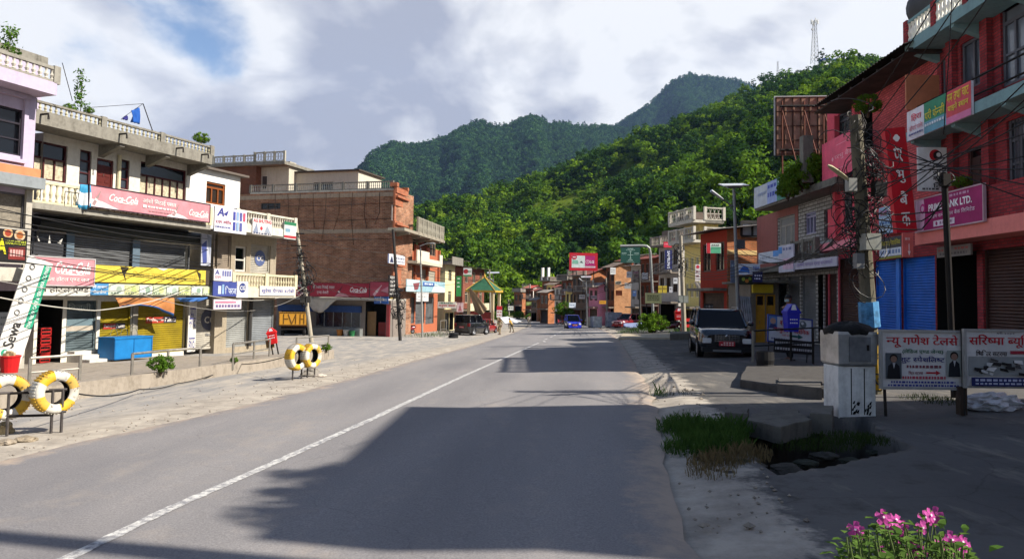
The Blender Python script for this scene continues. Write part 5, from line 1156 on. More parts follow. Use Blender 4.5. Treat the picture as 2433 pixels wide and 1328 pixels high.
# upper storey continues behind the bank signs
mb = MB(); xe = FK.at(1940, 250, 1.0)[0]; xf = FK.at(2150, 130, 1.15)[0]
corrugated(mb, (xe, -1.15, zr), (xf, -1.15, zr), (xf, 5.5, zr + 2.2), (xe, 5.5, zr + 2.2), .2, .02); mb.box(xe, xf, -1.1, 5.4, zr - .28, zr - .26)
for i in range(8): x_ = xe + .1 + i * (xf - xe - .2) / 7; mb.box(x_ - .04, x_ + .04, -1.0, 3, zr - .24, zr - .12)
b.mk(mb, 'roof', C('3a322c', .8, .1, .4, 2))
mb = MB(); mb.box(xl - .1, xr2, -.7, -.003, zf, zf + .3); b.mk(mb, 'slab', PINKL)
for px in (1985, 2033): x_ = FK.at(px, 300, .1)[0]; mb = MB(); mb.box(x_ - .1, x_ + .15, -.2, -.003, zf + .31, zr - .3); b.mk(mb, 'pier', PINK)
mb = MB(); a0 = FK.at(2045, 365)[0]; a1 = FK.at(2074, 365)[0]; zb = FK.at(2050, 362)[1]
for i in range(10): x_ = a0 + i * (a1 - a0) / 9; mb.tube([(x_, -.03, zb), (x_, -.03, zb + .95)], .014, 4)
mb.tube([(a0, -.03, zb + .95), (a1, -.03, zb + .95)], .02, 4); b.mk(mb, 'balcony_rail', IRON)
FN = Fr(FK.world(0, 0, 0), 90, base=0)   # boards that face along the street
def fboard(px0, py0, px1, py1, d, label, bg, items, **k):
    tl = k.pop('tilt', 0.0); p = P((px0 + px1) / 2, (py0 + py1) / 2, d); s_ = d / F; M = Matrix.Translation(p) @ Matrix.Rotation(k.pop('rz', 0.0), 4, 'Z') @ Matrix.Rotation(R(tl), 4, 'Y')
    return board_at(M, (px1 - px0) * s_, (py1 - py0) * s_, label, bg, items, **k)
board(FK, (1953, 345, 2034, 402), .95, 'large plain pink bank panel high on the pink building', 'd0526a', [('t', 'प्रभु बैंक', .40, .42, .93, .60, 'dca0a8', .01), ('c', .34, .52, .05, 'dca0a8'), ('r', .45, .20, .95, .215, 'd98a98'), ('r', .4, .80, .95, .815, 'd98a98')])
V_ = [('c', .46, .10, .02, 'e6e0da'), ('c', .58, .10, .02, 'e6e0da'), ('c', .52, .085, .02, 'e6e0da'), ('c', .52, .115, .02, 'e6e0da')]
for i, ch in enumerate(('प्र', 'भु', 'बैं', 'क')): V_.append(('t', ch, .3, .20 + i * .205, .72, .33 + i * .205, 'ddd8d2', .02))
fboard(2117, 302, 2164, 552, 21.7, 'tall red vertical bank sign with white Devanagari letters', 'b01722', V_, th=.25, rz=R(-4), tilt=-6)
fboard(2182, 350, 2262, 455, 21.7, 'white board with a red and black swirl and vertical lettering', 'd2d2d0', [('c', .5, .18, .13, 'b5262c'), ('c', .57, .18, .10, '2a2426'), ('c', .6, .17, .05, 'd2d2d0')] + [('t', ch, .42, .36 + i * .15, .66, .47 + i * .15, '3a3838', .015) for i, ch in enumerate(('क', 'ला', 'श', 'टि'))] + [('dots', .1, .93, .6, .97, 5, '55504e')], th=.08)
board(FR, (2155, 268, 2309, 266), .93, 'x', 'ffffff') if False else None
za, zb_ = FR.at(2158, 336, .93)[1], FR.at(2155, 268, .93)[1]; xa, xb = FR.at(2155, 300, .93)[0], FR.at(2308, 230, .93)[0]
board(FR, (xa, xb, za, zb_), .93, 'long banner in white, green and red panels on the upper balcony', 'c9c6cc', [('r', .30, 0, .65, .62, '2f7a5a'), ('r', .30, .62, .65, 1, '5a8a9a'), ('r', .65, 0, 1, .8, 'b8424a'), ('r', .65, .8, 1, 1, 'c06a90'), ('t', 'हिरा', .08, .15, .26, .42, 'c03c50', .03), ('t', 'सौन्दर्य पार्लर', .05, .52, .28, .72, 'c4707a', .02), ('dots', .04, .8, .28, .86, 6, '5a5a8a'), ('t', 'परी फेन्सी', .32, .25, .63, .58, 'c2b83a', .03), ('t', 'मम तथा चाट', .67, .1, .98, .36, 'cdb83a', .025), ('t', 'पाइने स्थान', .68, .42, .97, .66, 'd0c040', .025), ('dots', .32, .7, .62, .78, 7, 'c4ccd0')], loc=True, name='banner')
xa, xb = FR.at(2176, 500, .93)[0], FR.at(2336, 480, .93)[0]; za, zb_ = FR.at(2178, 551, .93)[1], FR.at(2174, 479, .93)[1]
board(FR, (xa, xb, za, zb_), .93, 'magenta bank sign with big white lettering below the balcony', '8e1a58', [('p', [(0, 0), (.14, 0), (.16, .5), (.13, 1), (0, 1)], 'c8a0b8'), ('c', .12, .3, .16, 'b0307a'), ('c', .12, .3, .09, 'c8a0b8'), ('t', 'PRIME BANK LTD.', .22, .22, .86, .44, 'dcd4d8', .03), ('dots', .55, .06, .82, .13, 5, 'b98aa4'), ('t', 'प्राइम कमर्सियल बैंक लिमिटेड', .22, .53, .9, .68, 'd0b8c6', .015), ('r', .3, .76, .62, .94, 'c9bcc6'), ('c', .35, .85, .06, '8e1a58'), ('dots', .4, .81, .6, .89, 4, '8a6a80')], loc=True, frame='a89098')
board(FR, (FR.at(2089, 600, .3)[0] + .0, FR.at(2132, 600, .3)[0], FR.at(2100, 556, .3)[1], FR.at(2100, 492, .3)[1]), .3, 'poster in pink and pale blue beside the tall red sign', '8fa8be', [('t', 'बिक्री केन्द्र', .05, .1, .9, .35, 'b05a80', .02), ('r', .0, .42, 1, .46, 'c8c8d4'), ('dots', .05, .55, .95, .65, 5, '4a6a98'), ('dots', .05, .78, .95, .88, 5, 'c2ccd8')], loc=True, name='poster', cat='poster')
board(FR, (FR.at(2090, 600, .32)[0], FR.at(2142, 600, .32)[0], FR.at(2100, 616, .32)[1], FR.at(2100, 566, .32)[1]), .32, 'dark board with yellow Devanagari title and white lower half', '3a3a3c', [('t', 'हिमालय इलेक्ट्रोनिक', .04, .1, .96, .42, 'b9ac34', .02), ('r', 0, .52, 1, .88, 'c2c6cc'), ('dots', .05, .6, .95, .78, 6, '6a7ca0'), ('r', 0, .9, 1, 1, '8a8430')], loc=True)
fboard(2145, 553, 2170, 611, 21.4, 'salmon coloured panel with a white arrow under the tall red sign', 'c8625a', [('r', .55, .45, .62, .85, 'e0d4d0'), ('p', [(.45, .75), (.72, .75), (.59, .95)], 'e0d4d0'), ('dots', .2, .2, .7, .3, 2, 'd8b0a8')])
board(FR, (FR.at(2226, 600, .4)[0], FR.at(2306, 600, .4)[0], FR.at(2226, 613, .4)[1], FR.at(2226, 588, .4)[1]), .4, 'dim grey shop board above the dark doorway', '6f6a66', [('dots', .05, .25, .45, .45, 4, '8a4a44'), ('dots', .55, .2, .95, .4, 4, '8a4a44'), ('dots', .1, .6, .9, .8, 7, '4a4644')], loc=True)
fboard(2153, 178, 2232, 262, 22.2, 'plain tan plywood sheet closing the end of the upper balcony', 'a8694a', [], name='plywood_sheet', cat='plywood', var=.15)

# white tiled building
FW = Fr(Vector((13.2, 30.0, 0)), 179.4, base=.12); xl = FW.at(1800, 600)[0]; xr_t = FW.at(1992, 600)[0]
TILE = BR('9d9b98', '86847f', '55524e', 1.9, .3); RBW = PL('84524c', '5a4440', .5)
b = Bld('tiled_building', 'grey white tiled building with weedy roof terrace and three grey shutters', FW, 7, TILE)
b.win((1850, 520, 1890, 578), 3, 1, C('a8a49c', .6), C('6a6e72', .4), .3, grille=True); b.win((1913, 508, 1939, 553), 3, 1, C('8a86a0', .5), GL('4a4c62', .2), .2); b.win((1958, 500, 1984, 565), 1, 1, GREYW, DKGL)
zl = FW.at(1853, 646, .6)[1]
for p0, p1 in ((1847, 1868), (1871, 1900), (1904, 1938)): b.shut((FW.at(p0, 700)[0], FW.at(p1, 700)[0], .1, zl - .2), C('6a6c6e', .5, .3, .2, 1.4), loc=True)
b.hole((FW.at(1944, 700)[0], FW.at(1956, 700)[0], .0, zl - .2), 1.0, loc=True); b.shut((FW.at(1958, 700)[0], FW.at(1988, 700)[0], .1, zl - .2), BRNS, loc=True)
ztt = FW.at(1800, 512, 1.1)[1]; zt2 = FW.at(1955, 432, 1.1)[1]
b.finish(xl, xr_t, (ztt + zt2) / 2)
mb = MB(); zt_ = (ztt + zt2) / 2; mb.box(FW.at(1795, 500, 1.1)[0], FW.at(1985, 450, 1.1)[0], -1.1, 7, zt_ + .003, zt_ + .28); b.mk(mb, 'roof_slab', CONCR)
x0, x1 = FW.at(1838, 540)[0], FW.at(1897, 540)[0]; mb = MB(); 
mb.box(xl, FW.at(1848, 540)[0], -.03, -.002, zl + .1, zt_); mb.box(x1 - .35, x1, -.03, -.002, zl + .1, zt_); mb.box(FW.at(1848, 540)[0], x1 - .35, -.03, -.002, FW.at(1848, 519)[1], zt_); b.mk(mb, 'red_wall_panel', RBW)
mb = MB(); mb.box(xl, xr_t, -1.0, -.003, zl, zl + .25); baluster_row(mb, FW.at(1885, 600, .9)[0], xr_t, zl + .25, FW.at(1885, 575, .9)[1], -.9, .25, 1.2, rail=.1); b.mk(mb, 'balcony', CONCR)
za = FW.at(1793, 497, 1.15)[1]; zb_ = FW.at(1793, 460, 1.15)[1]; xa, xb = FW.at(1793, 480, 1.15)[0], FW.at(1874, 440, 1.15)[0]
board(FW, (xa, xb, za, zb_ + .25), 1.18, 'roof edge banner in white, blue and green on the tiled building', 'aab0b6', [('r', .42, 0, .7, 1, '8a98c0'), ('r', .7, 0, 1, 1, '3f7a6a'), ('t', 'माछापुच्छ्रे', .12, .3, .4, .55, '8090b0', .02), ('dots', .44, .15, .68, .3, 3, '3a4a98'), ('dots', .44, .5, .68, .7, 3, '3a4a98'), ('t', 'JYOTI', .73, .1, .97, .4, 'b9d4c4', .03), ('t', 'ज्योति', .73, .5, .95, .75, 'b9d4c4', .02)], loc=True, name='banner')
def fq(fr, l, t, r_, bt, off, label, bg, it, **k):
    xa, xb = fr.at(l, t, off)[0], fr.at(r_, t, off)[0]; z1 = fr.at(l, t, off)[1]; z0 = fr.at(l, bt, off)[1]
    return board(fr, (xa, xb, z0, z1), off, label, bg, it, loc=True, **k)
fq(FW, 1802, 602, 1853, 628, 1.05, 'white and blue plain sign at the far end of the tiled building balcony', 'b2b8c2', [('r', .7, 0, 1, .5, '4f86c0'), ('dots', .1, .4, .6, .6, 4, '8a92a0')])
fq(FW, 1850, 585, 1885, 648, 1.12, 'white and pale pink sheet hung from the balcony of the tiled building', 'b4b2be', [('r', .0, .05, .25, .3, '4f86c0'), ('dots', .3, .1, .95, .2, 3, '6a6e90'), ('r', .3, .5, 1, .9, 'c2a4b4'), ('dots', .4, .6, .9, .75, 3, 'a0708a')], name='banner')
fq(FW, 1886, 621, 1988, 641, 1.06, 'long pale board with purple lettering along the tiled building', 'aaa6b2', [('t', 'लक्ष्मी भण्डार एण्ड सप्लायर्स', .08, .2, .92, .8, '77689a', .02)])

# generic houses of the far rows: facade toward the street, gable wall toward the viewer
def house(name, label, xa, xb, xc, d, yt, th, fac, gab, rows=2, cols=3, roof='tin', shop=True, frame=None, pane=None, roofm=None, eave=.7, balcony=None, group=None, base=None):
    q = P(xb, 740, d); q.z = g(q.x, q.y) if base is None else base
    fr = Fr(q, 180 + th, base=q.z); Lf = max(1.5, -fr.at(xa, 700)[0]); gf = Fr(q, 90 + th, base=q.z); Wg = max(1.5, gf.at(xc, 700)[0]) if xc > xb else 6.0
    Wg = min(Wg, 14); Lf = min(Lf, 16); top = fr.at(xb, yt)[1]
    b = Bld(name, label, fr, Wg, fac, group=group); frame = frame or C('5a4a3e', .6); pane = pane or DKGL
    h0 = min(2.9, top / (rows + 1)) if shop else 0.3; fh = (top - h0 - .1) / rows
    for i in range(rows):
        for j in range(cols):
            x = -Lf + (j + .5) * Lf / cols; w_ = min(1.2, Lf / cols * .62); b.win((x - w_ / 2, x + w_ / 2, h0 + i * fh + fh * .28, h0 + i * fh + fh * .82), 2, 1, frame, pane, .0, .07, loc=True)
    if shop:
        k = max(1, round(Lf / 3))
        for j in range(k):
            x = -Lf + (j + .5) * Lf / k; w_ = Lf / k * .8
            if (j + int(xb)) % 3 == 1: b.hole((x - w_ / 2, x + w_ / 2, 0, h0 - .4), 1.5, loc=True)
            else: b.shut((x - w_ / 2, x + w_ / 2, .05, h0 - .4), (SHD, SHG, C('4a3a2e', .6, .1, .3))[int(xb + j) % 3], loc=True)
        mb = MB(); mb.box(-Lf, 0, -.8, -.003, h0 - .3, h0 - .15); b.mk(mb, 'ledge', C('6a6258', .9, var=.3))
    b.finish(-Lf, 0, top)
    if gab is not fac: mb = MB(); mb.box(.003, .03, 0, Wg, -.5, top); b.mk(mb, 'side_wall', gab)
    if balcony:
        for i in balcony:
            z_ = h0 + i * fh; mb = MB(); mb.box(-Lf, 0, -.9, -.003, z_ - .12, z_); b.mk(mb, 'balcony_slab', C('6a6258', .9, var=.3)); mb = MB(); baluster_row(mb, -Lf, 0, z_, z_ + .85, -.85, .3, 2.0); b.mk(mb, 'balcony_rail', C('7a736a', .8))
    rm_ = roofm or C('5c5048', .8, .1, .4, 1)
    mb = MB()
    if roof == 'tin':
        h = Wg * .24; y0, y1 = -eave, Wg + .4; zc = top + .02
        corrugated(mb, (-Lf - .4, y0, zc - .1), (.5, y0, zc - .1), (.5, Wg / 2, zc + h), (-Lf - .4, Wg / 2, zc + h), .25, .02); corrugated(mb, (.5, y1, zc - .1), (-Lf - .4, y1, zc - .1), (-Lf - .4, Wg / 2, zc + h), (.5, Wg / 2, zc + h), .25, .02); b.mk(mb, 'roof', rm_)
        mb = MB(); mb.prism([(0, top), (Wg, top), (Wg / 2, zc + h - .08)], -Lf, .03, 0, 'x'); b.mk(mb, 'gable', gab)
    elif roof == 'shed':
        corrugated(mb, (-Lf - .4, -eave - .3, top - .05), (.5, -eave - .3, top - .05), (.5, Wg + .3, top + Wg * .16), (-Lf - .4, Wg + .3, top + Wg * .16), .25, .02); b.mk(mb, 'roof', rm_)
        mb = MB(); mb.prism([(0, top), (Wg, top), (Wg, top + Wg * .15)], -Lf, .03, 0, 'x'); b.mk(mb, 'gable', gab)
    else:
        mb.box(-Lf - .3, .3, -eave, Wg + .2, top + .003, top + .2); b.mk(mb, 'roof_slab', CONCR)
        mb = MB(); mb.box(-Lf, .2, -eave + .05, -eave + .17, top + .2, top + .85); mb.box(.08, .2, -eave + .17, Wg, top + .2, top + .85); b.mk(mb, 'parapet', rm_)
    b.L, b.W, b.top, b.gf = Lf, Wg, top, gf
    return b
ORG = BR('a0623f', '86502f', '80624c', stain=.4); ORD = BR('7a3a26', '5f2c1f', '5a4438', stain=.4); BRN = BR('8a5238', '6d3e2b', '6a584a', stain=.4); DKW = PL('6a5648', '3a302a', .6); YEL = PL('c2b070', '857848', .4); GRW = PL('9a9690', '5f5b55', .5); WHF = PL('cfc8c0', '8a847a', .4); PNK = PL('b9788a', '84505f', .35)
G_ = 'brick houses along the right side of the bend'
hb = house('orange_house', 'bright orange brick house with a glazed upper band behind the solar lamp', 1664, 1727, 1838, 40, 545, -9, PL('8a3022', '5a221a', .4), ORG, 1, 2, 'shed', roofm=C('5f5a56', .7, .2))
gf = hb.gf; mb = MB(); xa, xb = gf.at(1760, 530)[0], gf.at(1836, 530)[0]; z1, z0 = gf.at(1800, 527)[1], gf.at(1800, 562)[1]
mb.box(xa, xb, -.14, -.04, z1 - .12, z1 + .04); mb.box(xa, xb, -.14, -.04, z0 - .06, z0 + .05)
for i in range(4): x_ = xa + i * (xb - xa) / 3; mb.box(x_ - .05, x_ + .05, -.138, -.042, z0, z1)
hw = mb.build('window', C('22201f', .5), hb.root, gf.M); mb = MB(); mb.face([(xa, -.06, z0), (xb, -.06, z0), (xb, -.06, z1), (xa, -.06, z1)]); mb.build('pane', GL('8e9298', .25), hw, None) if False else mb.build('pane', GL('8e9298', .25), hb.root, gf.M)
mb = MB(); z_ = gf.at(1800, 601)[1]; mb.box(0, hb.W, -.06, -.032, z_ - .12, z_ + .12); mb.build('concrete_band', PL('b59a6a', '7a6a4a', .4), hb.root, gf.M)
hy = house('yellow_house', 'pale yellow house with two tiers of patterned concrete balustrades below the wood', 1626, 1662, 1700, 55, 532, -12, YEL, YEL, 3, 3, 'flat', frame=C('cfc6a4', .6), balcony=None)
mb = MB(); 
for zq, yq in ((hy.fr.at(1662, 572)[1], .9), (hy.top + .2, .9)):
    lattice_row(mb, -hy.L - .8, .9, zq, zq + .95, -yq, 1.4)
    mb.box(-hy.L - .8, .9, -yq - .1, -.003, zq - .2, zq - .002)
hy.mk(mb, 'patterned_balustrade', PL('a39e92', '5f5a4e', .5)); mb = MB(); 
for zq in (hy.fr.at(1662, 572)[1], hy.top + .2):
    mb2 = MB(); lattice_row(mb2, .0, hy.W, zq, zq + .95, -.85, 1.4); mb2.build('patterned_balustrade', PL('a39e92', '5f5a4e', .5), hy.root, hy.gf.M); mb2 = MB(); mb2.box(0, hy.W, -.9, -.031, zq - .2, zq - .002); mb2.build('balcony_slab', CONCR, hy.root, hy.gf.M)
hz = [
 ('town_house', 'grey white house with a tall blue vertical sign above its shops', 1565, 1612, 1630, 68, 578, -16, GRW, GRW, 2, 3, 'tin', (1, 2)),
 ('town_house', 'dark red brick house with many wooden windows behind the green road sign', 1522, 1564, 1572, 80, 612, -18, ORD, BRN, 2, 4, 'tin', (1,)),
 ('town_house', 'narrow house with white window shutters beside the dark red brick house', 1499, 1523, 1530, 88, 630, -20, GRW, WHF, 2, 2, 'shed', None),
 ('town_house', 'tan brick house with low roof and broad side wall right of the red billboard', 1440, 1459, 1500, 96, 634, -24, BRN, BR('9a6f4e', '835a3d', '80684f'), 2, 2, 'tin', None),
 ('town_house', 'dark balconied house with a wide bright orange side wall', 1360, 1402, 1452, 108, 652, -28, DKW, ORG, 2, 4, 'tin', (1, 2)),
 ('town_house', 'small pink house standing before the bright orange wall', 1399, 1421, 1452, 97, 680, -26, PNK, PNK, 1, 2, 'tin', (1,)),
 ('town_house', 'brown brick house with flat top left of the dark balconied house', 1334, 1358, 1370, 118, 664, -30, ORD, BRN, 2, 2, 'flat', (1, 2)),
 ('town_house', 'slim white house with dark windows among the far brick houses', 1318, 1338, 1344, 122, 682, -32, WHF, WHF, 2, 2, 'tin', (1,)),
 ('town_house', 'low house with small orange gable and white door frames', 1284, 1302, 1322, 126, 694, -34, BRN, ORG, 1, 2, 'tin', None),
 ('town_house', 'far brick house with a roof terrace and two white posts', 1288, 1310, 1330, 142, 668, -36, BRN, BRN, 2, 2, 'flat', None),
 ('town_house', 'far house with a white side wall and red tin roof', 1249, 1266, 1286, 150, 684, -38, ORD, WHF, 2, 3, 'tin', (1, 2)),
 ('town_house', 'farthest orange brick house at the bend of the road', 1222, 1240, 1254, 165, 694, -40, BRN, ORG, 1, 2, 'flat', None),
 ('town_house', 'grey roofed house half hidden at the end of the road', 1196, 1214, 1230, 180, 700, -42, GRW, GRW, 1, 2, 'tin', None)]
hz += [
 ('town_house', 'brown three storey house with a long balcony behind the narrow shuttered house', 1470, 1500, 1512, 104, 618, -22, BRN, ORD, 3, 2, 'tin', (1, 2)),
 ('town_house', 'tall grey house squeezed between the tan brick house and the road sign', 1505, 1528, 1540, 100, 606, -20, GRW, BRN, 3, 2, 'shed', (2,)),
 ('town_house', 'pinkish house with red topped roof room above the tall blue sign', 1585, 1610, 1634, 76, 566, -16, PNK, PNK, 3, 2, 'flat', None),
 ('town_house', 'weathered brick house under the red billboard with a dark balcony', 1366, 1392, 1420, 118, 640, -28, ORD, BRN, 3, 2, 'tin', (1,)),
 ('town_house', 'ochre house between the white slim house and the dark balconied house', 1344, 1362, 1372, 112, 690, -30, YEL, ORG, 1, 2, 'tin', None),
 ('town_house', 'far tan house peering over the low house with white door frames', 1300, 1318, 1330, 134, 676, -35, YEL, BRN, 2, 2, 'tin', (1,)),
 ('town_house', 'far dark brick house beside the white side wall house', 1268, 1284, 1300, 146, 690, -37, BRN, BRN, 2, 2, 'tin', (1,)),
 ('town_house', 'low far shop house at the inside of the bend', 1262, 1276, 1288, 136, 712, -37, DKW, ORG, 1, 1, 'tin', None)]
HS = []
for k, (nm, lb, xa, xb, xc, d, yt, th, fa, ga, ro, co, rf, bal) in enumerate(hz):
    HS.append(house(nm, lb, xa, xb, xc, d, yt, th, fa, ga, ro, co, rf, roofm=(C('5f544c', .8, .1, .4, 1), C('6d4038', .7, .1, .4, 1), C('77706a', .7, .2, .4, 1))[k % 3] if k != 10 else C('8a4038', .7), frame=(C('c9c2b4', .6) if k in (2, 7, 8) else None), balcony=bal, group=G_))
h = HS[9]
for sx in (-.4, -2.2): mb = MB(); mb.box(sx - .2, sx + .2, -.7, -.3, h.top + .2, h.top + 2.6); h.mk(mb, 'post', WHF)
# signs hung along the far right row
def hs(h, px0, py0, px1, py1, off, label, bg, it=(), **k): return fq(h.fr, px0, py0, px1, py1, off, label, bg, list(it), **k)
fboard(1580, 594, 1597, 640, 66, 'tall navy vertical sign with white capitals on the grey white house', '1c2250', [], th=.2)
SG = [o for o in bpy.data.objects if o.get('label', '').startswith('tall navy vertical')][0]
v, f = text_mesh('SAMSUNG', .02); mb = MB(); W_, H_ = 17 * 66 / F, 46 * 66 / F; mb.v = [(-.12 + c * .24, -.02, H_ * .45 - a * H_ * .9) for a, c, _e in v]; mb.f = list(f); mb.m = [0] * len(f); q = mb.build('lettering', C('c9ccd8', .6), SG)
def fsm(px0, py0, px1, py1, d, label, bg, it=(), **k): return fboard(px0, py0, px1, py1, d, label, bg, list(it), **k)
fsm(1577, 575, 1596, 588, 66, 'red panel on a pink roof room at the top of the grey white house', 'b8283c', [('dots', .1, .3, .9, .5, 3, 'd88a94')])
fsm(1679, 578, 1713, 602, 38, 'red, green and white board on the balcony of the orange house', 'c9cfc8', [('r', 0, 0, .25, 1, 'b02c38'), ('r', .3, .35, .98, .98, '4f9a78'), ('dots', .35, .1, .9, .25, 4, '6a7a6a')])
fsm(1652, 628, 1664, 668, 50, 'narrow white vertical board with a red disc on the yellow house', 'b9b2b0', [('c', .5, .15, .1, 'a8283a'), ('dots', .2, .4, .8, .5, 1, '6a3a44'), ('dots', .2, .65, .8, .75, 1, '6a3a44')])
fsm(1690, 650, 1712, 666, 44, 'dark red board with two pale lines above a green strip', '98283c', [('dots', .1, .25, .9, .4, 4, 'c9b0b4'), ('dots', .1, .6, .9, .75, 5, 'c9b0b4')])
fsm(1690, 668, 1706, 679, 44, 'small green board under the dark red board', '3a8a5c', [('dots', .1, .4, .9, .6, 3, 'b9d0c0')])
fsm(1755, 627, 1806, 653, 34, 'white and blue curved sign with bank lettering over the yellow shop', 'c3ccd6', [('c', .28, .65, .42, '2f62b8'), ('r', 0, .6, .5, 1, '3f78c4'), ('t', 'Nabil', .68, .2, .95, .55, '2f5ab0', .02), ('p', [(0, 1), (.6, 1), (.4, .8), (0, .85)], 'cfd8de')])
fsm(1756, 655, 1790, 676, 34, 'dark board with fruit picture under the white and blue curved sign', '2a3024', [('c', .3, .4, .2, '8a9a3a'), ('c', .55, .6, .22, 'a86a2a'), ('c', .75, .35, .18, '7a8a30')])
fsm(1789, 645, 1812, 671, 33.5, 'navy board with white words beside the yellow shop', '23254e', [('dots', .15, .3, .9, .45, 3, 'c2c6d6'), ('dots', .15, .6, .8, .72, 3, 'c2c6d6')])
fsm(1736, 618, 1752, 672, 36, 'grey blue shop board on the solar lamp side of the orange house', '5a6478', [('dots', .15, .2, .85, .3, 2, '8a94a4')])
for i, (a, c_, e_, lbl) in enumerate(((1564, 679, '9a8830', 'left one of two mustard yellow boards on the shop row'), (1575, 679, '9a8830', 'right one of two mustard yellow boards on the shop row'))): fsm(a, c_, a + 9.5, c_ + 17, 64, lbl, e_, [('dots', .1, .3, .9, .5, 2, '6a5a20')])
fsm(1590, 681, 1598, 695, 64, 'small pale notice framed in black on the shop row', '9a9aa0', [('dots', .2, .3, .8, .5, 1, '5a5a60')])
fsm(1626, 673, 1638, 693, 58, 'lavender square board above the far kiosk', 'a29cb4', [('dots', .2, .3, .8, .5, 2, '6a6488')])
fsm(1450, 636, 1463, 652, 92, 'white board on the corner of the tan brick house', 'c9c9c6', [('dots', .1, .3, .9, .4, 2, '6a6a6a'), ('dots', .1, .6, .9, .7, 2, '6a6a6a')])
fsm(1489, 645, 1501, 660, 84, 'grey white board high on the narrow white shuttered house', 'b2b2b2', [('dots', .1, .4, .9, .6, 2, '7a7a7a')]); fsm(1505, 645, 1520, 660, 84, 'round pinkish board beside the grey white board', '9a7a80', [('c', .5, .5, .3, '7a5058')]); fsm(1526, 648, 1539, 663, 78, 'pale board on the dark red brick house', 'a6a6a8', [('dots', .1, .4, .9, .6, 2, '7a7a7a')])
fsm(1424, 714, 1440, 722, 88, 'orange yellow board above the small pink house shops', 'c08a2a', [('dots', .1, .3, .9, .6, 3, '8a5a10')])
fsm(1250, 717, 1263, 726, 120, 'olive green board on the far house', '6a7a3a', [('dots', .1, .3, .9, .6, 2, 'a0ac7a')])
fsm(1352, 719, 1368, 731, 92, 'white board on two posts left of the road lamp', 'b9c2cc', [('dots', .1, .4, .9, .6, 3, '7a8ca0')])
fsm(1463, 690, 1478, 702, 90, 'rusty orange panel on the front of the tan brick house', 'a0522e', [('dots', .1, .3, .9, .5, 2, '7a3a1e')]); fsm(1484, 672, 1500, 686, 86, 'grey board sticking out above a shop beside the tan brick house', '8f9092', [('dots', .1, .3, .9, .5, 2, '5a5a5c')])
fsm(1503, 690, 1512, 704, 80, 'small blue and white upright board on the narrow shuttered house', '6a86b4', [('dots', .2, .2, .8, .4, 1, 'c9d2e0')]); fsm(1462, 668, 1476, 676, 92, 'cream name board under the eaves of the tan brick house', 'b8b09a', [('dots', .1, .3, .9, .6, 3, '6a5a40')])
fsm(1546, 690, 1560, 698, 70, 'dull red shop board on the dark red brick house', '8a2a2c', [('dots', .1, .3, .9, .6, 3, 'c9b0a4')]); fsm(1600, 660, 1610, 674, 62, 'pale grey square board on the grey white house', 'aeb0b4', [('dots', .2, .3, .8, .6, 2, '6a6a70')])
fsm(1376, 700, 1390, 710, 100, 'white shop board on the dark balconied house', 'b9b9b4', [('dots', .1, .3, .9, .6, 3, '6a6a66')]); fsm(1404, 702, 1418, 710, 92, 'pinkish grey shop board on the small pink house', '9a8488', [('dots', .1, .3, .9, .6, 3, '5a4448')])
# low shops in front of the orange house
FY = Fr(P(1783, 740, 35), 92, base=-.15); b = Bld('yellow_shop', 'small yellow fronted wooden shop with closed double doors', FY, 4, PL('6a6258', '3f3a34', .5)); XE3 = FY.at(1850, 700)[0]; zt = FY.at(1800, 672)[1]
b.door((.25, XE3 * .52, .05, zt - .55), C('a87a22', .6), loc=True); b.door((XE3 * .55, XE3 - .15, .05, zt - .55), C('a87a22', .6), loc=True); b.finish(0, XE3, zt)
mb = MB(); mb.box(.05, XE3 * .75, -.25, -.003, zt - .48, zt - .08); b.mk(mb, 'fascia', C('b09a1e', .6)); mb = MB(); mb.box(-.3, XE3 + .3, -.8, 4.2, zt, zt + .1); b.mk(mb, 'roof', CONCR)
FZ2 = Fr(P(1672, 740, 45), 100, base=-.4); b = Bld('shop_shed', 'low dark shop shed with a blue sheet awning behind the black car', FZ2, 4, PL('5f5a52', '35312c', .6)); XE4 = FZ2.at(1760, 700)[0]; zt = FZ2.at(1700, 690)[1]
b.hole((.4, XE4 * .45, 0, zt - .9), 2, loc=True); b.shut((XE4 * .5, XE4 - .3, .05, zt - .5), SHG, loc=True); b.finish(0, XE4, zt); mb = MB(); corrugated(mb, (-.3, -1.2, zt - .1), (XE4 + .2, -1.2, zt - .1), (XE4 + .2, 4.2, zt + .6), (-.3, 4.2, zt + .6), .2, .02); b.mk(mb, 'roof', C('5c5650', .7, .2, .4))
cloth('tarpaulin', 'blue tarpaulin awning over the kiosk behind the black car', ((1690, 708, 1.3), (1738, 708, 1.3), (1734, 716, 2.4), (1684, 717, 2.4)), [C('2f5aa0', .7)], FZ2, 'tarpaulin', .1)
fsm(1673, 722, 1712, 742, 42, 'shop board covered with pictures of shoes behind the black car', '3a3a3c', [('c', .15 + .17 * (i % 5), .3 + .4 * (i // 5), .13, ('9a9a9c', 'b0a8a8', '6a6a70')[i % 3]) for i in range(10)])
p = P(1775, 708, 33); o = empty('corrugated_sheet', (p.x, p.y, p.z - .55), 0, 'grey corrugated iron sheet leaning beside the yellow shop', 'corrugated sheet'); mb = MB(); corrugated(mb, (-.3, 0, -.5), (.3, .05, -.5), (.25, .3, .6), (-.3, .3, .65), .09, .012); mb.build('sheet', C('7d7d80', .5, .3, .3), o)
fsm(1731, 683, 1752, 700, 40, 'grey square shop box sign beside the corrugated sheet', '8a8e96', [('dots', .2, .4, .8, .6, 2, 'b0b4ba')])
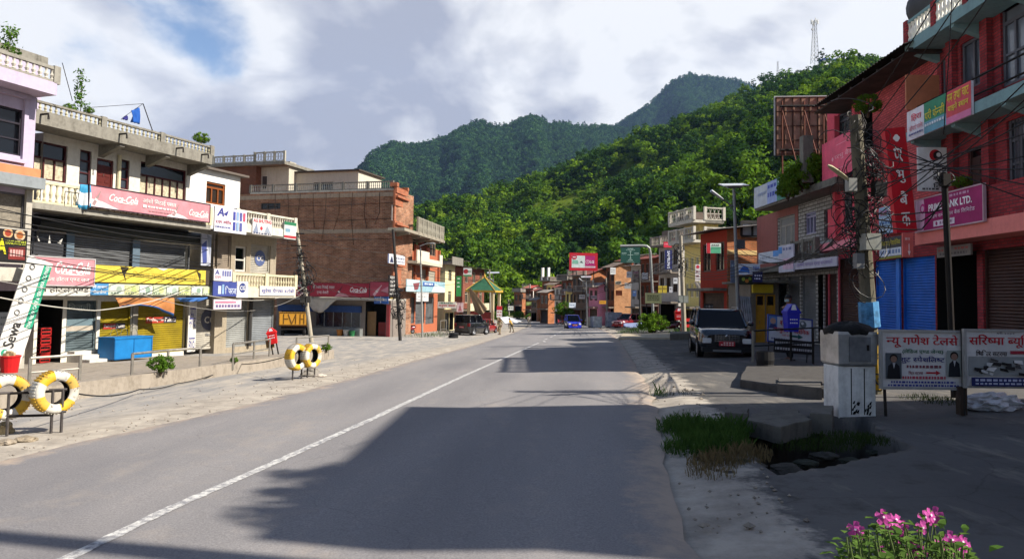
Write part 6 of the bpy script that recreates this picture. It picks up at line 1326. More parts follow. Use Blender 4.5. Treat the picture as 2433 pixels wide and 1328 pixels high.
# off-frame neighbour on the right, whose shadow lies across the road
FO = Fr(Vector((11.5, 8.4, 0)), 182, base=.4); b = Bld('corner_building', 'three storey brick building beside the viewpoint, past the right edge', FO, 9, REDB)
for z_ in (3.9, 7.0): 
    for i in range(3): b.win((.5 + i * 2.0, 1.7 + i * 2.0, z_ + .8, z_ + 2.2), 2, 1, GREYW, DKGL, loc=True)
for i in range(3): b.shut((.3 + i * 2.0, 1.9 + i * 2.0, .1, 2.9), BRNS, loc=True)
b.finish(0, 6.75, 9.6); mb = MB(); mb.box(-.2, 6.8, -.9, 9, 9.603, 9.8); mb.box(-.2, 6.8, -.9, -.78, 9.8, 10.5); b.mk(mb, 'roof_slab', TEALC)
DIM[0] = 1.0
# ------------------------------------------------------------------ far left: end of the row, pavilion, stalls
def lhouse(name, label, px0, px1, d, yt, th, fac, rows=2, cols=3, depth=7, roof='flat', roofm=None, ybase=None, shop=True):
    q = P(px0, 740, d); q.z = g(q.x, q.y); fr = Fr(q, th, base=q.z); L_ = min(14, fr.at(px1, 700)[0]); top = fr.at(px0, yt)[1]
    b = Bld(name, label, fr, depth, fac); h0 = min(2.8, top / (rows + 1)); fh = (top - h0) / rows
    for i in range(rows):
        for j in range(cols): x = (j + .5) * L_ / cols; w_ = min(1.3, L_ / cols * .6); b.win((x - w_ / 2, x + w_ / 2, h0 + i * fh + fh * .25, h0 + i * fh + fh * .8), 2, 1, C('b0a690', .6), DKGL, .2, .07, loc=True)
    b.shut((.3, L_ * .45, .05, h0 - .5), SHG, loc=True); b.hole((L_ * .52, L_ - .3, 0, h0 - .5), 1.6, loc=True); b.finish(0, L_, top); mb = MB()
    if roof == 'flat': mb.box(-.3, L_ + .3, -.9, depth, top + .003, top + .2); mb.box(-.3, L_ + .3, -.9, -.8, top + .2, top + .9); b.mk(mb, 'roof_slab', roofm or CONCR)
    else: corrugated(mb, (-.4, -1.0, top), (L_ + .4, -1.0, top), (L_ + .4, depth, top + 1), (-.4, depth, top + 1), .25, .02); b.mk(mb, 'roof', roofm or C('6a5a50', .7, .2, .4))
    mb = MB(); mb.box(-.1, L_, -.9, -.003, h0 - .35, h0 - .15); mb.box(-.1, L_, -.9, -.82, h0 - .149, h0 + .6); b.mk(mb, 'balcony', CREAM); b.L = L_; b.top = top; return b
D7 = (F7.world(W7, 0, 0) - CAM).dot(_f)
lh1 = lhouse('cream_house', 'small cream house with a lit yellow balcony next to the orange balcony house', 1056, 1080, D7 + 1.5, 628, 12, PL('c9bd94', '7d7458', .4), 2, 1, 6)
lh2 = lhouse('brick_house', 'red brown brick house with tin roof and posters left of the green roofed pavilion', 1098, 1150, D7 + 12, 634, 14, BR('8a4634', '6f3728', '6a584c', stain=.4), 2, 3, 8, 'tin')
lh3 = lhouse('timber_house', 'dim old house with a rusty tin roof behind the parked van', 1078, 1100, D7 + 20, 618, 14, PL('7d8070', '4a4c40', .5), 2, 2, 9, 'tin')
fsm(1084, 656, 1096, 704, D7 + 1, 'tall bright green vertical board on the small cream house', '2f8a4a', [('dots', .2, .1, .8, .15, 1, 'c9e0cc'), ('dots', .2, .3, .8, .35, 1, 'c9e0cc'), ('dots', .2, .5, .8, .55, 1, 'c9e0cc')])
fsm(1101, 637, 1121, 657, D7 + 10, 'white board with a red portrait roundel on the red brown brick house', 'c9c9c4', [('c', .3, .4, .28, '9a2f34'), ('r', 0, .8, 1, 1, '3f7a50'), ('dots', .55, .3, .95, .5, 2, '6a8a70')])
fsm(1040, 717, 1084, 732, 62, 'tilted stall board with red and white lettering beside the grey shutters', 'b9b2a8', [('t', 'अनुपम नास्ता', .04, .45, .96, .9, 'a82f38', .03), ('dots', .1, .1, .8, .3, 6, '4a6a50')])
fsm(1085, 719, 1101, 741, 63, 'white and pink poster at the end of the tilted stall board', 'c2a8a8', [('p', [(.2, .9), (.5, .2), (.8, .9)], '9a5a60'), ('dots', .1, .05, .9, .12, 2, '7a4a50')], name='poster', cat='poster')
fsm(1180, 727, 1193, 754, 80, 'red and white price board beyond the green roofed pavilion', 'd4d0cc', [('r', 0, 0, 1, .35, 'b0262e'), ('dots', .1, .5, .9, .58, 2, 'a0303a'), ('dots', .1, .75, .9, .83, 2, 'a0303a')])
fsm(1207, 727, 1220, 737, 96, 'small white notice board near the end of the left row', 'c9ccc4', [('dots', .1, .4, .9, .6, 2, '7a8078')])
pp = G(1152, 772); pp = P(1150, 740, 82); pp.z = g(pp.x, pp.y); o = empty('pavilion', pp, R(-14), 'small open pavilion with a green pyramid roof edged in yellow', 'pavilion')
zt = P(1144, 658, 82).z - pp.z; ze = P(1150, 690, 82).z - pp.z
mb = MB(); e_ = 1.65
for sx, sy, tx, ty in ((-1, -1, 1, -1), (1, -1, 1, 1), (1, 1, -1, 1), (-1, 1, -1, -1)): mb.face([(sx * e_, sy * e_, ze), (tx * e_, ty * e_, ze), (0, 0, zt)])
mb.face([(-e_, -e_, ze - .01), (-e_, e_, ze - .01), (e_, e_, ze - .01), (e_, -e_, ze - .01)]); mb.build('roof', C('2c5a42', .7, var=.3), o)
mb = MB()
for sx in (-1, 1):
    for sy in (-1, 1): mb.tube([(sx * e_, sy * e_, ze), (0, 0, zt + .02)], .06, 5)
mb.box(-e_ - .05, e_ + .05, -e_ - .05, -e_, ze - .2, ze); mb.box(-e_ - .05, e_ + .05, e_, e_ + .05, ze - .2, ze); mb.box(-e_ - .05, -e_, -e_, e_, ze - .2, ze); mb.box(e_, e_ + .05, -e_, e_, ze - .2, ze); mb.lathe([(.12, 0), (.16, .15), (.05, .35), (0, .6)], 8, (0, 0, zt - .05)); mb.build('trim', C('ae8e36', .7, var=.25), o)
for sx in (-1, 1):
    for sy in (-1, 1): mb = MB(); mb.box(sx * 1.35 - .14, sx * 1.35 + .14, sy * 1.35 - .14, sy * 1.35 + .14, -.3, ze - .1); mb.box(sx * 1.35 - .2, sx * 1.35 + .2, sy * 1.35 - .2, sy * 1.35 + .2, -.3, .35); mb.build('column', PL('c9b890', '857a5a', .4), o)
mb = MB(); mb.box(-1.2, 1.2, -1.3, -1.2, 1.3, 2.2); mb.box(-1.2, 1.2, -1.3, -1.2, .2, 1.0); mb.build('panel', C('8a3a34', .7), o)
FV = Fr(P(1110, 740, 72), 80, base=g(-4, 72)); cloth('canvas_sheet', 'tan canvas sheet slung from the brick house down toward the pavilion', ((1113, 686, 0), (1119, 685, .3), (1158, 733, .4), (1128, 738, 0)), [C('9a8468', .9)], FV, 'canvas', sag=.5)

# ------------------------------------------------------------------ vehicles (local +Y is the front)
TYRE = C('17171a', .85); RIM = C('8a8c90', .35, .7); BLK = C('101012', .5); CHR = C('b9bcc0', .2, .9); LAMP = C('d9dcdc', .1, .2); REDL = C('7a1010', .2)
def paint(hexs):
    k = ('car', hexs)
    if k in MATS: return MATS[k]
    m, t, b = newmat('car_paint_' + hexs); b.inputs['Base Color'].default_value = hx(hexs); b.inputs['Roughness'].default_value = .22; b.inputs['Coat Weight'].default_value = .9; b.inputs['Coat Roughness'].default_value = .08; MATS[k] = m; return m
def wheel(o, x, y, r, w_):
    wo = MB(); s = 1 if x > 0 else -1
    wo.lathe([(r * .62, -w_ / 2), (r * .9, -w_ / 2), (r, -w_ * .3), (r, w_ * .3), (r * .9, w_ / 2), (r * .62, w_ / 2)], 20, (0, 0, 0), 0)
    t = wo.build('wheel', TYRE, o, smooth=True); t.location = (x, y, r)
    mb = MB(); mb.lathe([(0, s * w_ * .42), (r * .18, s * w_ * .42), (r * .2, s * w_ * .36), (r * .56, s * w_ * .32), (r * .63, s * w_ * .46), (r * .63, -s * w_ * .4), (0, -s * w_ * .4)], 15, (0, 0, 0), 0)
    for i in range(5): a = i * 1.2566; mb.tube([(s * w_ * .40, 0, 0), (s * w_ * .42, r * .58 * math.cos(a), r * .58 * math.sin(a))], r * .07, 4)
    mb.build('rim', RIM, t)
def car(name, label, loc, rz, L_, W_, H_, col, style='suv', group=None, plate='a8202c', lights_on=False, bottom=None):
    o = empty(name, loc, rz, label, 'car', group); pm_ = paint(col); w = W_ / 2; suv = style in ('suv', 'van')
    gcl = .22 if suv else .17; belt = H_ * (.635 if suv else .58); hood = H_ * (.605 if suv else .50); r = H_ * (.205 if suv else .19)
    yf, yr = L_ / 2, -L_ / 2
    cb = L_ * (.17 if suv else .20)          # windscreen foot
    st = [(yf, .72, gcl + .10, hood * .80), (yf - .04, .84, gcl + .03, hood * .90), (yf - .16, .93, gcl, hood * .96), (yf - .5, .985, gcl, hood), (cb, 1.0, gcl, belt * .985), (cb - .1, 1.0, gcl, belt), (0, 1.0, gcl, belt), (yr * .6, 1.0, gcl, belt * 1.01), (yr + .3, .985, gcl, belt * 1.02), (yr + .08, .95, gcl + .04, belt * 1.01), (yr, .86, gcl + .12, belt * .97)]
    rows = []
    for y, k, zb, zt in st:
        hw = w * k; m_ = zb + (zt - zb) * .45
        half = [(hw * .80, zb), (hw * .96, zb + .06), (hw, m_), (hw * .985, zt - .10), (hw * .93, zt - .03), (hw * .80, zt + .005), (hw * .4, zt + .025)]
        rows.append([(x, y, z) for x, z in half] + [(-x, y, z) for x, z in half[::-1]])
    mb = MB(); mb.grid(rows, 0, True); n = len(rows[0]); mb.face([p for p in rows[0]][::-1]); mb.face(rows[-1])
    # roof and pillars
    rf, rb_ = cb - L_ * (.135 if suv else .16), (yr + L_ * .07 if style == 'suv' else (yr + .12 if style == 'van' else yr + L_ * .13)); zr = H_ - .04; tw = w * (.80 if style != 'van' else .88)
    bw = w * .93; be = belt - .01; yb_ = yr + (.1 if suv else .16)
    A = [(-bw, cb, be), (bw, cb, be), (bw, yb_, be), (-bw, yb_, be)]; T = [(-tw, rf, zr), (tw, rf, zr), (tw, rb_, zr), (-tw, rb_, zr)]
    roof = []
    for k, sc_ in ((0, 1.0), (.03, .985), (.055, .9), (.07, .6)): roof.append([(x * sc_, (y - (rf + rb_) / 2) * (1 - (1 - sc_) * .6) + (rf + rb_) / 2, zr - .03 + k) for x, y, z in ((-tw, rf, 0), (-tw * .6, rf + .05, 0), (tw * .6, rf + .05, 0), (tw, rf, 0), (tw, (rf + rb_) / 2, 0), (tw, rb_, 0), (-tw, rb_, 0), (-tw, (rf + rb_) / 2, 0))])
    mb.grid(roof, 0, True); mb.face(roof[-1])
    for i in range(4): mb.tube([A[i], T[i]], .05, 5)
    for s in (-1, 1): mb.tube([(s * bw, (cb + yb_) / 2 - .05, be), (s * tw, (rf + rb_) / 2, zr)], .045, 5); mb.tube([(s * tw, rf, zr - .01), (s * tw, rb_, zr - .01)], .045, 5)
    body = mb.build('body', pm_, o, smooth=True)
    for p in body.data.polygons: p.use_smooth = len(p.vertices) == 4
    gm_ = GL('07080c', .08); gm_.node_tree.nodes['Principled BSDF'].inputs['Specular IOR Level'].default_value = .22
    def pane(q, nm='window'): mb = MB(); mb.face(q); mb.build(nm, gm_, o)
    e = .02
    pane([A[1], A[0], T[0], T[1]], 'windscreen'); pane([A[3], A[2], T[2], T[3]], 'rear_window')
    for s, i, j in ((-1, 0, 3), (1, 1, 2)):
        am = ((cb + yb_) / 2 - .05); tm = (rf + rb_) / 2
        q1 = [(s * bw, cb - .02, be), (s * bw, am, be), (s * tw, tm, zr), (s * tw, rf, zr)]; q2 = [(s * bw, am, be), (s * bw, yb_, be), (s * tw, rb_, zr), (s * tw, tm, zr)]
        for q in (q1, q2): pane(q if s < 0 else q[::-1])
        # door seams, handles, mirror, lamps, rail
        mb = MB(); mb.box(s * (w * 1.0 - .004), s * (w * 1.0 + .012), am + .1, am + .26, belt - .17, belt - .13); mb.box(s * (w - .004), s * (w + .012), yr * .45, yr * .45 + .16, belt - .17, belt - .13); mb.build('door_handle', pm_, o)
        mb = MB(); mb.lathe([(0, -.1), (.07, -.08), (.085, 0), (.06, .08), (0, .1)], 8, (s * (w + .1), cb - .12, belt + .1), 0); mb.tube([(s * w * .93, cb - .1, belt + .02), (s * (w + .06), cb - .12, belt + .08)], .02, 4); mb.build('wing_mirror', pm_, o, smooth=True)
        zl = hood * .62 if suv else hood * .78
        mb = MB(); mb.box(s * w * .56, s * w * .86, yf - .10, yf + .012, zl - .09, zl + .07); mb.box(s * w * .55, s * w * .66, yf + .0125, yf + .02, zl - .045, zl + .045); mb.build('headlight', LAMP, o)
        mb = MB(); mb.box(s * w * .66, s * w * .93, yr - .015, yr + .12, belt * .72, belt * .95); mb.build('tail_light', REDL, o)
        if style == 'suv': mb = MB(); mb.tube([(s * tw * .9, rf - .1, zr + .03), (s * tw * .92, rf - .25, zr + .09), (s * tw * .92, rb_ + .25, zr + .09), (s * tw * .9, rb_ + .1, zr + .03)], .02, 5); mb.build('roof_rail', C('9a9ca0', .3, .6), o)
        for y in (yf - L_ * .19, yr + L_ * .19):
            mb = MB(); mb.lathe([(r * 1.16, 0), (r * 1.16, .03), (r * 1.0, .035)], 18, (s * (w - .025) if s > 0 else -(w + .005), y, r), 0); mb.build('wheel_arch', BLK, o)
            wheel(o, s * (w - .11), y, r, .22)
    mb = MB(); mb.box(-w * .46, w * .46, yf - .06, yf + .01, hood * .56, hood * .82); mb.build('grille', BLK, o)
    mb = MB()
    for i in range(4):
        z = hood * .59 + i * hood * .06; mb.box(-w * .44, w * .44, yf + .011, yf + .02, z, z + .015)
    for i in range(9): x = -w * .4 + i * w * .1; mb.box(x, x + .012, yf + .0105, yf + .018, hood * .57, hood * .81)
    mb.lathe([(.05, 0), (.05, .02), (.03, .025)], 12, (0, yf + .012, hood * .76), 1); mb.build('grille_bar', CHR, o)
    mb = MB(); mb.box(-w * .88, w * .88, yf - .15, yf + .03, gcl + .0, gcl + .16); mb.box(-w * .88, w * .88, yr - .03, yr + .15, gcl, gcl + .2); mb.build('bumper', BLK if suv else pm_, o)
    if suv: mb = MB(); mb.box(-w * .5, w * .5, yf + .031, yf + .045, gcl + .01, gcl + .08); mb.build('skid_plate', C('77797c', .4, .6), o)
    for y0, y1 in ((yf + .032, yf + .045), (yr - .045, yr - .032)):
        mb = MB(); z0 = (gcl + .2) if y0 > 0 else belt * .6; mb.box(-.25, .25, y0, y1, z0, z0 + .15)
        yy = y1 + .002 if y0 > 0 else y0 - .002
        for q in range(2): 
            for i in range(5 - q): x = -.2 + i * .085; mb.face([(x, yy, z0 + .02 + q * .065), (x + .05, yy, z0 + .02 + q * .065), (x + .05, yy, z0 + .06 + q * .065), (x, yy, z0 + .06 + q * .065)], 1)
        mb.build('number_plate', [C(plate, .5), C('d9c9c4', .5)], o)
    return o
a_, b_ = G(1684, 853), G(1657, 839); dv = (a_ - b_); hd = math.atan2(dv.y, dv.x) - math.pi / 2
fc_ = G(1727, 850); dirv = Vector((-math.sin(hd), math.cos(hd), 0)); sl = fc_ - dirv * 2.0; sl.z = g(sl.x, sl.y)
car('parked_car', 'glossy black sport utility car with chrome grille parked facing the viewer in the shade', sl, hd, 4.0, 1.77, 1.59, '060913', 'suv')
q = G(1364, 781.5); q = q + Vector((0, 1.9, 0)); car('hatchback', 'bright blue hatchback driving toward the viewer on the road', (q.x, q.y, g(q.x, q.y)), math.pi + R(3), 3.6, 1.52, 1.5, '1226b0', 'hatch')
q = G(1104, 797); q = q + Vector((.6, 2.0, 0)); car('parked_van', 'dark grey boxy jeep seen from behind parked on the left verge', (q.x, q.y, g(q.x, q.y)), R(-24), 4.3, 1.75, 1.95, '14171a', 'van')
q = G(1141, 792); q = q + Vector((.5, 1.5, 0)); car('hatchback', 'red hatchback parked just beyond the dark jeep on the left', (q.x, q.y, g(q.x, q.y)), R(-20), 3.5, 1.5, 1.48, '7a0f1a', 'hatch')
q = P(1492, 740, 78); car('hatchback', 'maroon hatchback parked among clutter before the houses on the right', (q.x, q.y, g(q.x, q.y)), math.pi - R(50), 3.5, 1.55, 1.5, '6a0c16', 'hatch')
q = P(1637, 740, 52); o = empty('hand_cart', (q.x, q.y, g(q.x, q.y)), .2, 'bright red hand cart with two trays half hidden behind the pale pole', 'cart'); mb = MB()
for z in (.45, .85): mb.box(-.5, .5, -.3, .3, z, z + .05); mb.box(-.5, .5, -.32, -.3, z, z + .2); mb.box(-.5, .5, .3, .32, z, z + .2)
mb.build('tray', C('a81a16', .5), o)
for sx in (-.46, .46):
    for sy in (-.27, .27): mb = MB(); mb.tube([(sx, sy, 0), (sx, sy, 1.1)], .025, 5); mb.build('leg', C('a81a16', .5), o)
def scooter(loc, rz, label):
    o = empty('scooter', loc, rz, label, 'scooter'); red = paint('6a0f1c')
    for y in (.62, -.58):
        mb = MB(); mb.lathe([(.14, -.05), (.2, -.05), (.235, 0), (.2, .05), (.14, .05)], 16, (0, 0, 0), 0); t = mb.build('wheel', TYRE, o, smooth=True); t.location = (0, y, .235)
        mb = MB(); mb.lathe([(0, -.04), (.14, -.035), (.14, .035), (0, .04)], 12, (0, 0, 0), 0); mb.build('rim', RIM, t)
    mb = MB(); sec = [(.62, .05, .45, .62), (.5, .1, .4, .85), (.42, .15, .3, .95), (.32, .17, .28, .9), (.28, .15, .26, .4), (.0, .15, .24, .32), (-.2, .16, .26, .6), (-.6, .16, .38, .72), (-.85, .1, .55, .74)]
    mb.grid([[(x * s, y, z) for s, z in ((-1, z0), (-1, z1), (0, z1 + .03), (1, z1), (1, z0))] for y, x, z0, z1 in sec], 0, True); mb.face([(0, .62, .45), (.05, .62, .62), (-.05, .62, .62)]); mb.build('body', red, o, smooth=True)
    mb = MB(); mb.box(-.14, .14, -.8, -.12, .72, .82); mb.build('seat', BLK, o); mb = MB(); mb.tube([(-.34, .3, 1.02), (0, .38, .98), (.34, .3, 1.02)], .02, 5); mb.tube([(0, .62, .25), (0, .4, .98)], .03, 5); mb.build('handlebar', BLK, o)
    mb = MB(); mb.lathe([(0, 0), (.08, .0), (.06, .06), (0, .07)], 10, (0, .5, .92), 1); mb.build('headlight', LAMP, o)
    for s in (-1, 1): mb = MB(); mb.tube([(s * .28, .32, 1.02), (s * .32, .34, 1.18)], .01, 4); mb.lathe([(0, 0), (.06, 0), (.06, .02), (0, .02)], 8, (s * .32, .34, 1.2), 1); mb.build('mirror', BLK, o)
    mb = MB(); mb.box(-.08, .08, -.9, -.86, .6, .68); mb.build('tail_light', REDL, o); return o
q = G(966, 793); scooter((q.x, q.y + .2, g(q.x, q.y)), R(120), 'maroon scooter parked by the lamp pole before the brick building')
# yellow truck tailgate in the eatery bay
q = G(690, 800); p = P(688, 760, q.y + 1.2); o = empty('truck', (p.x, p.y + 1.2, g(p.x, p.y)), R(14), 'old truck with a patterned yellow tailgate backed into the eatery bay', 'truck')
mb = MB(); mb.box(-1.15, 1.15, -.9, 1.6, .75, .85); mb.box(-1.15, -1.08, -.9, 1.6, .85, 1.9); mb.box(1.08, 1.15, -.9, 1.6, .85, 1.9); mb.build('load_bed', C('5a3a26', .7), o)
mb = MB(); mb.box(-1.15, 1.15, -1.0, -.905, .85, 1.95); mb.build('tailgate', C('b07d22', .6), o); mb = MB()
for x0, z0, x1, z1 in ((-1.1, .9, 1.1, .9), (-1.1, 1.9, 1.1, 1.9), (-1.1, .9, -1.1, 1.9), (1.1, .9, 1.1, 1.9), (-.75, 1.0, -.75, 1.8), (-.75, 1.4, -.4, 1.4), (-.4, 1.8, -.1, 1.0), (-.1, 1.0, .2, 1.8), (.2, 1.8, .2, 1.0), (.55, 1.0, .55, 1.8), (.55, 1.4, .85, 1.4), (.85, 1.0, .85, 1.8)): mb.tube([(x0, -1.02, z0), (x1, -1.02, z1)], .035, 4)
mb.build('tailgate_bar', C('6a4a16', .6), o)
for s in (-1, 1): wheel(o, s * .85, -.2, .4, .26)
mb = MB(); mb.box(-1.0, 1.0, -1.0, -.92, .5, .62); mb.build('bumper', IRON, o)

# ------------------------------------------------------------------ painted tyres on pipe stands
YEL_, WH_ = chipped('c49a14'), chipped('bcb8ae')
def tyre(loc, rz, label, ph, Rr=.36, tilt=0):
    o = empty('painted_tyre', loc, rz, label, 'tyre', 'yellow and white tyres on stands by the road')
    w_ = Rr * .36; prof = []
    for i in range(9): a = -1.35 + i * 2.7 / 8; prof.append((Rr - .035 + .035 * math.cos(a) - .0 * i, w_ * math.sin(a) * .98))
    pr = [(Rr * .54, -w_ * .75), (Rr * .60, -w_ * .98), (Rr * .82, -w_ * 1.05)] + prof + [(Rr * .82, w_ * 1.05), (Rr * .60, w_ * .98), (Rr * .54, w_ * .75)]
    mb = MB(); mb.lathe(pr, 40, (0, 0, 0), 1, 0, ph, lambda q: int(q * 8) % 2)
    mb.build('tread', [YEL_, WH_], o, smooth=True)
    mb = MB()
    for i in range(44):
        a = i * 6.2832 / 44; c_, s_ = math.cos(a), math.sin(a); mb.tube([(Rr * .985 * c_, -w_ * .8, Rr * .985 * s_), (Rr * 1.012 * c_, 0, Rr * 1.012 * s_), (Rr * .985 * c_, w_ * .8, Rr * .985 * s_)], .008, 4, int(i / 44 * 8 + ph * 0) % 2)
    mb.build('tread_block', [YEL_, WH_], o).rotation_euler = (0, -ph, 0)
    mb = MB(); mb.lathe([(Rr * .54, w_ * .75), (Rr * .535, w_ * .5), (Rr * .86, w_ * .4), (Rr * .86, -w_ * .4), (Rr * .535, -w_ * .5), (Rr * .54, -w_ * .75)], 32, (0, 0, 0), 1); mb.build('inner_wall', C('151312', .9), o, smooth=True); return o
def stand(p0, p1, h, label, low=.3):
    d = p1 - p0; o = empty('tyre_stand', p0, math.atan2(d.y, d.x), label, 'pipe stand'); l = d.length; m_ = C('4f4a48', .6, .4, .3, 8)
    for x in (0, l): mb = MB(); mb.tube([(x, 0, -.2), (x, 0, h)], .022, 6); mb.build('post', m_, o)
    for z in (low, h): mb = MB(); mb.tube([(-.05, 0, z), (l + .05, 0, z)], .02, 6); mb.build('crossbar', m_, o)
    return o
def tyre_at(px, py, d, rz, label, ph, Rr): p = P(px, py, d); return tyre(p, rz, label, ph, Rr)
gA = G(128, 1028); dA = (gA - CAM).dot(_f); dA2 = dA - .1
RA = 51.5 * dA / F
tyre_at(130, 931, dA + .05, R(56), 'yellow and white tyre hanging whole just inside the left edge', .2, RA)
tyre_at(14, 943, dA - .1, R(52), 'yellow and white tyre cut by the left edge of the photo', .5, RA * 1.03)
o0 = G(16, 1036); o1 = G(121, 1029); o2 = G(145, 1027); stand(o1, o2, .62, 'short dark pipe stand under the whole tyre at the left'); stand(G(-60, 1044), o0, .62, 'pipe stand carrying the tyre at the left edge')
o = empty('pipe_rail', o0, math.atan2((o1 - o0).y, (o1 - o0).x), 'low dark pipe joining the two tyre stands at the left', 'rail'); mb = MB(); mb.tube([(0, 0, .28), ((o1 - o0).length, 0, .28)], .02, 6); mb.tube([(0, 0, .6), ((o1 - o0).length, 0, .62)], .02, 6); mb.build('bar', IRON, o)
gB = G(706, 902); dB = (gB - CAM).dot(_f); RB = 31 * dB / F
tyre_at(704, 848, dB, R(64), 'left one of the farther pair of yellow and white tyres', .9, RB); tyre_at(739, 845, dB + .35, R(64), 'right one of the farther pair of yellow and white tyres', .3, RB * .96)
stand(G(695, 903), G(716, 900), .75, 'pipe stand under the left tyre of the farther pair'); stand(G(730, 897), G(747, 895), .75, 'pipe stand under the right tyre of the farther pair')
def rock(px, py, s, label, hexs='8f8272', cat='rock', sq=.6, gf=None):
    p = (gf or G)(px, py); me_seed = px * .37; bm = bmesh.new(); bmesh.ops.create_icosphere(bm, subdivisions=3, radius=1)
    for v in bm.verts: k = 1 + .35 * noise.fractal(v.co * 1.3 + Vector((me_seed, py, 0)), 1, 2, 3); v.co = Vector((v.co.x * s * k, v.co.y * s * .8 * k, v.co.z * s * sq * k + s * sq * .5))
    me = bpy.data.meshes.new('rock'); bm.to_mesh(me); bm.free(); me.materials.append(C(hexs, .9, var=.3, scale=5, bump=.4)); o = bpy.data.objects.new('rock', me); COL.objects.link(o); o.location = p; return tag(o, label, cat)
rock(8, 1030, .14, 'tan boulder at the foot of the tyre stand on the left edge', 'a8956f', sq=.8); rock(60, 1048, .16, 'flat crumbling stone in the sand beside the tan boulder', '8a7d6a', sq=.3); rock(12, 1056, .12, 'grey stone on the sand below the tan boulder', '908474', sq=.4)
rock(735, 893, .28, 'flat grey stone below the right tyre of the farther pair', '8a8378', sq=.25); rock(742, 884, .22, 'upper grey stone lying on the flat one by the farther tyres', '7d776d', sq=.35); rock(760, 895, .18, 'pale stone beside the flat stone by the farther tyres', 'b0a69a', sq=.3)
# pavement rails
PIPE = C('8a857c', .5, .4, .25, 6)
def rail(feet, tops, label, two=True):
    ps = [G2(*f) for f in feet]; o = empty('pavement_rail', ps[0], 0, label, 'rail'); tp = []
    for p, f, t in zip(ps, feet, tops):
        d = (p - CAM).dot(_f); z = P(t[0], t[1], d).z; q = p - ps[0]; tp.append(q + Vector((0, 0, z - p.z))); mb = MB(); mb.tube([q - Vector((0, 0, .2)), tp[-1]], .035, 6); mb.build('post', PIPE, o)
    mb = MB(); mb.tube(tp, .032, 6); mb.build('bar', PIPE, o)
    if two: mb = MB(); mb.tube([a - Vector((0, 0, (a - (p - ps[0])).z * .55)) for a, p in zip(tp, ps)], .022, 6); mb.build('bar', PIPE, o)
rail([(69, 914), (189, 902)], [(69, 851), (189, 843)], 'grey pipe rail on the kerb before the open shop')
rail([(313, 890), (398, 878), (475, 870)], [(313, 841), (398, 832), (475, 827)], 'long grey pipe rail on the kerb before the yellow shutters', False)
rail([(553, 862), (603, 852), (640, 846)], [(553, 817), (603, 811), (640, 806)], 'bent pipe rail on the kerb beside the tilted red bin')
rail([(704, 843), (780, 834)], [(704, 803), (780, 797)], 'short pipe rail near the leaning utility pole')
def bin_(loc, label, col, h=.62, w_=.34, tilt=0, rz=0, post=.55, hood=True, posts=None):
    o = empty('litter_bin', loc, rz, label, 'litter bin'); pm_ = IRON; top = post + h
    mb = MB(); rows = []
    for z, k in ((0, .40), (.08, .43), (h * .7, .5)): rows.append([(x * w_ * k, y * w_ * k * .82, post + z) for x, y in ((-1, -1), (1, -1), (1, 1), (-1, 1))])
    mb.grid(rows, 0, True); mb.face(rows[0][::-1])
    zt = post + h * .7; e = w_ * 1.04; f = w_ * .42
    mb.box(-e * .52, e * .52, -f - .02, f + .02, zt - .03, zt + .03)
    if hood:
        for s in (-1, 1): mb.prism([(-e * .5, zt + .03), (-e * .1, top), (e * .1, top), (e * .5, zt + .03)], s * (f - .02), s * (f), 0, 'y')
        for s in (-1, 1): mb.face([(s * e * .5, -f, zt + .03), (s * e * .5, f, zt + .03), (s * e * .1, f, top), (s * e * .1, -f, top)])
        mb.face([(-e * .1, -f, top), (e * .1, -f, top), (e * .1, f, top), (-e * .1, f, top)])
    sh = mb.build('bin_shell', C(col, .45), o); mb = MB(); mb.face([(-e * .22, -f - .004, zt + .06), (e * .22, -f - .004, zt + .06), (e * .1, -f - .004, top - .02), (-e * .1, -f - .004, top - .02)]); mb.build('flap', C('c9ccd2', .5), o)
    mb = MB()
    for q in range(2):
        for i in range(4): x = -w_ * .3 + i * w_ * .16; mb.face([(x, -w_ * .43, post + .22 + q * .09), (x + w_ * .1, -w_ * .43, post + .22 + q * .09), (x + w_ * .1, -w_ * .43, post + .25 + q * .09), (x, -w_ * .43, post + .25 + q * .09)])
    mb.build('print', C('d0d4dc', .6), o)
    if post:
        for s in (posts or (0,)): mb = MB(); mb.tube([(s, .02, -.25), (s, .02, post + h * .4)], .03, 6); mb.build('post', IRON, o)
    if tilt: o.rotation_euler = (0, tilt, rz)
    return o
q = G2(655, 842); bin_(q, 'tilted red litter bin on thin legs at the kerb', 'c0191c', .62, .34, R(-12), .2, .42, posts=(-.1, .1))
M = Matrix.Translation(P(641, 814, (q - CAM).dot(_f) + .1)) @ Matrix.Rotation(.3, 4, 'Z') @ Matrix.Rotation(R(-10), 4, 'Y'); board_at(M, .3, .42, 'small rusty board tied beside the tilted red bin', '7a6438', [], name='board', cat='board', var=.3)
q = G2(22, 888); o = empty('bucket_bin', q, 0, 'round red plastic bin full of litter before the open shop', 'litter bin'); mb = MB(); mb.lathe([(0, 0), (.21, 0), (.27, .5), (.29, .5), (.29, .54), (.25, .54), (.2, .45), (0, .44)], 16); mb.build('tub', C('b3181c', .4), o); mb = MB(); rnd = random.Random(2)
for i in range(12): a = rnd.uniform(0, 6.3); r_ = rnd.uniform(0, .16); mb.box(r_ * math.cos(a) - .06, r_ * math.cos(a) + .06, r_ * math.sin(a) - .05, r_ * math.sin(a) + .05, .44 + .01 * i, .5 + .015 * i)
mb.build('litter', C('a08a6a', .8, var=.4, scale=9), o)
q = G2(1868, 872); dq = (q - CAM).dot(_f); hb_ = P(1880, 788, dq).z - q.z; bin_(P(1880, 800, dq) * 1.0 + Vector((0, 0, q.z - P(1880, 800, dq).z)), 'blue litter bin with pitched lid on a black post beside the clinic board', '1a22a8', P(1880, 722, dq).z - P(1880, 788, dq).z, .35, 0, .1, hb_)
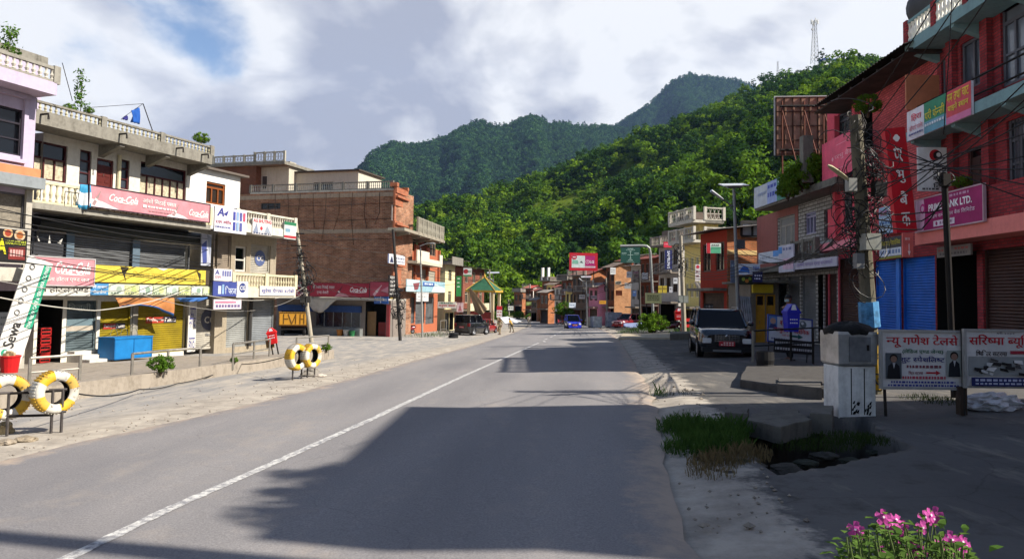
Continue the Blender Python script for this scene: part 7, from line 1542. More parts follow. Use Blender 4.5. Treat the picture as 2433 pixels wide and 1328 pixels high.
q = G(1611, 792); bin_(q, 'red litter bin with pitched lid on black legs by the far lamp post', 'b01418', .85, .48, 0, 0, .95, posts=(-.15, .15))
# shrubs on the kerb and roofs
def bush(name, label, loc, k, s, cat='shrub', group=None, stem=True):
    o = empty(name, loc, random.uniform(0, 6), label, cat, group); o.scale = (s, s, s); c = bpy.data.objects.new('foliage', CR[k]); COL.objects.link(c); c.parent = o
    mb = MB()
    for i in range(4): a = i * 1.6; mb.tube([(0, 0, -.5), (.6 * math.cos(a), .6 * math.sin(a), 1.2)], [.12, .05], 4)
    mb.build('stem', BARK, o); return o
bush('kerb_shrub', 'small bushy weed with pale flowers growing on the kerb', G2(381, 888), 6, .2, group=None); bush('kerb_weed', 'low weed at the foot of the bent rail on the kerb', G2(556, 864), 6, .08)
bush('kerb_weed', 'patch of weeds on the kerb by the short rail', G2(775, 836), 6, .14)
for i, (px, py, h_) in enumerate(((192, 254, 76), (20, 118, 40))):
    fr_ = FL if i == 0 else FA; x, z = fr_.at(px, py, .3); p = fr_.world(x, -.3, z - .4); o = empty('roof_plant', p, 0, ('tall thin leafy plant rising over the white shophouse balustrade', 'leafy plant on the lilac building roof at the left edge')[i], 'plant'); hh = h_ * 27 / F + .4
    rnd = np.random.default_rng(5 + i); cs = [(rnd.normal() * .12 * (1.3 - t), rnd.normal() * .12, .3 + t * (hh - .2)) for t in np.linspace(0, 1, 26)]; v, f = leaf_faces(cs, [.16] * 26, 14, .055, rnd); c = npmesh('foliage', v, f, L2_, smooth=False); c.parent = o; mb = MB(); mb.tube([(0, 0, -.3), (0, 0, hh)], [.02, .006], 5); mb.build('stem', BARK, o)
for px, py, s, lb in ((165, 252, .09, 'round potted shrub on the white shophouse roof left of the tall plant'), (212, 258, .08, 'round potted shrub on the white shophouse roof right of the tall plant'), (478, 330, .15, 'bare leafy bush at the right end of the white shophouse roof')):
    x, z = FL.at(px, py, .4); bush('roof_shrub', lb, FL.world(x, -.4, z - .2), 6, s * 1.5)
# washing line
x, z = FL.at(340, 247, .2); x1, z1 = FL.at(365, 306, .2); o = empty('line_pole', FL.world(x1, -.2, z1 - .2), FL.rz, 'thin leaning washing line pole on the white shophouse roof', 'pole'); mb = MB(); mb.tube([(0, 0, 0), (x - x1, 0, z - z1 + .2)], .02, 5); mb.build('shaft', IRON, o)
cloth('towel', 'blue towel hanging on the roof washing line', ((311, 263, .2), (330, 256, .2), (330, 296, .2), (312, 290, .2)), [C('1d4f9a', .9)], FL, 'towel', sag=0, n=8); cloth('towel', 'small dark blue cloth hanging beside the blue towel', ((290, 280, .2), (301, 275, .2), (301, 287, .2), (290, 283, .2)), [C('2a2a6a', .9)], FL, 'towel', sag=0, n=6)
def wire(pts, r, label, group=None, sag=.0, name='overhead_cable', col='1b1a1b', cat='cable'):
    a = [Vector(p) for p in pts]; out = []
    for i in range(len(a) - 1):
        n = 14; s = sag * (a[i + 1] - a[i]).length
        for k in range(n + (i == len(a) - 2)): t = k / n; q = a[i].lerp(a[i + 1], t); q.z -= 4 * s * t * (1 - t); out.append(q)
    mb = MB(); mb.tube([q - a[0] for q in out], r, 5); o = mb.build(name, C(col, .7)); o.location = a[0]; return tag(o, label, cat, group)
wire([P(148, 150, 24), P(172, 240, 25)], .012, 'thin wire from the lilac roof to the white shophouse roof'); wire([FL.world(FL.at(215, 256, .2)[0], -.2, FL.at(215, 256, .2)[1]), FL.world(x, -.2, z), FL.world(FL.at(292, 280, .2)[0], -.2, FL.at(292, 280, .2)[1])], .01, 'washing line strung on the white shophouse roof')

# ------------------------------------------------------------------ poles, lamps, boards
def pole(name, label, top, foot, d, r0, r1, mat, cat='utility pole', bands=True):
    a = P(*foot, d); b = P(*top, d); a.z = g(a.x, a.y); o = empty(name, a, 0, label, cat); v = b - a; mb = MB(); mb.tube([v * -.03 + Vector((0, 0, -.3)), v * .5, v], [r0, (r0 + r1) / 2, r1], 10); mb.build('shaft', mat, o); return o, a, v
def tangle(o, c, r, n, seed, m=None, hh=1.0):
    tr = .008 * max(1, (o.location - CAM).length / 16); rnd = random.Random(seed)
    mb = MB()
    for i in range(n):
        p = Vector((rnd.gauss(0, r * .35), rnd.gauss(0, r * .3), rnd.gauss(0, hh * .35))); k = rnd.uniform(.2, .62) * r; a0 = rnd.uniform(0, 6); ax = Vector((rnd.gauss(0, 1), rnd.gauss(0, 1), rnd.gauss(0, .5))).normalized(); bx = ax.orthogonal().normalized(); cx = ax.cross(bx)
        mb.tube([c + p + (bx * math.cos(a0 + t * .5) + cx * math.sin(a0 + t * .5) * 1.3) * k * (1 + .05 * t) for t in range(rnd.randint(6, 12))], tr, 4)
    mb.build('wire_tangle', m or BLK, o)
CPOLE = PL('9c9484', '6a6254', .5); dP = 50.0
o, A0, V0 = pole('utility_pole', 'leaning concrete utility pole wrapped in wires between the shop rows on the left', (703, 527), (742, 803), dP, .15, .1, CPOLE)
tangle(o, V0 * .50, .6, 60, 3, hh=2.2); tangle(o, V0 * .72, .3, 20, 5, hh=.8)
for k, z in ((0, .70), (1, .80), (2, .9)): mb = MB(); c = V0 * z; mb.box(c.x - .5, c.x + .5, c.y - .16, c.y - .1, c.z - .04, c.z + .04); mb.build('cross_arm', IRON, o)
for k in range(2): mb = MB(); c = V0 * .36; mb.box(c.x - .3 + .38 * k, c.x + .02 + .36 * k, c.y - .4, c.y - .16, c.z - .25, c.z + .2); mb.build('junction_box', C('3a3836', .7), o)
dQ = 13.0
o, A1, V1 = pole('utility_pole', 'concrete utility pole smothered in black wires before the pink building', (2032, 275), (2078, 930), dQ, .145, .10, PL('5f5a4c', '38352c', .5))
tangle(o, V1 * .66, .42, 95, 11, hh=1.6); tangle(o, V1 * .8 + Vector((.2, 0, 0)), .35, 40, 12, hh=.5); tangle(o, V1 * .96, .2, 26, 13, C('55504a', .7), hh=.35); tangle(o, V1 * .55 + Vector((-.1, 0, 0)), .3, 30, 15, hh=.9)
def bx(o, name, px, py, w_, h_, d, mat, dd=.16): p = P(px, py, d) - o.location; mb = MB(); mb.box(p.x - w_ / 2, p.x + w_ / 2, p.y - dd / 2, p.y + dd / 2, p.z - h_ / 2, p.z + h_ / 2); mb.lathe([(w_ * .3, 0), (w_ * .5, -.02), (0, -.021)], 10, (p.x, p.y - dd / 2, p.z), 1) if name == 'transformer' else None; return mb.build(name, mat, o)
bx(o, 'meter_box', 2068, 575, .26, .28, dQ - .28, PL('8f9088', '5f6058', .4), .24); bx(o, 'junction_box', 2040, 620, .13, .26, dQ - .25, C('6f7070', .6)); bx(o, 'junction_box', 2088, 450, .2, .24, dQ - .2, BLK); bx(o, 'junction_box', 2022, 440, .14, .22, dQ - .25, C('8a8a84', .6))
mb = MB(); p0 = P(2040, 440, dQ) - o.location; p1 = P(2015, 428, dQ - .3) - o.location; mb.tube([p0, p1], .02, 5); mb.build('lamp_arm', IRON, o)
mb = MB(); p2 = P(1990, 410, dQ - .4) - o.location; rows = []
for k, (t, w_) in enumerate(((0, .03), (.1, .075), (.4, .09), (.8, .08), (1, .03))): c = p1.lerp(p1 + (p2 - p1) * 1.9, t); rows.append([(c.x, c.y - w_, c.z), (c.x, c.y, c.z + w_ * .7), (c.x, c.y + w_, c.z), (c.x, c.y, c.z - w_ * .25)])
mb.grid(rows, 0, True); mb.face(rows[0]); mb.face(rows[-1][::-1]); mb.build('lamp_head', C('a09a7c', .5), o)
mb = MB(); c0, c1 = V1 * .30, V1 * .0; mb.tube([V1 * .02, V1 * .22], [.178, .172], 10); mb.build('painted_band', C('a8861c', .7, var=.3), o); mb = MB(); mb.tube([V1 * .24, V1 * .33], [.173, .168], 10); mb.build('poster_wrap', C('4a86b4', .7, var=.5, scale=6), o)
mb = MB(); c = V1 * .02
for k, ch in enumerate(('व', 'ल', 'उ')): q = V1 * (.20 - .07 * k); mb.text(ch, q.x - .09, q.x + .07, q.z - .12, q.z + .08, q.y - .182, 0, .02)
mb.build('lettering', BLK, o)
o, A2, V2 = pole('steel_post', 'black steel post rising behind the tailor board', (2243, 410), (2268, 930), 12.2, .05, .05, IRON, 'post'); tangle(o, V2 * .97, .12, 16, 21, hh=.3)
mb = MB(); c = V2 * .965; mb.box(c.x - .06, c.x + .06, c.y - .08, c.y + .05, c.z - .1, c.z + .1); mb.build('bracket', IRON, o)
# solar lamp
def solar(label, px_top, py_top, px_foot, py_foot, d, pw=1.1, arm=(-55, 30), panel_tilt=-18):
    a = P(px_foot, py_foot, d); b = P(px_top, py_top, d); a.z = g(a.x, a.y); o = empty('solar_street_lamp', a, 0, label, 'street lamp'); v = b - a; st = C('7c8084', .4, .5); mb = MB(); mb.tube([v * -.02 - Vector((0, 0, .3)), v * .5, v], [.1, .08, .06], 8); mb.build('pole', st, o)
    mb = MB(); mb.box(-pw / 2, pw / 2, -.4, .4, -.03, .0); mb.box(-pw / 2 - .02, pw / 2 + .02, -.42, .42, 0.001, .03, 1); mb.box(-.3, .3, -.2, .2, -.12, -.031); q = mb.build('solar_panel', [C('6f7478', .5, .2), C('c9ccd0', .3, .6)], o); q.location = v; q.rotation_euler = (R(14), R(-2), 0)
    s = d / F; mb = MB(); e = v * .86; t = e + Vector((arm[0] * s, -.3, arm[1] * s)); mb.tube([e, t], .03, 5); mb.tube([e + Vector((0, 0, -.2)), e.lerp(t, .45)], .02, 5); mb.build('arm', st, o)
    mb = MB(); dd = (t - e).normalized(); mb.tube([t - dd * .25, t + dd * .45], [.05, .07], 6); mb.build('lamp_head', C('b9bcc0', .3, .4), o)
    mb = MB(); c = v * .63; mb.box(c.x - .02, c.x + .34, c.y - .2, c.y - .06, c.z - .2, c.z + .2); mb.build('battery_box', C('4f5458', .5), o); return o
solar('tall solar street lamp with a wide panel behind the black car', 1743, 440, 1757, 815, 32, 1.05, (-42, 24))
solar('far solar street lamp before the orange gable on the right', 1393, 658, 1395, 752, 95, 1.3, (-12, 8)); solar('small solar street lamp beyond the green roofed pavilion', 1172, 648, 1174, 762, 100, 1.6, (-8, 4))
dd_ = (G(1004, 802) - CAM).dot(_f); o, A3, V3 = pole('street_lamp', 'slim grey street lamp before the orange balcony house', (999, 592), (1004, 802), dd_, .09, .06, C('9a9892', .5, .3), 'street lamp')
mb = MB(); s = dd_ / F; mb.tube([V3, V3 + Vector((-.05, 0, .25)), V3 + Vector((.5, -.2, .45)), V3 + Vector((.95, -.4, .5))], .035, 6); mb.build('arm', C('9a9892', .5, .3), o); mb = MB(); mb.lathe([(0, 0), (.07, .02), (.09, .3), (.03, .5), (0, .5)], 8, tuple(V3 + Vector((.8, -.35, .46))), 0); mb.build('lamp_head', C('7a7a78', .5), o)
o, A4, V4 = pole('utility_pole', 'dark slanting pole with junction boxes at the corner of the brick building', (934, 545), (952, 796), 55, .13, .1, C('2f2c2a', .8)); tangle(o, V4 * .25, .5, 30, 31, hh=1.6); tangle(o, V4 * .42, .4, 22, 32, hh=.8)
o, A5, V5 = pole('utility_pole', 'pale utility pole with a small back to front board on the right verge', (1617, 560), (1626, 788), 50, .17, .12, CPOLE); tangle(o, V5 * .75, .4, 22, 33, hh=1.4)
fsm(1611, 702, 1636, 720, 49.6, 'white framed board turned away on the pale utility pole', '6f7470', [('r', .06, .1, .94, .9, '8e938e'), ('r', .46, 0, .54, 1, '5a5e5a')])
for px, pt, pf, d, lb in ((1440, 660, 750, 92, 'far utility pole before the pink house'), (1519, 640, 762, 74, 'thin dark pole left of the yellow notice board'), (1163, 640, 768, 88, 'thin pole beside the green roofed pavilion'), (1208, 712, 765, 98, 'red topped post at the end of the left row')):
    o, a__, v__ = pole('utility_pole', lb, (px, pt), (px + 3, pf), d, .12, .09, C('8a857a' if d > 80 else '4a4844', .7)); 
    if d > 80: tangle(o, v__ * .8, .4, 10, px, hh=.8)
# green road sign on a bent gantry
dg = 60; o = empty('gantry_sign', P(1552, 772, dg), 0, 'green direction sign hanging from a bent white gantry pole', 'road sign'); L0 = o.location
tp = [P(1552, 772, dg), P(1550, 690, dg), P(1545, 600, dg), P(1543, 590, dg), P(1537, 585, dg), P(1525, 584, dg), P(1474, 585, dg)]; mb = MB(); mb.tube([p - L0 for p in tp], .11, 8); mb.build('gantry_pole', C('9a9c9a', .5, .2), o)
mb = MB(); c = P(1497.5, 606, dg) - L0; w_, h_ = 46 * dg / F / 2, 38 * dg / F / 2; mb.box(c.x - w_, c.x + w_, c.y - .1, c.y - .04, c.z - h_, c.z + h_); ym = c.y - .104
def pl(x0, z0, x1, z1): mb.face([(c.x + x0 * w_, ym, c.z + z0 * h_), (c.x + x1 * w_, ym, c.z + z0 * h_), (c.x + x1 * w_, ym, c.z + z1 * h_), (c.x + x0 * w_, ym, c.z + z1 * h_)], 1)
pl(-.03, -.45, .03, .45); pl(-.3, -.02, .3, .04); pl(-.1, .4, .1, .5); pl(-.1, -.5, .1, -.4)
for x0, z0, x1, z1 in ((-.3, .72, .3, .84), (-.45, .58, .5, .64), (-.9, .2, -.4, .28), (-.9, .05, -.4, .1), (.4, .2, .9, .28), (.4, .05, .9, .1), (-.25, -.7, .25, -.6), (-.4, -.85, .4, -.8)):
    n = 6
    for i in range(n): pl(x0 + (x1 - x0) * i / n, z0, x0 + (x1 - x0) * (i + .7) / n, z1)
mb.build('sign_plate', [C('1f4a42', .5), C('9ab4ac', .5)], o)
# red billboard on the roof
db = 100; c = P(1386.5, 621.5, db); o = fboard(1353, 601, 1420, 643, db, 'red framed billboard with a white panel and pink half on the far rooftops', 'b8182c', [('r', .08, .16, .55, .84, 'c9d4d0'), ('r', .55, .16, .9, .72, 'a8206a'), ('r', .55, .74, .92, .84, 'c4a8b4'), ('c', .17, .24, .15, 'b03a50'), ('r', .12, .22, .22, .27, 'd9d4d4'), ('p', [(.1, .62), (.12, .4), (.3, .42), (.32, .62)], '7ab09a'), ('p', [(.36, .55), (.42, .45), (.5, .58)], '4a5a58'), ('c', .64, .5, .11, 'd9b8c8'), ('c', .64, .5, .085, 'a8206a'), ('r', .635, .44, .65, .54, 'd9b8c8'), ('t', 'LG', .72, .42, .87, .58, 'e0d4da', .03)], name='billboard', cat='billboard', th=.3)
for sx in (-1.4, 0, 1.4): mb = MB(); mb.tube([(sx, .2, -1.0), (sx, .4, -4.5)], .06, 5); mb.build('strut', IRON, o)
# yellow notice board over a creeper
dn = 57; o = fboard(1534, 697, 1571, 720, dn, 'pale yellow notice board on posts above a clump of creepers', 'c9c48a', [('r', .08, .12, .9, .8, 'a8a678'), ('dots', .12, .2, .86, .34, 5, '77764a'), ('dots', .12, .42, .86, .54, 5, '77764a'), ('dots', .12, .62, .86, .72, 5, '77764a')], frame='b9b890')
for sx in (-.5, .5): mb = MB(); mb.tube([(sx, .1, -.3), (sx, .1, -2.2)], .04, 5); mb.build('post', IRON, o)
# big blank billboard seen from behind
dk = 33.0; a0, a1 = P(1845, 225, dk), P(1852, 368, dk); c = P(1903, 300, dk); W_, H_ = 118 * dk / F, 140 * dk / F; o = empty('roof_billboard', c, R(-6), 'large rusty billboard seen from behind on the tiled building roof', 'billboard')
mb = MB(); mb.box(-W_ / 2, W_ / 2, .0, .03, -H_ / 2, H_ / 2); mb.build('panel', C('94705e', .7, .1, .25, 2), o); mb = MB()
for i in range(7): x = -W_ / 2 + .03 + i * (W_ - .06) / 6; mb.box(x - .02, x + .02, -.05, -.001, -H_ / 2, H_ / 2)
for i in range(5): z = -H_ / 2 + .03 + i * (H_ - .06) / 4; mb.box(-W_ / 2, W_ / 2, -.09, -.0505, z - .02, z + .02)
mb.build('frame', C('4a2e24', .7, .3), o); mb = MB(); mb.box(-W_ / 2 - .05, W_ / 2, -.02, .06, H_ / 2 + .001, H_ / 2 + .05); mb.box(-W_ / 2 - .05, -W_ / 2 - .001, -.02, .06, -H_ / 2, H_ / 2); mb.build('edge_trim', C('b4b2b0', .5), o)
for x in (-W_ * .38, W_ * .05, W_ * .42):
    mb = MB(); mb.tube([(x, -.12, H_ * .42), (x, -.12, -H_ / 2 - 1.9)], .04, 5); mb.tube([(x, -.14, H_ * .25), (x + .5, -.9, -H_ / 2 - .9)], .03, 5); mb.build('strut', C('5a3022', .7, .3), o)
mb = MB(); mb.tube([(-W_ * .42, -.15, H_ * .33), (W_ * .45, -.15, H_ * .33)], .05, 6); mb.tube([(-W_ * .42, -.15, -H_ * .42), (W_ * .3, -.15, -H_ * .42)], .05, 6); mb.build('lamp_bar', IRON, o)
p = P(1916, 365, 30); o = empty('concrete_stub', (p.x, p.y, p.z - 1.2), 0, 'bare concrete column stub on the tiled building roof', 'column'); mb = MB(); mb.box(-.2, .2, -.2, .2, 0, 1.9); mb.build('shaft', CONCR, o)
for i, (px, py, s, k) in enumerate(((1885, 440, .28, 5), (1905, 425, .3, 4), (1930, 415, .34, 5), (1950, 400, .3, 4), (1872, 452, .2, 5))): bush('terrace_shrub', 'green shrub growing along the roof terrace of the tiled building', P(px, py + 18, 30.5 - i * .2), 6, s * 1.5, group='shrubs on the roof terrace of the tiled building')
bush('balcony_plant', 'dark leafy plant hanging in the shaded balcony of the pink building', P(2062, 270, 24.6), 6, .3); bush('balcony_plant', 'small potted plant on the red brick building balcony by the white board', P(2285, 446, 20), 6, .16)
p = P(1552, 778, 56); bush('creeper_clump', 'clump of climbing creepers under the pale yellow notice board', Vector((p.x, p.y, g(p.x, p.y))), 6, .75, 'creeper'); bush('verge_shrub', 'bright green shrub beside the far road on the right', P(1341, 752, 105), 6, 1.0); bush('verge_shrub', 'shrub beside the wall at the end of the left row', P(1190, 764, 96), 6, .7)

# ------------------------------------------------------------------ hilltop: mast, hut, lone trees
def mast(label, px, py0, py1, d, bw, tw, dish_=True):
    a = P(px, py1, d); b = P(px, py0, d); h = b.z - a.z; o = empty('lattice_mast', a, .4, label, 'mast'); mb = MB(); n = 10; st = C('9a9896', .5, .3)
    def cn(t, i): k = bw + (tw - bw) * min(1, t * 1.25); return Vector((k * (-1, 1, 1, -1)[i], k * (-1, -1, 1, 1)[i], t * h))
    for i in range(4): mb.tube([cn(0, i), cn(.8, i), cn(1, i)], .16 * bw / 1.6, 4)
    for j in range(n):
        for i in range(4): mb.tube([cn(j / n, i), cn((j + 1) / n, (i + 1) % 4)], .08 * bw / 1.6, 3); mb.tube([cn((j + 1) / n, i), cn((j + 1) / n, (i + 1) % 4)], .07 * bw / 1.6, 3)
    mb.build('lattice', st, o)
    if dish_:
        for k in range(6): a_ = k * 1.05; mb = MB(); c = Vector((2.2 * math.cos(a_), 2.2 * math.sin(a_), h * (.96 if k % 2 else .99))); mb.box(c.x - .3, c.x + .3, c.y - .25, c.y + .25, c.z - 1.6, c.z + 1.4); mb.tube([(0, 0, c.z), c], .12, 4); mb.build('panel_antenna', C('c2c2c2', .5), o)
        mb = MB(); mb.lathe([(0, 0), (.7, 0), (.9, .5), (0, .6)], 12, (-2.2, -.6, h * .78), 1); mb.tube([(0, 0, h * .78), (-2.2, -.3, h * .78)], .1, 4); mb.build('dish_antenna', C('8a8a8a', .5), o)
    return o
mast('tall lattice telecom mast with antennas on top of the near hill', 1936, 48, 152, 498, 1.9, .9); mast('small thin lattice mast on the near hill shoulder', 1848, 146, 184, 500, .7, .3, False)
p = P(1965, 156, 497); o = empty('hilltop_hut', p - Vector((0, 0, 1)), .2, 'white hut with a blue roof below the telecom mast', 'hut'); mb = MB(); mb.box(-4.5, 4.5, -2.5, 2.5, 0, 3.6); mb.build('wall', C('c9ccd0', .8), o); mb = MB(); mb.prism([(-4.8, 3.6), (4.8, 3.6), (4.3, 4.9), (-4.3, 4.9)], -2.9, 2.9); mb.build('roof', C('2f4f8a', .6), o); mb = MB(); mb.box(-.6, .6, -2.56, -2.505, .2, 2.4); mb.build('door', C('3a4a6a', .6), o)
LT = [meshonly('lone_crown', *crown('c', L3, 70 + i, 22, 2.6, 9.0, 16, .42, ('tall', 'cone', 'round')[i])[:2], L3) for i in range(3)]
for i, (px, py0, py1, k, lb) in enumerate(((1954, 104, 152, 0, 'tallest thin tree right beside the telecom mast'), (1990, 122, 156, 2, 'thin rounded tree behind the blue roofed hut'), (2014, 138, 158, 0, 'small tree on the crest right of the blue roofed hut'), (2047, 130, 160, 2, 'rounded lone tree nearest the dark tin roof on the crest'), (1829, 164, 190, 2, 'lone tree on the hill shoulder left of the thin mast'), (1790, 180, 205, 0, 'small tree low on the hill shoulder where it meets the far peak'), (1975, 124, 154, 1, 'dark pointed tree between the mast and the hut'))):
    a = P(px, py1 + 6, 496); h = P(px, py0, 496).z - a.z; s = h / 11; o = tree('hilltop_tree', a, LT[k], lb, 3.0, .22, 1.2, 4, s, i); KIDS(o)[-1].location = (0, 0, 2.2)

# ------------------------------------------------------------------ right foreground
gS = G(2100, 990); dS = (gS - CAM).dot(_f)
def portrait(u, v, w_, h_, bg, body, skin, hair): return [('r', u, v, u + w_, v + h_, bg), ('p', [(u + w_ * .08, v + h_), (u + w_ * .16, v + h_ * .5), (u + w_ * .4, v + h_ * .38), (u + w_ * .62, v + h_ * .38), (u + w_ * .86, v + h_ * .5), (u + w_ * .92, v + h_)], body), ('c', u + w_ * .5, v + h_ * .20, h_ * .16, hair), ('c', u + w_ * .5, v + h_ * .24, h_ * .125, skin), ('p', [(u + w_ * .42, v + h_ * .38), (u + w_ * .6, v + h_ * .38), (u + w_ * .5, v + h_ * .62)], 'b0b0b4')]
SB1 = [('t', 'न्यू गणेश टेलर्स', .05, .04, .95, .28, 'b8202e', .03), ('t', '(लेडिज एण्ड जेन्स)', .25, .30, .76, .40, '2f6a4a', .018), ('t', 'शुट स्पेशलिष्ट', .22, .43, .78, .57, '2a2f72', .025), ('dots', .30, .60, .74, .65, 9, '6a3a44'), ('t', 'भित्र सटरमा', .32, .70, .5, .77, '7a3a44', .015), ('r', .54, .72, .66, .75, 'a8202e'), ('p', [(.66, .69), (.72, .735), (.66, .78)], 'a8202e'), ('dots', .24, .80, .78, .85, 14, 'b04a58'), ('dots', .1, .89, .9, .925, 18, '3a3f8a'), ('dots', .06, .95, .94, .985, 20, '3a3f8a')] + portrait(.03, .38, .2, .47, '50565c', '17171c', '8a6a5a', '1a1614') + portrait(.79, .32, .18, .48, '8f9490', '1d2026', '8a6a5c', '15110f')
o = fboard(2094, 790, 2288, 919, dS, 'white tailor shop board with red Devanagari title and two portraits', 'cfccca', SB1, rz=R(2), th=.03, frame='a8a6a2', cat='signboard')
s = dS / F
for sx, fx in ((-.55, -.5), (.60, .60)):
    mb = MB(); mb.tube([(sx, .05, .4), (fx - .02, .02, -(988 - 854) * s)], .022, 5); mb.build('leg', IRON, o)
mb = MB(); mb.tube([(.60, .05, -.3), (.86, .45, -(988 - 854) * s + .05)], .02, 5); mb.build('brace', IRON, o)
SB2 = [('t', 'श्री २०८१', .32, .0, .5, .05, '55424a', .01), ('t', 'सरिष्मा ब्यूटि पार्लर', .03, .05, .97, .30, 'b8202e', .03), ('t', 'भित्रि सटरमा', .1, .34, .42, .45, '3a3236', .015), ('r', .45, .35, .95, .41, 'a0283a'), ('r', .02, .46, .98, .82, '8f9292')]
rnd = random.Random(8)
for i in range(26): a = .03 + .9 * rnd.random(); b_ = .48 + .27 * rnd.random(); SB2.append(('p', [(a, b_), (min(.98, a + rnd.uniform(.03, .12)), b_ + rnd.uniform(-.01, .05)), (min(.98, a + rnd.uniform(.02, .1)), min(.82, b_ + .08)), (a, min(.82, b_ + .05))], rnd.choice(('2a2a2c', 'c9c9c9', 'dcdad8', '4a4848', '1c1c1e'))))
SB2 += [('r', .02, .84, .98, 1, '232a60'), ('dots', .06, .87, .94, .91, 16, 'b9bcd4'), ('dots', .06, .94, .94, .97, 16, 'b9bcd4')]
o = fboard(2291, 789, 2530, 916, dS - .05, 'white beauty parlour board with red title and a strip of photographs', 'd2cfcd', SB2, rz=R(3), th=.03, frame='a8a6a2', cat='signboard')
for sx in (-.72, .72): mb = MB(); mb.tube([(sx, .05, .4), (sx, .03, -(986 - 853) * s)], .022, 5); mb.build('leg', IRON, o)
mb = MB(); mb.box(-.78, -.68, .02, .12, -(986 - 853) * s, -.4); mb.build('post', C('3a2e26', .9), o); mb = MB(); mb.tube([(-.70, .05, -.3), (-.45, .4, -(986 - 853) * s + .04)], .02, 5); mb.build('brace', IRON, o)
# metal cabinet on its pedestal
gC = G(2018, 984); dC = (gC - CAM).dot(_f); s = dC / F; o = empty('metal_cabinet', gC, R(3), 'battered silver metal kiosk box on a narrower white pedestal with a black cover', 'cabinet')
zc = (984 - 866) * s; zt = (984 - 787) * s; GALV = C('b4b6b8', .38, .7, .3, 2.5); WPED = PL('d8d8d4', '5a5856', .5)
mb = MB(); mb.box(-.27, .27, -.22, .22, -.05, zc - .01); mb.build('pedestal', WPED, o); mb = MB()
for x in (-.09, .1): mb.box(x, x + .012, -.226, -.2205, .03, zc - .04)
mb.build('pedestal_door_seam', IRON, o)
mb = MB(); rows = [[(x * k, y * k, z) for x, y in ((-.29, -.27), (.27, -.27), (.27, .27), (-.29, .27))] for z, k in ((zc, .92), (zc + .03, 1), (zt - .04, 1.02), (zt, 1.0))]; mb.grid(rows, 0, True); mb.face(rows[0][::-1]); mb.face(rows[-1]); mb.build('box', GALV, o)
mb = MB(); mb.box(-.14, .17, -.29, -.278, zc + .06, zt - .07); h = mb.build('door', C('7d8084', .45, .4, .35, 2.5), o); mb = MB(); mb.box(.11, .14, -.305, -.2905, zc + .22, zc + .3); mb.build('handle', IRON, h)
mb = MB(); rows = []; 
for z, k in ((zt - .05, .98), (zt + .02, 1.04), (zt + .08, .85), (zt + .12, .45), (zt + .13, .1)): rows.append([(.33 * k * math.cos(t * .3927) * (1 + .06 * math.sin(t * 2.1)), .30 * k * math.sin(t * .3927), z + .02 * math.sin(t * 1.7)) for t in range(16)])
mb.grid(rows, 0, True); mb.face(rows[-1]); mb.build('cover', C('0e0d0d', .8, bump=.5), o, smooth=True)
mb = MB(); rnd = random.Random(4)
for x0 in (-.02, .15):
    for i in range(12): a = rnd.uniform(-.05, .05); z = rnd.uniform(.02, .2); mb.face([(x0 + a - .02, -.228, z), (x0 + a + .005, -.228, z - .01), (x0 + a + .02, -.228, z + .045), (x0 + a - .005, -.228, z + .03)])
mb.build('painted_leaf_mark', C('15181a', .8), o)
# clinic board, rail, platform, barrel
gR = G(1845, 868); dR = dq + .5
M = Matrix.Translation(P(1877, 785, dR)) @ Matrix.Rotation(R(8), 4, 'Z') @ Matrix.Rotation(R(6), 4, 'Y') @ Matrix.Rotation(R(-10), 4, 'X')
CB = [('r', .0, .0, .2, .5, '4a6a98'), ('c', .1, .2, .12, 'b08a78'), ('p', [(0, .5), (.05, .32), (.16, .32), (.2, .5)], '3a3f6a'), ('t', 'श्री', .26, .06, .42, .34, 'b8202e', .03), ('t', 'आयुर्वेद क्लिनिक', .1, .38, .95, .66, 'b8202e', .025), ('r', .48, .68, .68, .76, '1f5a58'), ('p', [(.68, .62), (.8, .72), (.68, .82)], '1f5a58'), ('c', .8, .2, .14, '5a6468'), ('c', .78, .16, .06, 'c9ccd0'), ('dots', .06, .86, .94, .93, 14, '55557a'), ('t', 'यहाँ छ', .3, .68, .46, .77, 'b8202e', .01)]
o = board_at(M, 1.24, .68, 'tilted white clinic board with red title and a green arrow behind the blue bin', 'c4c6cc', CB, th=.03, frame='3a4a8a', cat='signboard')
for sx in (-.56, .56): mb = MB(); mb.tube([(sx, .04, .2), (sx, .15, -.95)], .015, 5); mb.build('leg', IRON, o)
M = Matrix.Translation(P(1887, 824, dR - .1)) @ Matrix.Rotation(R(8), 4, 'Z') @ Matrix.Rotation(R(4), 4, 'Y'); board_at(M, 1.16, .36, 'black cloth notice with two rows of white writing under the clinic board', '17171b', [('dots', .03, .18, .97, .36, 16, 'b4b4b8'), ('dots', .03, .6, .97, .78, 15, 'b4b4b8')], name='notice', th=.02)
dl_ = dq - .05; rl_ = P(1789, 800, dl_); o = empty('black_rail', (rl_.x, rl_.y, g(rl_.x, rl_.y)), 0, 'black pipe rail with a pale end post before the clinic board', 'rail'); L0 = o.location
e0 = P(1789, 786, dl_) - L0; e1 = P(1950, 778, dl_ - .3) - L0
mb = MB(); mb.tube([Vector((0, 0, -.1)), e0], .035, 6); mb.build('post', PL('7a786f', '4a483f', .4), o)
mb = MB(); b1 = P(1932, 868, dl_ - .3) - L0; mb.tube([b1, P(1931, 779, dl_ - .3) - L0], .03, 6); mb.build('post', IRON, o)
for a_, c_ in ((786, 778), (822, 812)): mb = MB(); mb.tube([P(1789, a_, dl_) - L0, P(1950, c_, dl_ - .3) - L0], .025, 6); mb.build('bar', BLK, o)
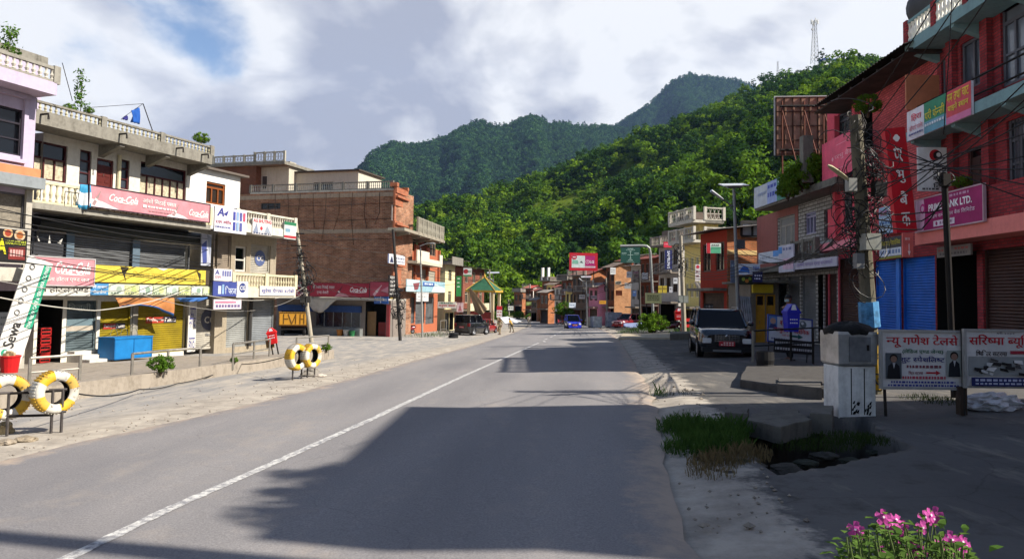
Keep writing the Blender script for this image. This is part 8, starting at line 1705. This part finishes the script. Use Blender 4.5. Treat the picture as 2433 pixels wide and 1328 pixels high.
def slab(name, label, pts, h, mat, cat='slab', lift=0.0, jag=.04, G_=G):
    w_ = [G_(*p) for p in pts]; c = sum(w_, Vector()) / len(w_); mb = MB(); pr = []
    for i in range(len(w_)):
        a, b_ = w_[i], w_[(i + 1) % len(w_)]
        for k in range(5): q = a.lerp(b_, k / 5); pr.append(q + Vector((noise.noise((q.x * 5, q.y * 5, 1)), noise.noise((q.x * 5, q.y * 5, 7)), 0)) * jag - c)
    mb.grid([[(q.x, q.y, q.z - .15 + lift) for q in pr], [(q.x, q.y, q.z + h + lift - .02) for q in pr], [(q.x * .99, q.y * .99, q.z + h + lift) for q in pr]], 0, True); mb.face([(q.x * .99, q.y * .99, q.z + h + lift) for q in pr]); o = mb.build(name, mat); o.location = c; return tag(o, label, cat)
DCON = PL('4a4744', '23211f', .6)
s1 = slab('platform', 'low dark concrete platform under the clinic board', ((1758, 921), (1850, 935), (1960, 946), (1975, 890), (1870, 866), (1780, 868)), .16, DCON, 'platform'); 
slab('step_block', 'broken kerb block along the front of the dark platform', ((1846, 938), (1952, 950), (1952, 930), (1850, 922)), .2, PL('55524e', '2a2826', .5), 'kerb block')
slab('paving_slab', 'small square concrete block beside the grass at the ditch', ((1722, 1002), (1778, 1005), (1776, 988), (1726, 984)), .13, PL('5a5752', '2f2d2a', .5), 'slab')
slab('paving_slab', 'large tilted concrete slab over the back of the ditch', ((1772, 1016), (1850, 1034), (1922, 1016), (1890, 988), (1802, 992)), .06, PL('5a5751', '302e2a', .7), 'slab', .05, .12); slab('paving_slab', 'small broken slab piece beside the cabinet foot at the ditch', ((1925, 1010), (1975, 1012), (1980, 990), (1930, 988)), .12, PL('5f5c56', '35322e', .5), 'slab', .04)
q = G(1818, 884); o = empty('barrel', q, 0, 'short black plastic drum at the end of the black rail', 'drum'); mb = MB(); mb.lathe([(0, 0), (.2, 0), (.22, .1), (.2, .2), (.22, .3), (.21, .5), (.18, .5), (.17, .42), (0, .42)], 16); mb.build('drum_body', C('111012', .7), o)
o = empty('plastic_sack', G(2358, 972), .2, 'crumpled white plastic sack on the ground behind the boards', 'sack'); bm = bmesh.new(); bmesh.ops.create_icosphere(bm, subdivisions=4, radius=1)
for v in bm.verts: k = 1 + .35 * noise.fractal(v.co * 2.2, 1, 2, 4); v.co = Vector((v.co.x * .42 * k, v.co.y * .25 * k, max(0, v.co.z * .16 * k + .08)))
me = bpy.data.meshes.new('bag'); bm.to_mesh(me); bm.free(); me.materials.append(C('b4b6bc', .5, var=.3, scale=9)); q = bpy.data.objects.new('bag', me); COL.objects.link(q); q.parent = o
# grass beside the ditch and along the verges
def grassfield(name, label, spots, seed, mat, hmin=.08, hmax=.3):
    rnd = np.random.default_rng(seed); V = []; 
    for (px, py, r_, n) in spots:
        c = G(px, py)
        for k in range(n):
            a, q = rnd.uniform(0, 6.28), r_ * math.sqrt(rnd.uniform()); x, y = c.x + q * math.cos(a), c.y + q * math.sin(a); z = g(x, y) - .02; h = rnd.uniform(hmin, hmax) * (1.1 - .6 * q / r_); b_ = rnd.uniform(0, 6.28); l_ = rnd.uniform(.02, .6) * h; w_ = rnd.uniform(.0025, .006)
            dx, dy = math.cos(b_), math.sin(b_); V += [(x - dy * w_, y + dx * w_, z), (x + dy * w_, y - dx * w_, z), (x + dx * l_ * .5 + dy * w_ * .7, y + dy * l_ * .5 - dx * w_ * .7, z + h * .7), (x + dx * l_, y + dy * l_, z + h)]
    V = np.array(V); return tag(npmesh(name, V, np.arange(len(V)).reshape(-1, 4), mat, smooth=False), label, None, None, 'stuff')
GRS = LEAF('grass_blade', (.022, .06, .012), (.07, .125, .028), .3); DRY = LEAF('dry_blade', (.10, .075, .035), (.2, .15, .08), .2)
grassfield('grass', 'rank green grass beside the open ditch and along the verge', [(1636, 1020, .42, 800), (1690, 1032, .46, 1100), (1665, 1066, .44, 900), (1735, 1022, .3, 420), (1725, 1062, .3, 420), (1612, 1012, .2, 160), (1570, 938, .18, 60)], 4, GRS)
grassfield('weeds', 'low dark weeds in the broken ditch and on the ground behind the boards', [(2010, 1040, .45, 500), (1960, 1055, .4, 400), (2060, 1045, .3, 250), (1900, 1060, .3, 150), (2250, 955, .45, 500), (2190, 945, .4, 260), (1620, 936, .3, 60)], 14, LEAF('weed_blade', (.016, .03, .01), (.05, .075, .02), .2), .03, .13)
grassfield('dry_grass', 'dry brown grass and weeds on the bank of the ditch', [(1740, 1085, .4, 700), (1700, 1100, .3, 400), (1770, 1075, .3, 300), (1690, 1125, .25, 120)], 5, DRY, .05, .2)
grassfield('verge_grass', 'green grass and weeds on the far right verge', [(1650, 790, 2.0, 700), (1600, 782, 2.5, 700), (1540, 786, 2.0, 500), (1480, 772, 3, 600), (1440, 768, 3, 500), (1500, 792, 1.2, 200), (1010, 800, 2.0, 250), (1060, 795, 2.0, 200)], 6, GRS, .2, .6)
rnd = random.Random(31)
for i, (px, py, s) in enumerate(((1790, 1052, .16), (1822, 1075, .12), (1868, 1062, .2), (1915, 1046, .14), (1960, 1032, .17), (2020, 1040, .12), (1845, 1100, .1), (1768, 1095, .09), (1735, 1120, .07), (2075, 1022, .1), (1700, 985, .08), (1990, 1062, .15))): rock(px, py, s, ('broken grey stone lying at the edge of the open ditch', 'mossy lump of broken concrete in the open ditch')[i % 2], ('45413a', '3a3c30')[i % 2], sq=.35, gf=lambda a, b: G(a, b) - Vector((0, 0, .3 if inside(np.array([G(a, b).x]), np.array([G(a, b).y]), PIT)[0] else .03)))['group'] = ('grey stones round the open ditch', 'mossy lumps in the open ditch')[i % 2]
# kerb block by the far bins, rubble, tyre, clutter
slab('culvert_wall', 'low concrete culvert wall at the edge of the far verge', ((1592, 808), (1650, 806), (1652, 800), (1592, 801)), .35, PL('7a756a', '4a463e', .5), 'wall'); slab('verge_slab', 'pale sandy concrete apron across the far drain', ((1470, 806), (1592, 806), (1592, 797), (1480, 795)), .1, PL('a89c86', '6a604f', .5), 'slab')
o = empty('old_tyre', G(1077, 803), 0, 'pile of black worn tyres lying on the sand behind the dark jeep', 'tyre'); mb = MB()
for k in range(2): mb.lathe([(.22, 0), (.36, 0), (.42, .06), (.42, .16), (.36, .22), (.22, .22)], 16, (.05 * k, 0, .22 * k))
mb.build('tread', TYRE, o)
for px, d, s_, lb in ((1424, 100, .5, 'dark shrub at the foot of the small pink house'), (1300, 130, .8, 'bushy green shrub before the far low house'), (1262, 140, .7, 'shrub at the last bend before the far white walled house'), (1232, 150, .8, 'shrub beyond the bend at the end of the road'), (1475, 88, .5, 'low shrub beside the tan brick house'), (1380, 104, .45, 'low shrub before the dark balconied house')):
    p = P(px, 740, d); bush('verge_shrub', lb, Vector((p.x, p.y, g(p.x, p.y))), 6, s_)
for px, d, w_, h_, cl, lb in ((1410, 84, 1.1, 1.1, '9a9890', 'grey square crate beside the far road on the right'), (1417, 80, 1.0, 1.2, 'a8aeb0', 'pale metal box at the far roadside behind the blue hatchback'), (1458, 80, 1.6, 1.6, '8a92a0', 'grey plastic wrapped stall beside the maroon hatchback')):
    p = P(px, 740, d); o = empty('roadside_box', (p.x, p.y, g(p.x, p.y)), .3, lb, 'box'); mb = MB(); mb.box(-w_ / 2, w_ / 2, -.4, .4, .1, h_); mb.box(-w_ / 2 - .04, w_ / 2 + .04, -.44, .44, h_, h_ + .06); mb.build('case', C(cl, .6, var=.3), o); mb = MB()
    for sx in (-1, 1): mb.box(sx * w_ * .4 - .05, sx * w_ * .4 + .05, -.3, .3, -.1, .1)
    mb.build('foot', IRON, o)
cloth('tarpaulin', 'grey blue tarpaulin heaped on the verge below the maroon hatchback', ((1480, 768, 0), (1530, 766, 0), (1528, 775, 1), (1482, 776, 1)), [C('6f7a98', .8)], Fr(P(1480, 740, 66), 90, base=0), 'tarpaulin', .1)
cloth('tarpaulin', 'white plastic sheet spread on a heap at the end of the left row', ((1186, 754, 0), (1206, 752, 0), (1240, 764, 1.5), (1200, 768, 1.5)), [C('c9ccd0', .6)], Fr(P(1186, 740, 88), 90, base=0), 'tarpaulin', .1)
# small bench frame near far rail
rail([(1046, 800), (1060, 798)], [(1046, 762), (1060, 761)], 'wooden trestle frame on the verge before the stall board')
# ------------------------------------------------------------------ people
SKIN = C('7a5440', .6, var=.05); HAIR = C('14100e', .6)
def skinned(name, verts, edges, radii, mat, parent, sub=1):
    me = bpy.data.meshes.new(name); me.from_pydata(verts, edges, []); o = bpy.data.objects.new(name, me); COL.objects.link(o); o.parent = parent; me.materials.append(mat)
    md = o.modifiers.new('skin', 'SKIN'); md.use_smooth_shade = True
    for v, r in zip(me.skin_vertices[0].data, radii): v.radius = (r, r * .8) if not isinstance(r, tuple) else r
    me.skin_vertices[0].data[0].use_root = True
    s = o.modifiers.new('sub', 'SUBSURF'); s.levels = s.render_levels = sub; return o
def person(label, loc, rz, h, shirt, pants, stride=.25, lean=0.0, hair=True, mask=None, arm=0.15, hat=None):
    o = empty('person', loc, rz, label, 'person'); k = h / 1.7; o.scale = (k, k, k); s = stride
    J = {'pel': (0, 0, .92), 'sp': (0, lean * .4, 1.12), 'ch': (0, lean, 1.34), 'nk': (0, lean * 1.1, 1.47), 'hd0': (0, lean * 1.2 + .01, 1.54), 'hd1': (0, lean * 1.25 + .02, 1.62), 'hd2': (0, lean * 1.25 + .01, 1.69)}
    for sx, q in ((-1, 1), (1, -1)):
        n = 'LR'[sx > 0]
        J[n + 'hp'] = (sx * .10, 0, .88); J[n + 'kn'] = (sx * .11, q * s * .55 + .03, .49); J[n + 'an'] = (sx * .11, q * s - (.1 if q < 0 else 0), .09); J[n + 'to'] = (sx * .12, q * s + .14, .03)
        J[n + 'sh'] = (sx * .19, lean, 1.38); J[n + 'el'] = (sx * .25, lean - q * s * .5 - .02, 1.10); J[n + 'wr'] = (sx * .26, lean - q * s * .6 + arm, .87)
        for f, (dx, dy, dz) in enumerate(((0, .02, -.10), (sx * -.02, .05, -.095), (sx * .015, -.005, -.09), (sx * -.03, .06, -.05))): J[n + 'f%d' % f] = (J[n + 'wr'][0] + dx, J[n + 'wr'][1] + dy, J[n + 'wr'][2] + dz)
    names = list(J); E_ = [('pel', 'sp'), ('sp', 'ch'), ('ch', 'nk'), ('nk', 'hd0'), ('hd0', 'hd1'), ('hd1', 'hd2')]; rad = {'pel': (.14, .10), 'sp': (.125, .09), 'ch': (.15, .10), 'nk': .05, 'hd0': (.07, .075), 'hd1': (.078, .09), 'hd2': (.06, .07)}
    for n in 'LR':
        E_ += [('pel', n + 'hp'), (n + 'hp', n + 'kn'), (n + 'kn', n + 'an'), (n + 'an', n + 'to'), ('ch', n + 'sh'), (n + 'sh', n + 'el'), (n + 'el', n + 'wr')] + [(n + 'wr', n + 'f%d' % f) for f in range(4)]
        rad.update({n + 'hp': .085, n + 'kn': .058, n + 'an': .04, n + 'to': .035, n + 'sh': .055, n + 'el': .04, n + 'wr': .03, **{n + 'f%d' % f: .011 for f in range(4)}})
    ix = {n: i for i, n in enumerate(names)}
    skinned('body', [J[n] for n in names], [(ix[a], ix[b]) for a, b in E_], [rad[n] for n in names], SKIN, o)
    def sub(nm, ns, es, f, mat): i2 = {n: i for i, n in enumerate(ns)}; return skinned(nm, [J[n] for n in ns], [(i2[a], i2[b]) for a, b in es], [tuple(q * f + .012 for q in rad[n]) if isinstance(rad[n], tuple) else rad[n] * f + .014 for n in ns], mat, o)
    sub('shirt', ['sp', 'ch', 'pel', 'Lsh', 'Lel', 'Rsh', 'Rel'], [('pel', 'sp'), ('sp', 'ch'), ('ch', 'Lsh'), ('Lsh', 'Lel'), ('ch', 'Rsh'), ('Rsh', 'Rel')], 1.08, C(shirt, .85))
    sub('trousers', ['pel', 'Lhp', 'Lkn', 'Lan', 'Rhp', 'Rkn', 'Ran'], [('pel', 'Lhp'), ('Lhp', 'Lkn'), ('Lkn', 'Lan'), ('pel', 'Rhp'), ('Rhp', 'Rkn'), ('Rkn', 'Ran')], 1.15, C(pants, .85))
    hy = J['hd1'][1]; mb = MB(); rows = []
    for t in range(6): a = t / 5 * 1.5; rows.append([(.088 * math.cos(a) * math.cos(b * .5236), hy - .012 + .10 * math.cos(a) * math.sin(b * .5236), 1.625 + .098 * math.sin(a) - (.05 if b in (7, 8, 9, 10, 11) and t == 0 else 0)) for b in range(12)])
    mb.grid(rows, 0, True); mb.build('hat' if hat else 'hair', C(hat, .8) if hat else HAIR, o, smooth=True)
    mb = MB()
    for sx in (-1, 1): mb.lathe([(0, -.006), (.01, 0), (0, .006)], 6, (sx * .03, hy + .083, 1.615), 1)
    mb.build('eye', BLK, o); mb = MB(); mb.prism([(0, 1.62), (-.012, 1.575), (.012, 1.575)], hy + .07, hy + .105); mb.build('nose', SKIN, o)
    for sx in (-1, 1): mb = MB(); mb.lathe([(0, 0), (.025, .005), (.02, .015), (0, .015)], 8, (sx * .078 - (.0 if sx > 0 else .012), hy, 1.6), 0); mb.build('ear', SKIN, o)
    if mask: mb = MB(); mb.grid([[(.065 * math.cos(a), hy + .03 + .075 * math.sin(a), z) for a in (.2, .8, 1.57, 2.34, 2.94)] for z in (1.53, 1.56, 1.595)]); mb.build('face_mask', C(mask, .8), o)
    mb = MB()
    for sx, q in ((-1, 1), (1, -1)): mb.box(sx * .12 - .045, sx * .12 + .045, q * s - .1, q * s + .17, 0, .07)
    mb.build('shoe', BLK, o); return o
def stood(px, py, h_px, **k):
    p = G(px, py); d = (p - CAM).dot(_f); return p, h_px * d / F
q = G(1560, 790)
for i, (px, d, a_) in enumerate(((1452, 84, 40), (1462, 86, 60), (1590, 58, 70), (1400, 98, 50), (1376, 104, 40), (1330, 118, 30))):
    p = P(px, 740, d); scooter((p.x, p.y, g(p.x, p.y)), R(a_), 'parked scooter among the shops far along the right side')['group'] = 'scooters parked along the far right shops'
p, h = stood(1187, 795, 40); person('person in pale khaki shirt and trousers standing on the left verge', p, R(160), h, '9a8c70', '8a7c64', .12)
p, h = stood(1216, 789, 30); person('person in a mustard jacket stooping on the left verge', p, R(60), h * 1.1, 'a8862a', '6f6650', .15, .28)
p, h = stood(1257, 777, 29); person('person in light grey clothes walking along the far left edge of the road', p, R(10), h, 'a49a8c', '8f8678', .3)
q = P(1874, 740, 21.6); zg_ = g(q.x, q.y) ; person('person in black with a face mask standing behind the blue bin', (q.x, q.y, zg_), R(120), P(1874, 701, 21.6).z - zg_, '0d0d10', '141418', .06, mask='9ab0b4')

# ------------------------------------------------------------------ overhead cables
gL = 'cables strung from the leaning left pole along the shops'
pt = A0 + V0 * .62
rnd = random.Random(9)
for i in range(11):
    y0 = 488 + i * 13 + rnd.uniform(-5, 5); wire([P(-40, y0, 17.5 + rnd.uniform(-.6, .6)), A0 + V0 * (.50 + .035 * (10 - i)) + Vector((rnd.uniform(-.3, .3), -.1, 0))], .013, 'black cable running from the left edge past the shophouse to the leaning pole', gL, rnd.uniform(.006, .022))
wire([P(-40, 698, 15), P(225, 738, 17.5), P(440, 690, 22), A0 + V0 * .46], .014, 'pale slack cable looping low across the front of the yellow shutters', None, .02, col='a8a49a'); wire([P(-40, 660, 16), P(300, 690, 20), A0 + V0 * .42], .011, 'thin pale cable crossing above the banknote banner', None, .03, col='8a8680')
wire([FL.world(FL.at(80, 520, .3)[0], -.3, FL.at(80, 520, .3)[1]), FL.world(FL.at(262, 505, 1.3)[0], -1.3, FL.at(262, 505, 1.3)[1])], .012, 'slanting cable under the long pale red sign', None, .05)
gM = 'cables from the leaning left pole to the brick building corner'
for i in range(6): wire([A0 + V0 * (.5 + .09 * i), A4 + V4 * (.3 + .12 * i)], .016, 'black cable from the leaning pole across the blank brick wall', gM, .01 + .012 * (i % 3))
for i in range(3): wire([A4 + V4 * (.5 + .15 * i), P(1165, 655 + i * 8, 86)], .018, 'black cable from the brick building corner along the balcony house', 'cables along the balcony house', .015)
gR_ = 'cables fanning from the right pole to the upper right'
for i in range(9): wire([A1 + V1 * (.60 + .045 * i), P(2480, 150 + i * 42 + rnd.uniform(-15, 15), 8.5 + .5 * (i % 3))], .009, 'black cable from the wire covered pole across the red brick building', gR_, rnd.uniform(.01, .05))
for i in range(3): wire([A1 + V1 * (.62 + .02 * i), P(2190, 545 - i * 20, 12.5), A2 + V2 * (.9 - .03 * i)], .012, 'black cable looping from the wire covered pole to the steel post', 'cables looping to the steel post', .06)
gF = 'cables from the right pole down the far street'
for i in range(9): wire([A1 + V1 * (.52 + .022 * i), P(1905, 600 + i * 3, 20), P(1758, 655 - i * 9, 31), A5 + V5 * (.6 + .04 * i)], .010 + .004 * (i < 4), 'black cable from the wire covered pole along the tiled building', gF, .012 + .004 * (i % 4))
for i in range(4): wire([A5 + V5 * (.7 + .06 * i), P(1441, 676 + i * 5, 92), P(1300, 700, 140)], .02, 'black cable strung down the far street past the brick houses', 'cables down the far street', .012)
for i in range(3): wire([A1 + V1 * (.85 + .05 * i), P(2260, 120 - 90 * i, 9), P(2420, -120 - 90 * i, 7)], .008, 'thin cable rising steeply from the wire covered pole', 'thin cables rising at the upper right', .01)
wire([P(2262, -30, 17.4), P(2256, 110, 17.4), P(2242, 320, 18)], .012, 'loose black cable hanging down the front of the red brick building', None, .0)
a = G(150, 998); wire([Vector((o1.x, o1.y, o1.z + .6)), Vector((o2.x, o2.y, o2.z + .6)), G(330, 938) + Vector((0, 0, .12)), G(420, 916) + Vector((0, 0, .05)), G(560, 885) + Vector((0, 0, .25)), gB + Vector((0, 0, .7))], .013, 'slack black cable sagging to the sand between the two sets of tyres', None, .02)

# ------------------------------------------------------------------ flowers at the lower right
PET = LEAF('petal', (.34, .035, .20), (.52, .11, .34), .3); o = empty('flowering_bush', Vector((.92, 1.55, g(.92, 1.55))), 0, 'pink periwinkle bush in bloom at the bottom right corner', 'flowering plant')
base = o.location; rnd = np.random.default_rng(12); tips = []
for i in range(150):
    xx = rnd.uniform(2005, 2310); tips.append(P(xx, 1345 - rnd.uniform(-60, 105) * (1 - abs((xx - 2130) / 230) ** 2), rnd.uniform(1.6, 2.2)) - base)
spots_ = [(2108, 1250), (2135, 1262), (2098, 1228), (2128, 1236), (2208, 1224), (2216, 1232), (2190, 1252), (2250, 1285), (2275, 1292), (2292, 1296), (2230, 1300), (2170, 1300), (2185, 1312), (2130, 1278), (2033, 1258), (2100, 1316), (2255, 1278), (2280, 1312), (2115, 1244), (2142, 1250), (2200, 1230), (2262, 1284), (2284, 1286), (2240, 1292), (2160, 1304), (2178, 1306), (2124, 1270), (2040, 1264), (2220, 1222)]
fl = [P(x, y, rnd.uniform(1.7, 1.95)) - base for x, y in spots_]
mb = MB()
for t in tips + fl: r0 = Vector((rnd.uniform(-.1, .1), rnd.uniform(-.1, .1), 0)); m_ = r0.lerp(t, .55) + Vector((rnd.normal() * .03, rnd.normal() * .03, .08)); mb.tube([r0, m_, t], [.004, .0028, .002], 4)
mb.build('stem', C('4a5a2a', .7), o)
LV, LF_ = [], []
def leaf(c, dr, l_, w_):
    dr = dr.normalized(); sd_ = dr.cross(Vector((0, 0, 1))).normalized(); up = sd_.cross(dr); b_ = len(LV)
    LV.extend([tuple(q) for q in (c, c + dr * l_ * .35 + sd_ * w_ + up * .004, c + dr * l_ * .75 + sd_ * w_ * .75, c + dr * l_ - up * .006, c + dr * l_ * .75 - sd_ * w_ * .75, c + dr * l_ * .35 - sd_ * w_ + up * .004)]); LF_.append((b_, b_ + 1, b_ + 2, b_ + 3, b_ + 4, b_ + 5))
for t in tips + fl:
    for k in range(26 if t in tips else 14):
        u_ = rnd.uniform(.62, 1.0); r0 = Vector((0, 0, .2)); c = r0.lerp(t, u_) + Vector((rnd.normal() * .018, rnd.normal() * .018, rnd.normal() * .012)); a_ = rnd.uniform(0, 6.28); leaf(c, Vector((math.cos(a_), math.sin(a_), rnd.uniform(-.2, .7))), rnd.uniform(.02, .042), rnd.uniform(.006, .011))
mb = MB(); mb.v = LV; mb.f = LF_; mb.m = [0] * len(LF_); mb.build('foliage', LEAF('periwinkle_leaf', (.02, .055, .012), (.13, .21, .045), .3), o)
for c in fl:
    mb = MB(); n_ = Vector((rnd.normal() * .5, -1, .5 + rnd.normal() * .4)).normalized(); ax = n_.orthogonal().normalized(); bx_ = n_.cross(ax); r_ = rnd.uniform(.015, .021)
    for k in range(5):
        a_ = k * 1.2566; d_ = ax * math.cos(a_) + bx_ * math.sin(a_); s_ = n_.cross(d_); mb.face([c + n_ * .004, c + d_ * r_ * .5 + s_ * r_ * .32, c + d_ * r_ + s_ * r_ * .34 + n_ * .002, c + d_ * r_ * 1.08, c + d_ * r_ - s_ * r_ * .34 + n_ * .002, c + d_ * r_ * .5 - s_ * r_ * .32])
    fo = mb.build('flower', PET, o); mb = MB(); e_ = .003; mb.face([c + n_ * .006 + (ax * math.cos(k) + bx_ * math.sin(k)) * e_ for k in range(6)]); mb.build('flower_eye', C('d9c4d0', .6), fo)
# tree past the right edge behind the viewer: its shade falls at the bottom of the view
o = tree('roadside_tree', (8.0, 2.0, g(8, 2)), CR[4], 'tall leafy roadside tree past the right edge near the viewpoint', 8.2, .16, 1.0, 1.4, 1.0, 99); KIDS(o)[-1].location = (0, 0, 7.2)
for i in range(7): bush('shadow_shrub', 'added shrub on the unseen roof past the right edge, roughening its shadow', FO.world(4.2 + .33 * i, -.55, 9.8), 6, .3 + .12 * (i % 3), group='added shrubs along the unseen roof edge past the right edge')  # shrubs added to the unseen roof so its shadow edge comes out jagged

# ------------------------------------------------------------------ air
hzm = bpy.data.materials.new('haze_air'); hzm.use_nodes = True; t = hzm.node_tree; t.nodes.clear(); ou = N(t, 'ShaderNodeOutputMaterial'); pv = N(t, 'ShaderNodeVolumePrincipled'); pv.inputs['Color'].default_value = (.38, .58, 1, 1); pv.inputs['Density'].default_value = HAZE; pv.inputs['Anisotropy'].default_value = .1; t.links.new(pv.outputs[0], ou.inputs['Volume'])
mb = MB(); mb.box(-1900, 2600, -450, 3800, -30, 1150); o = mb.build('haze', hzm); tag(o, 'thin bluish haze filling the valley', None, None, 'stuff'); o.visible_shadow = True
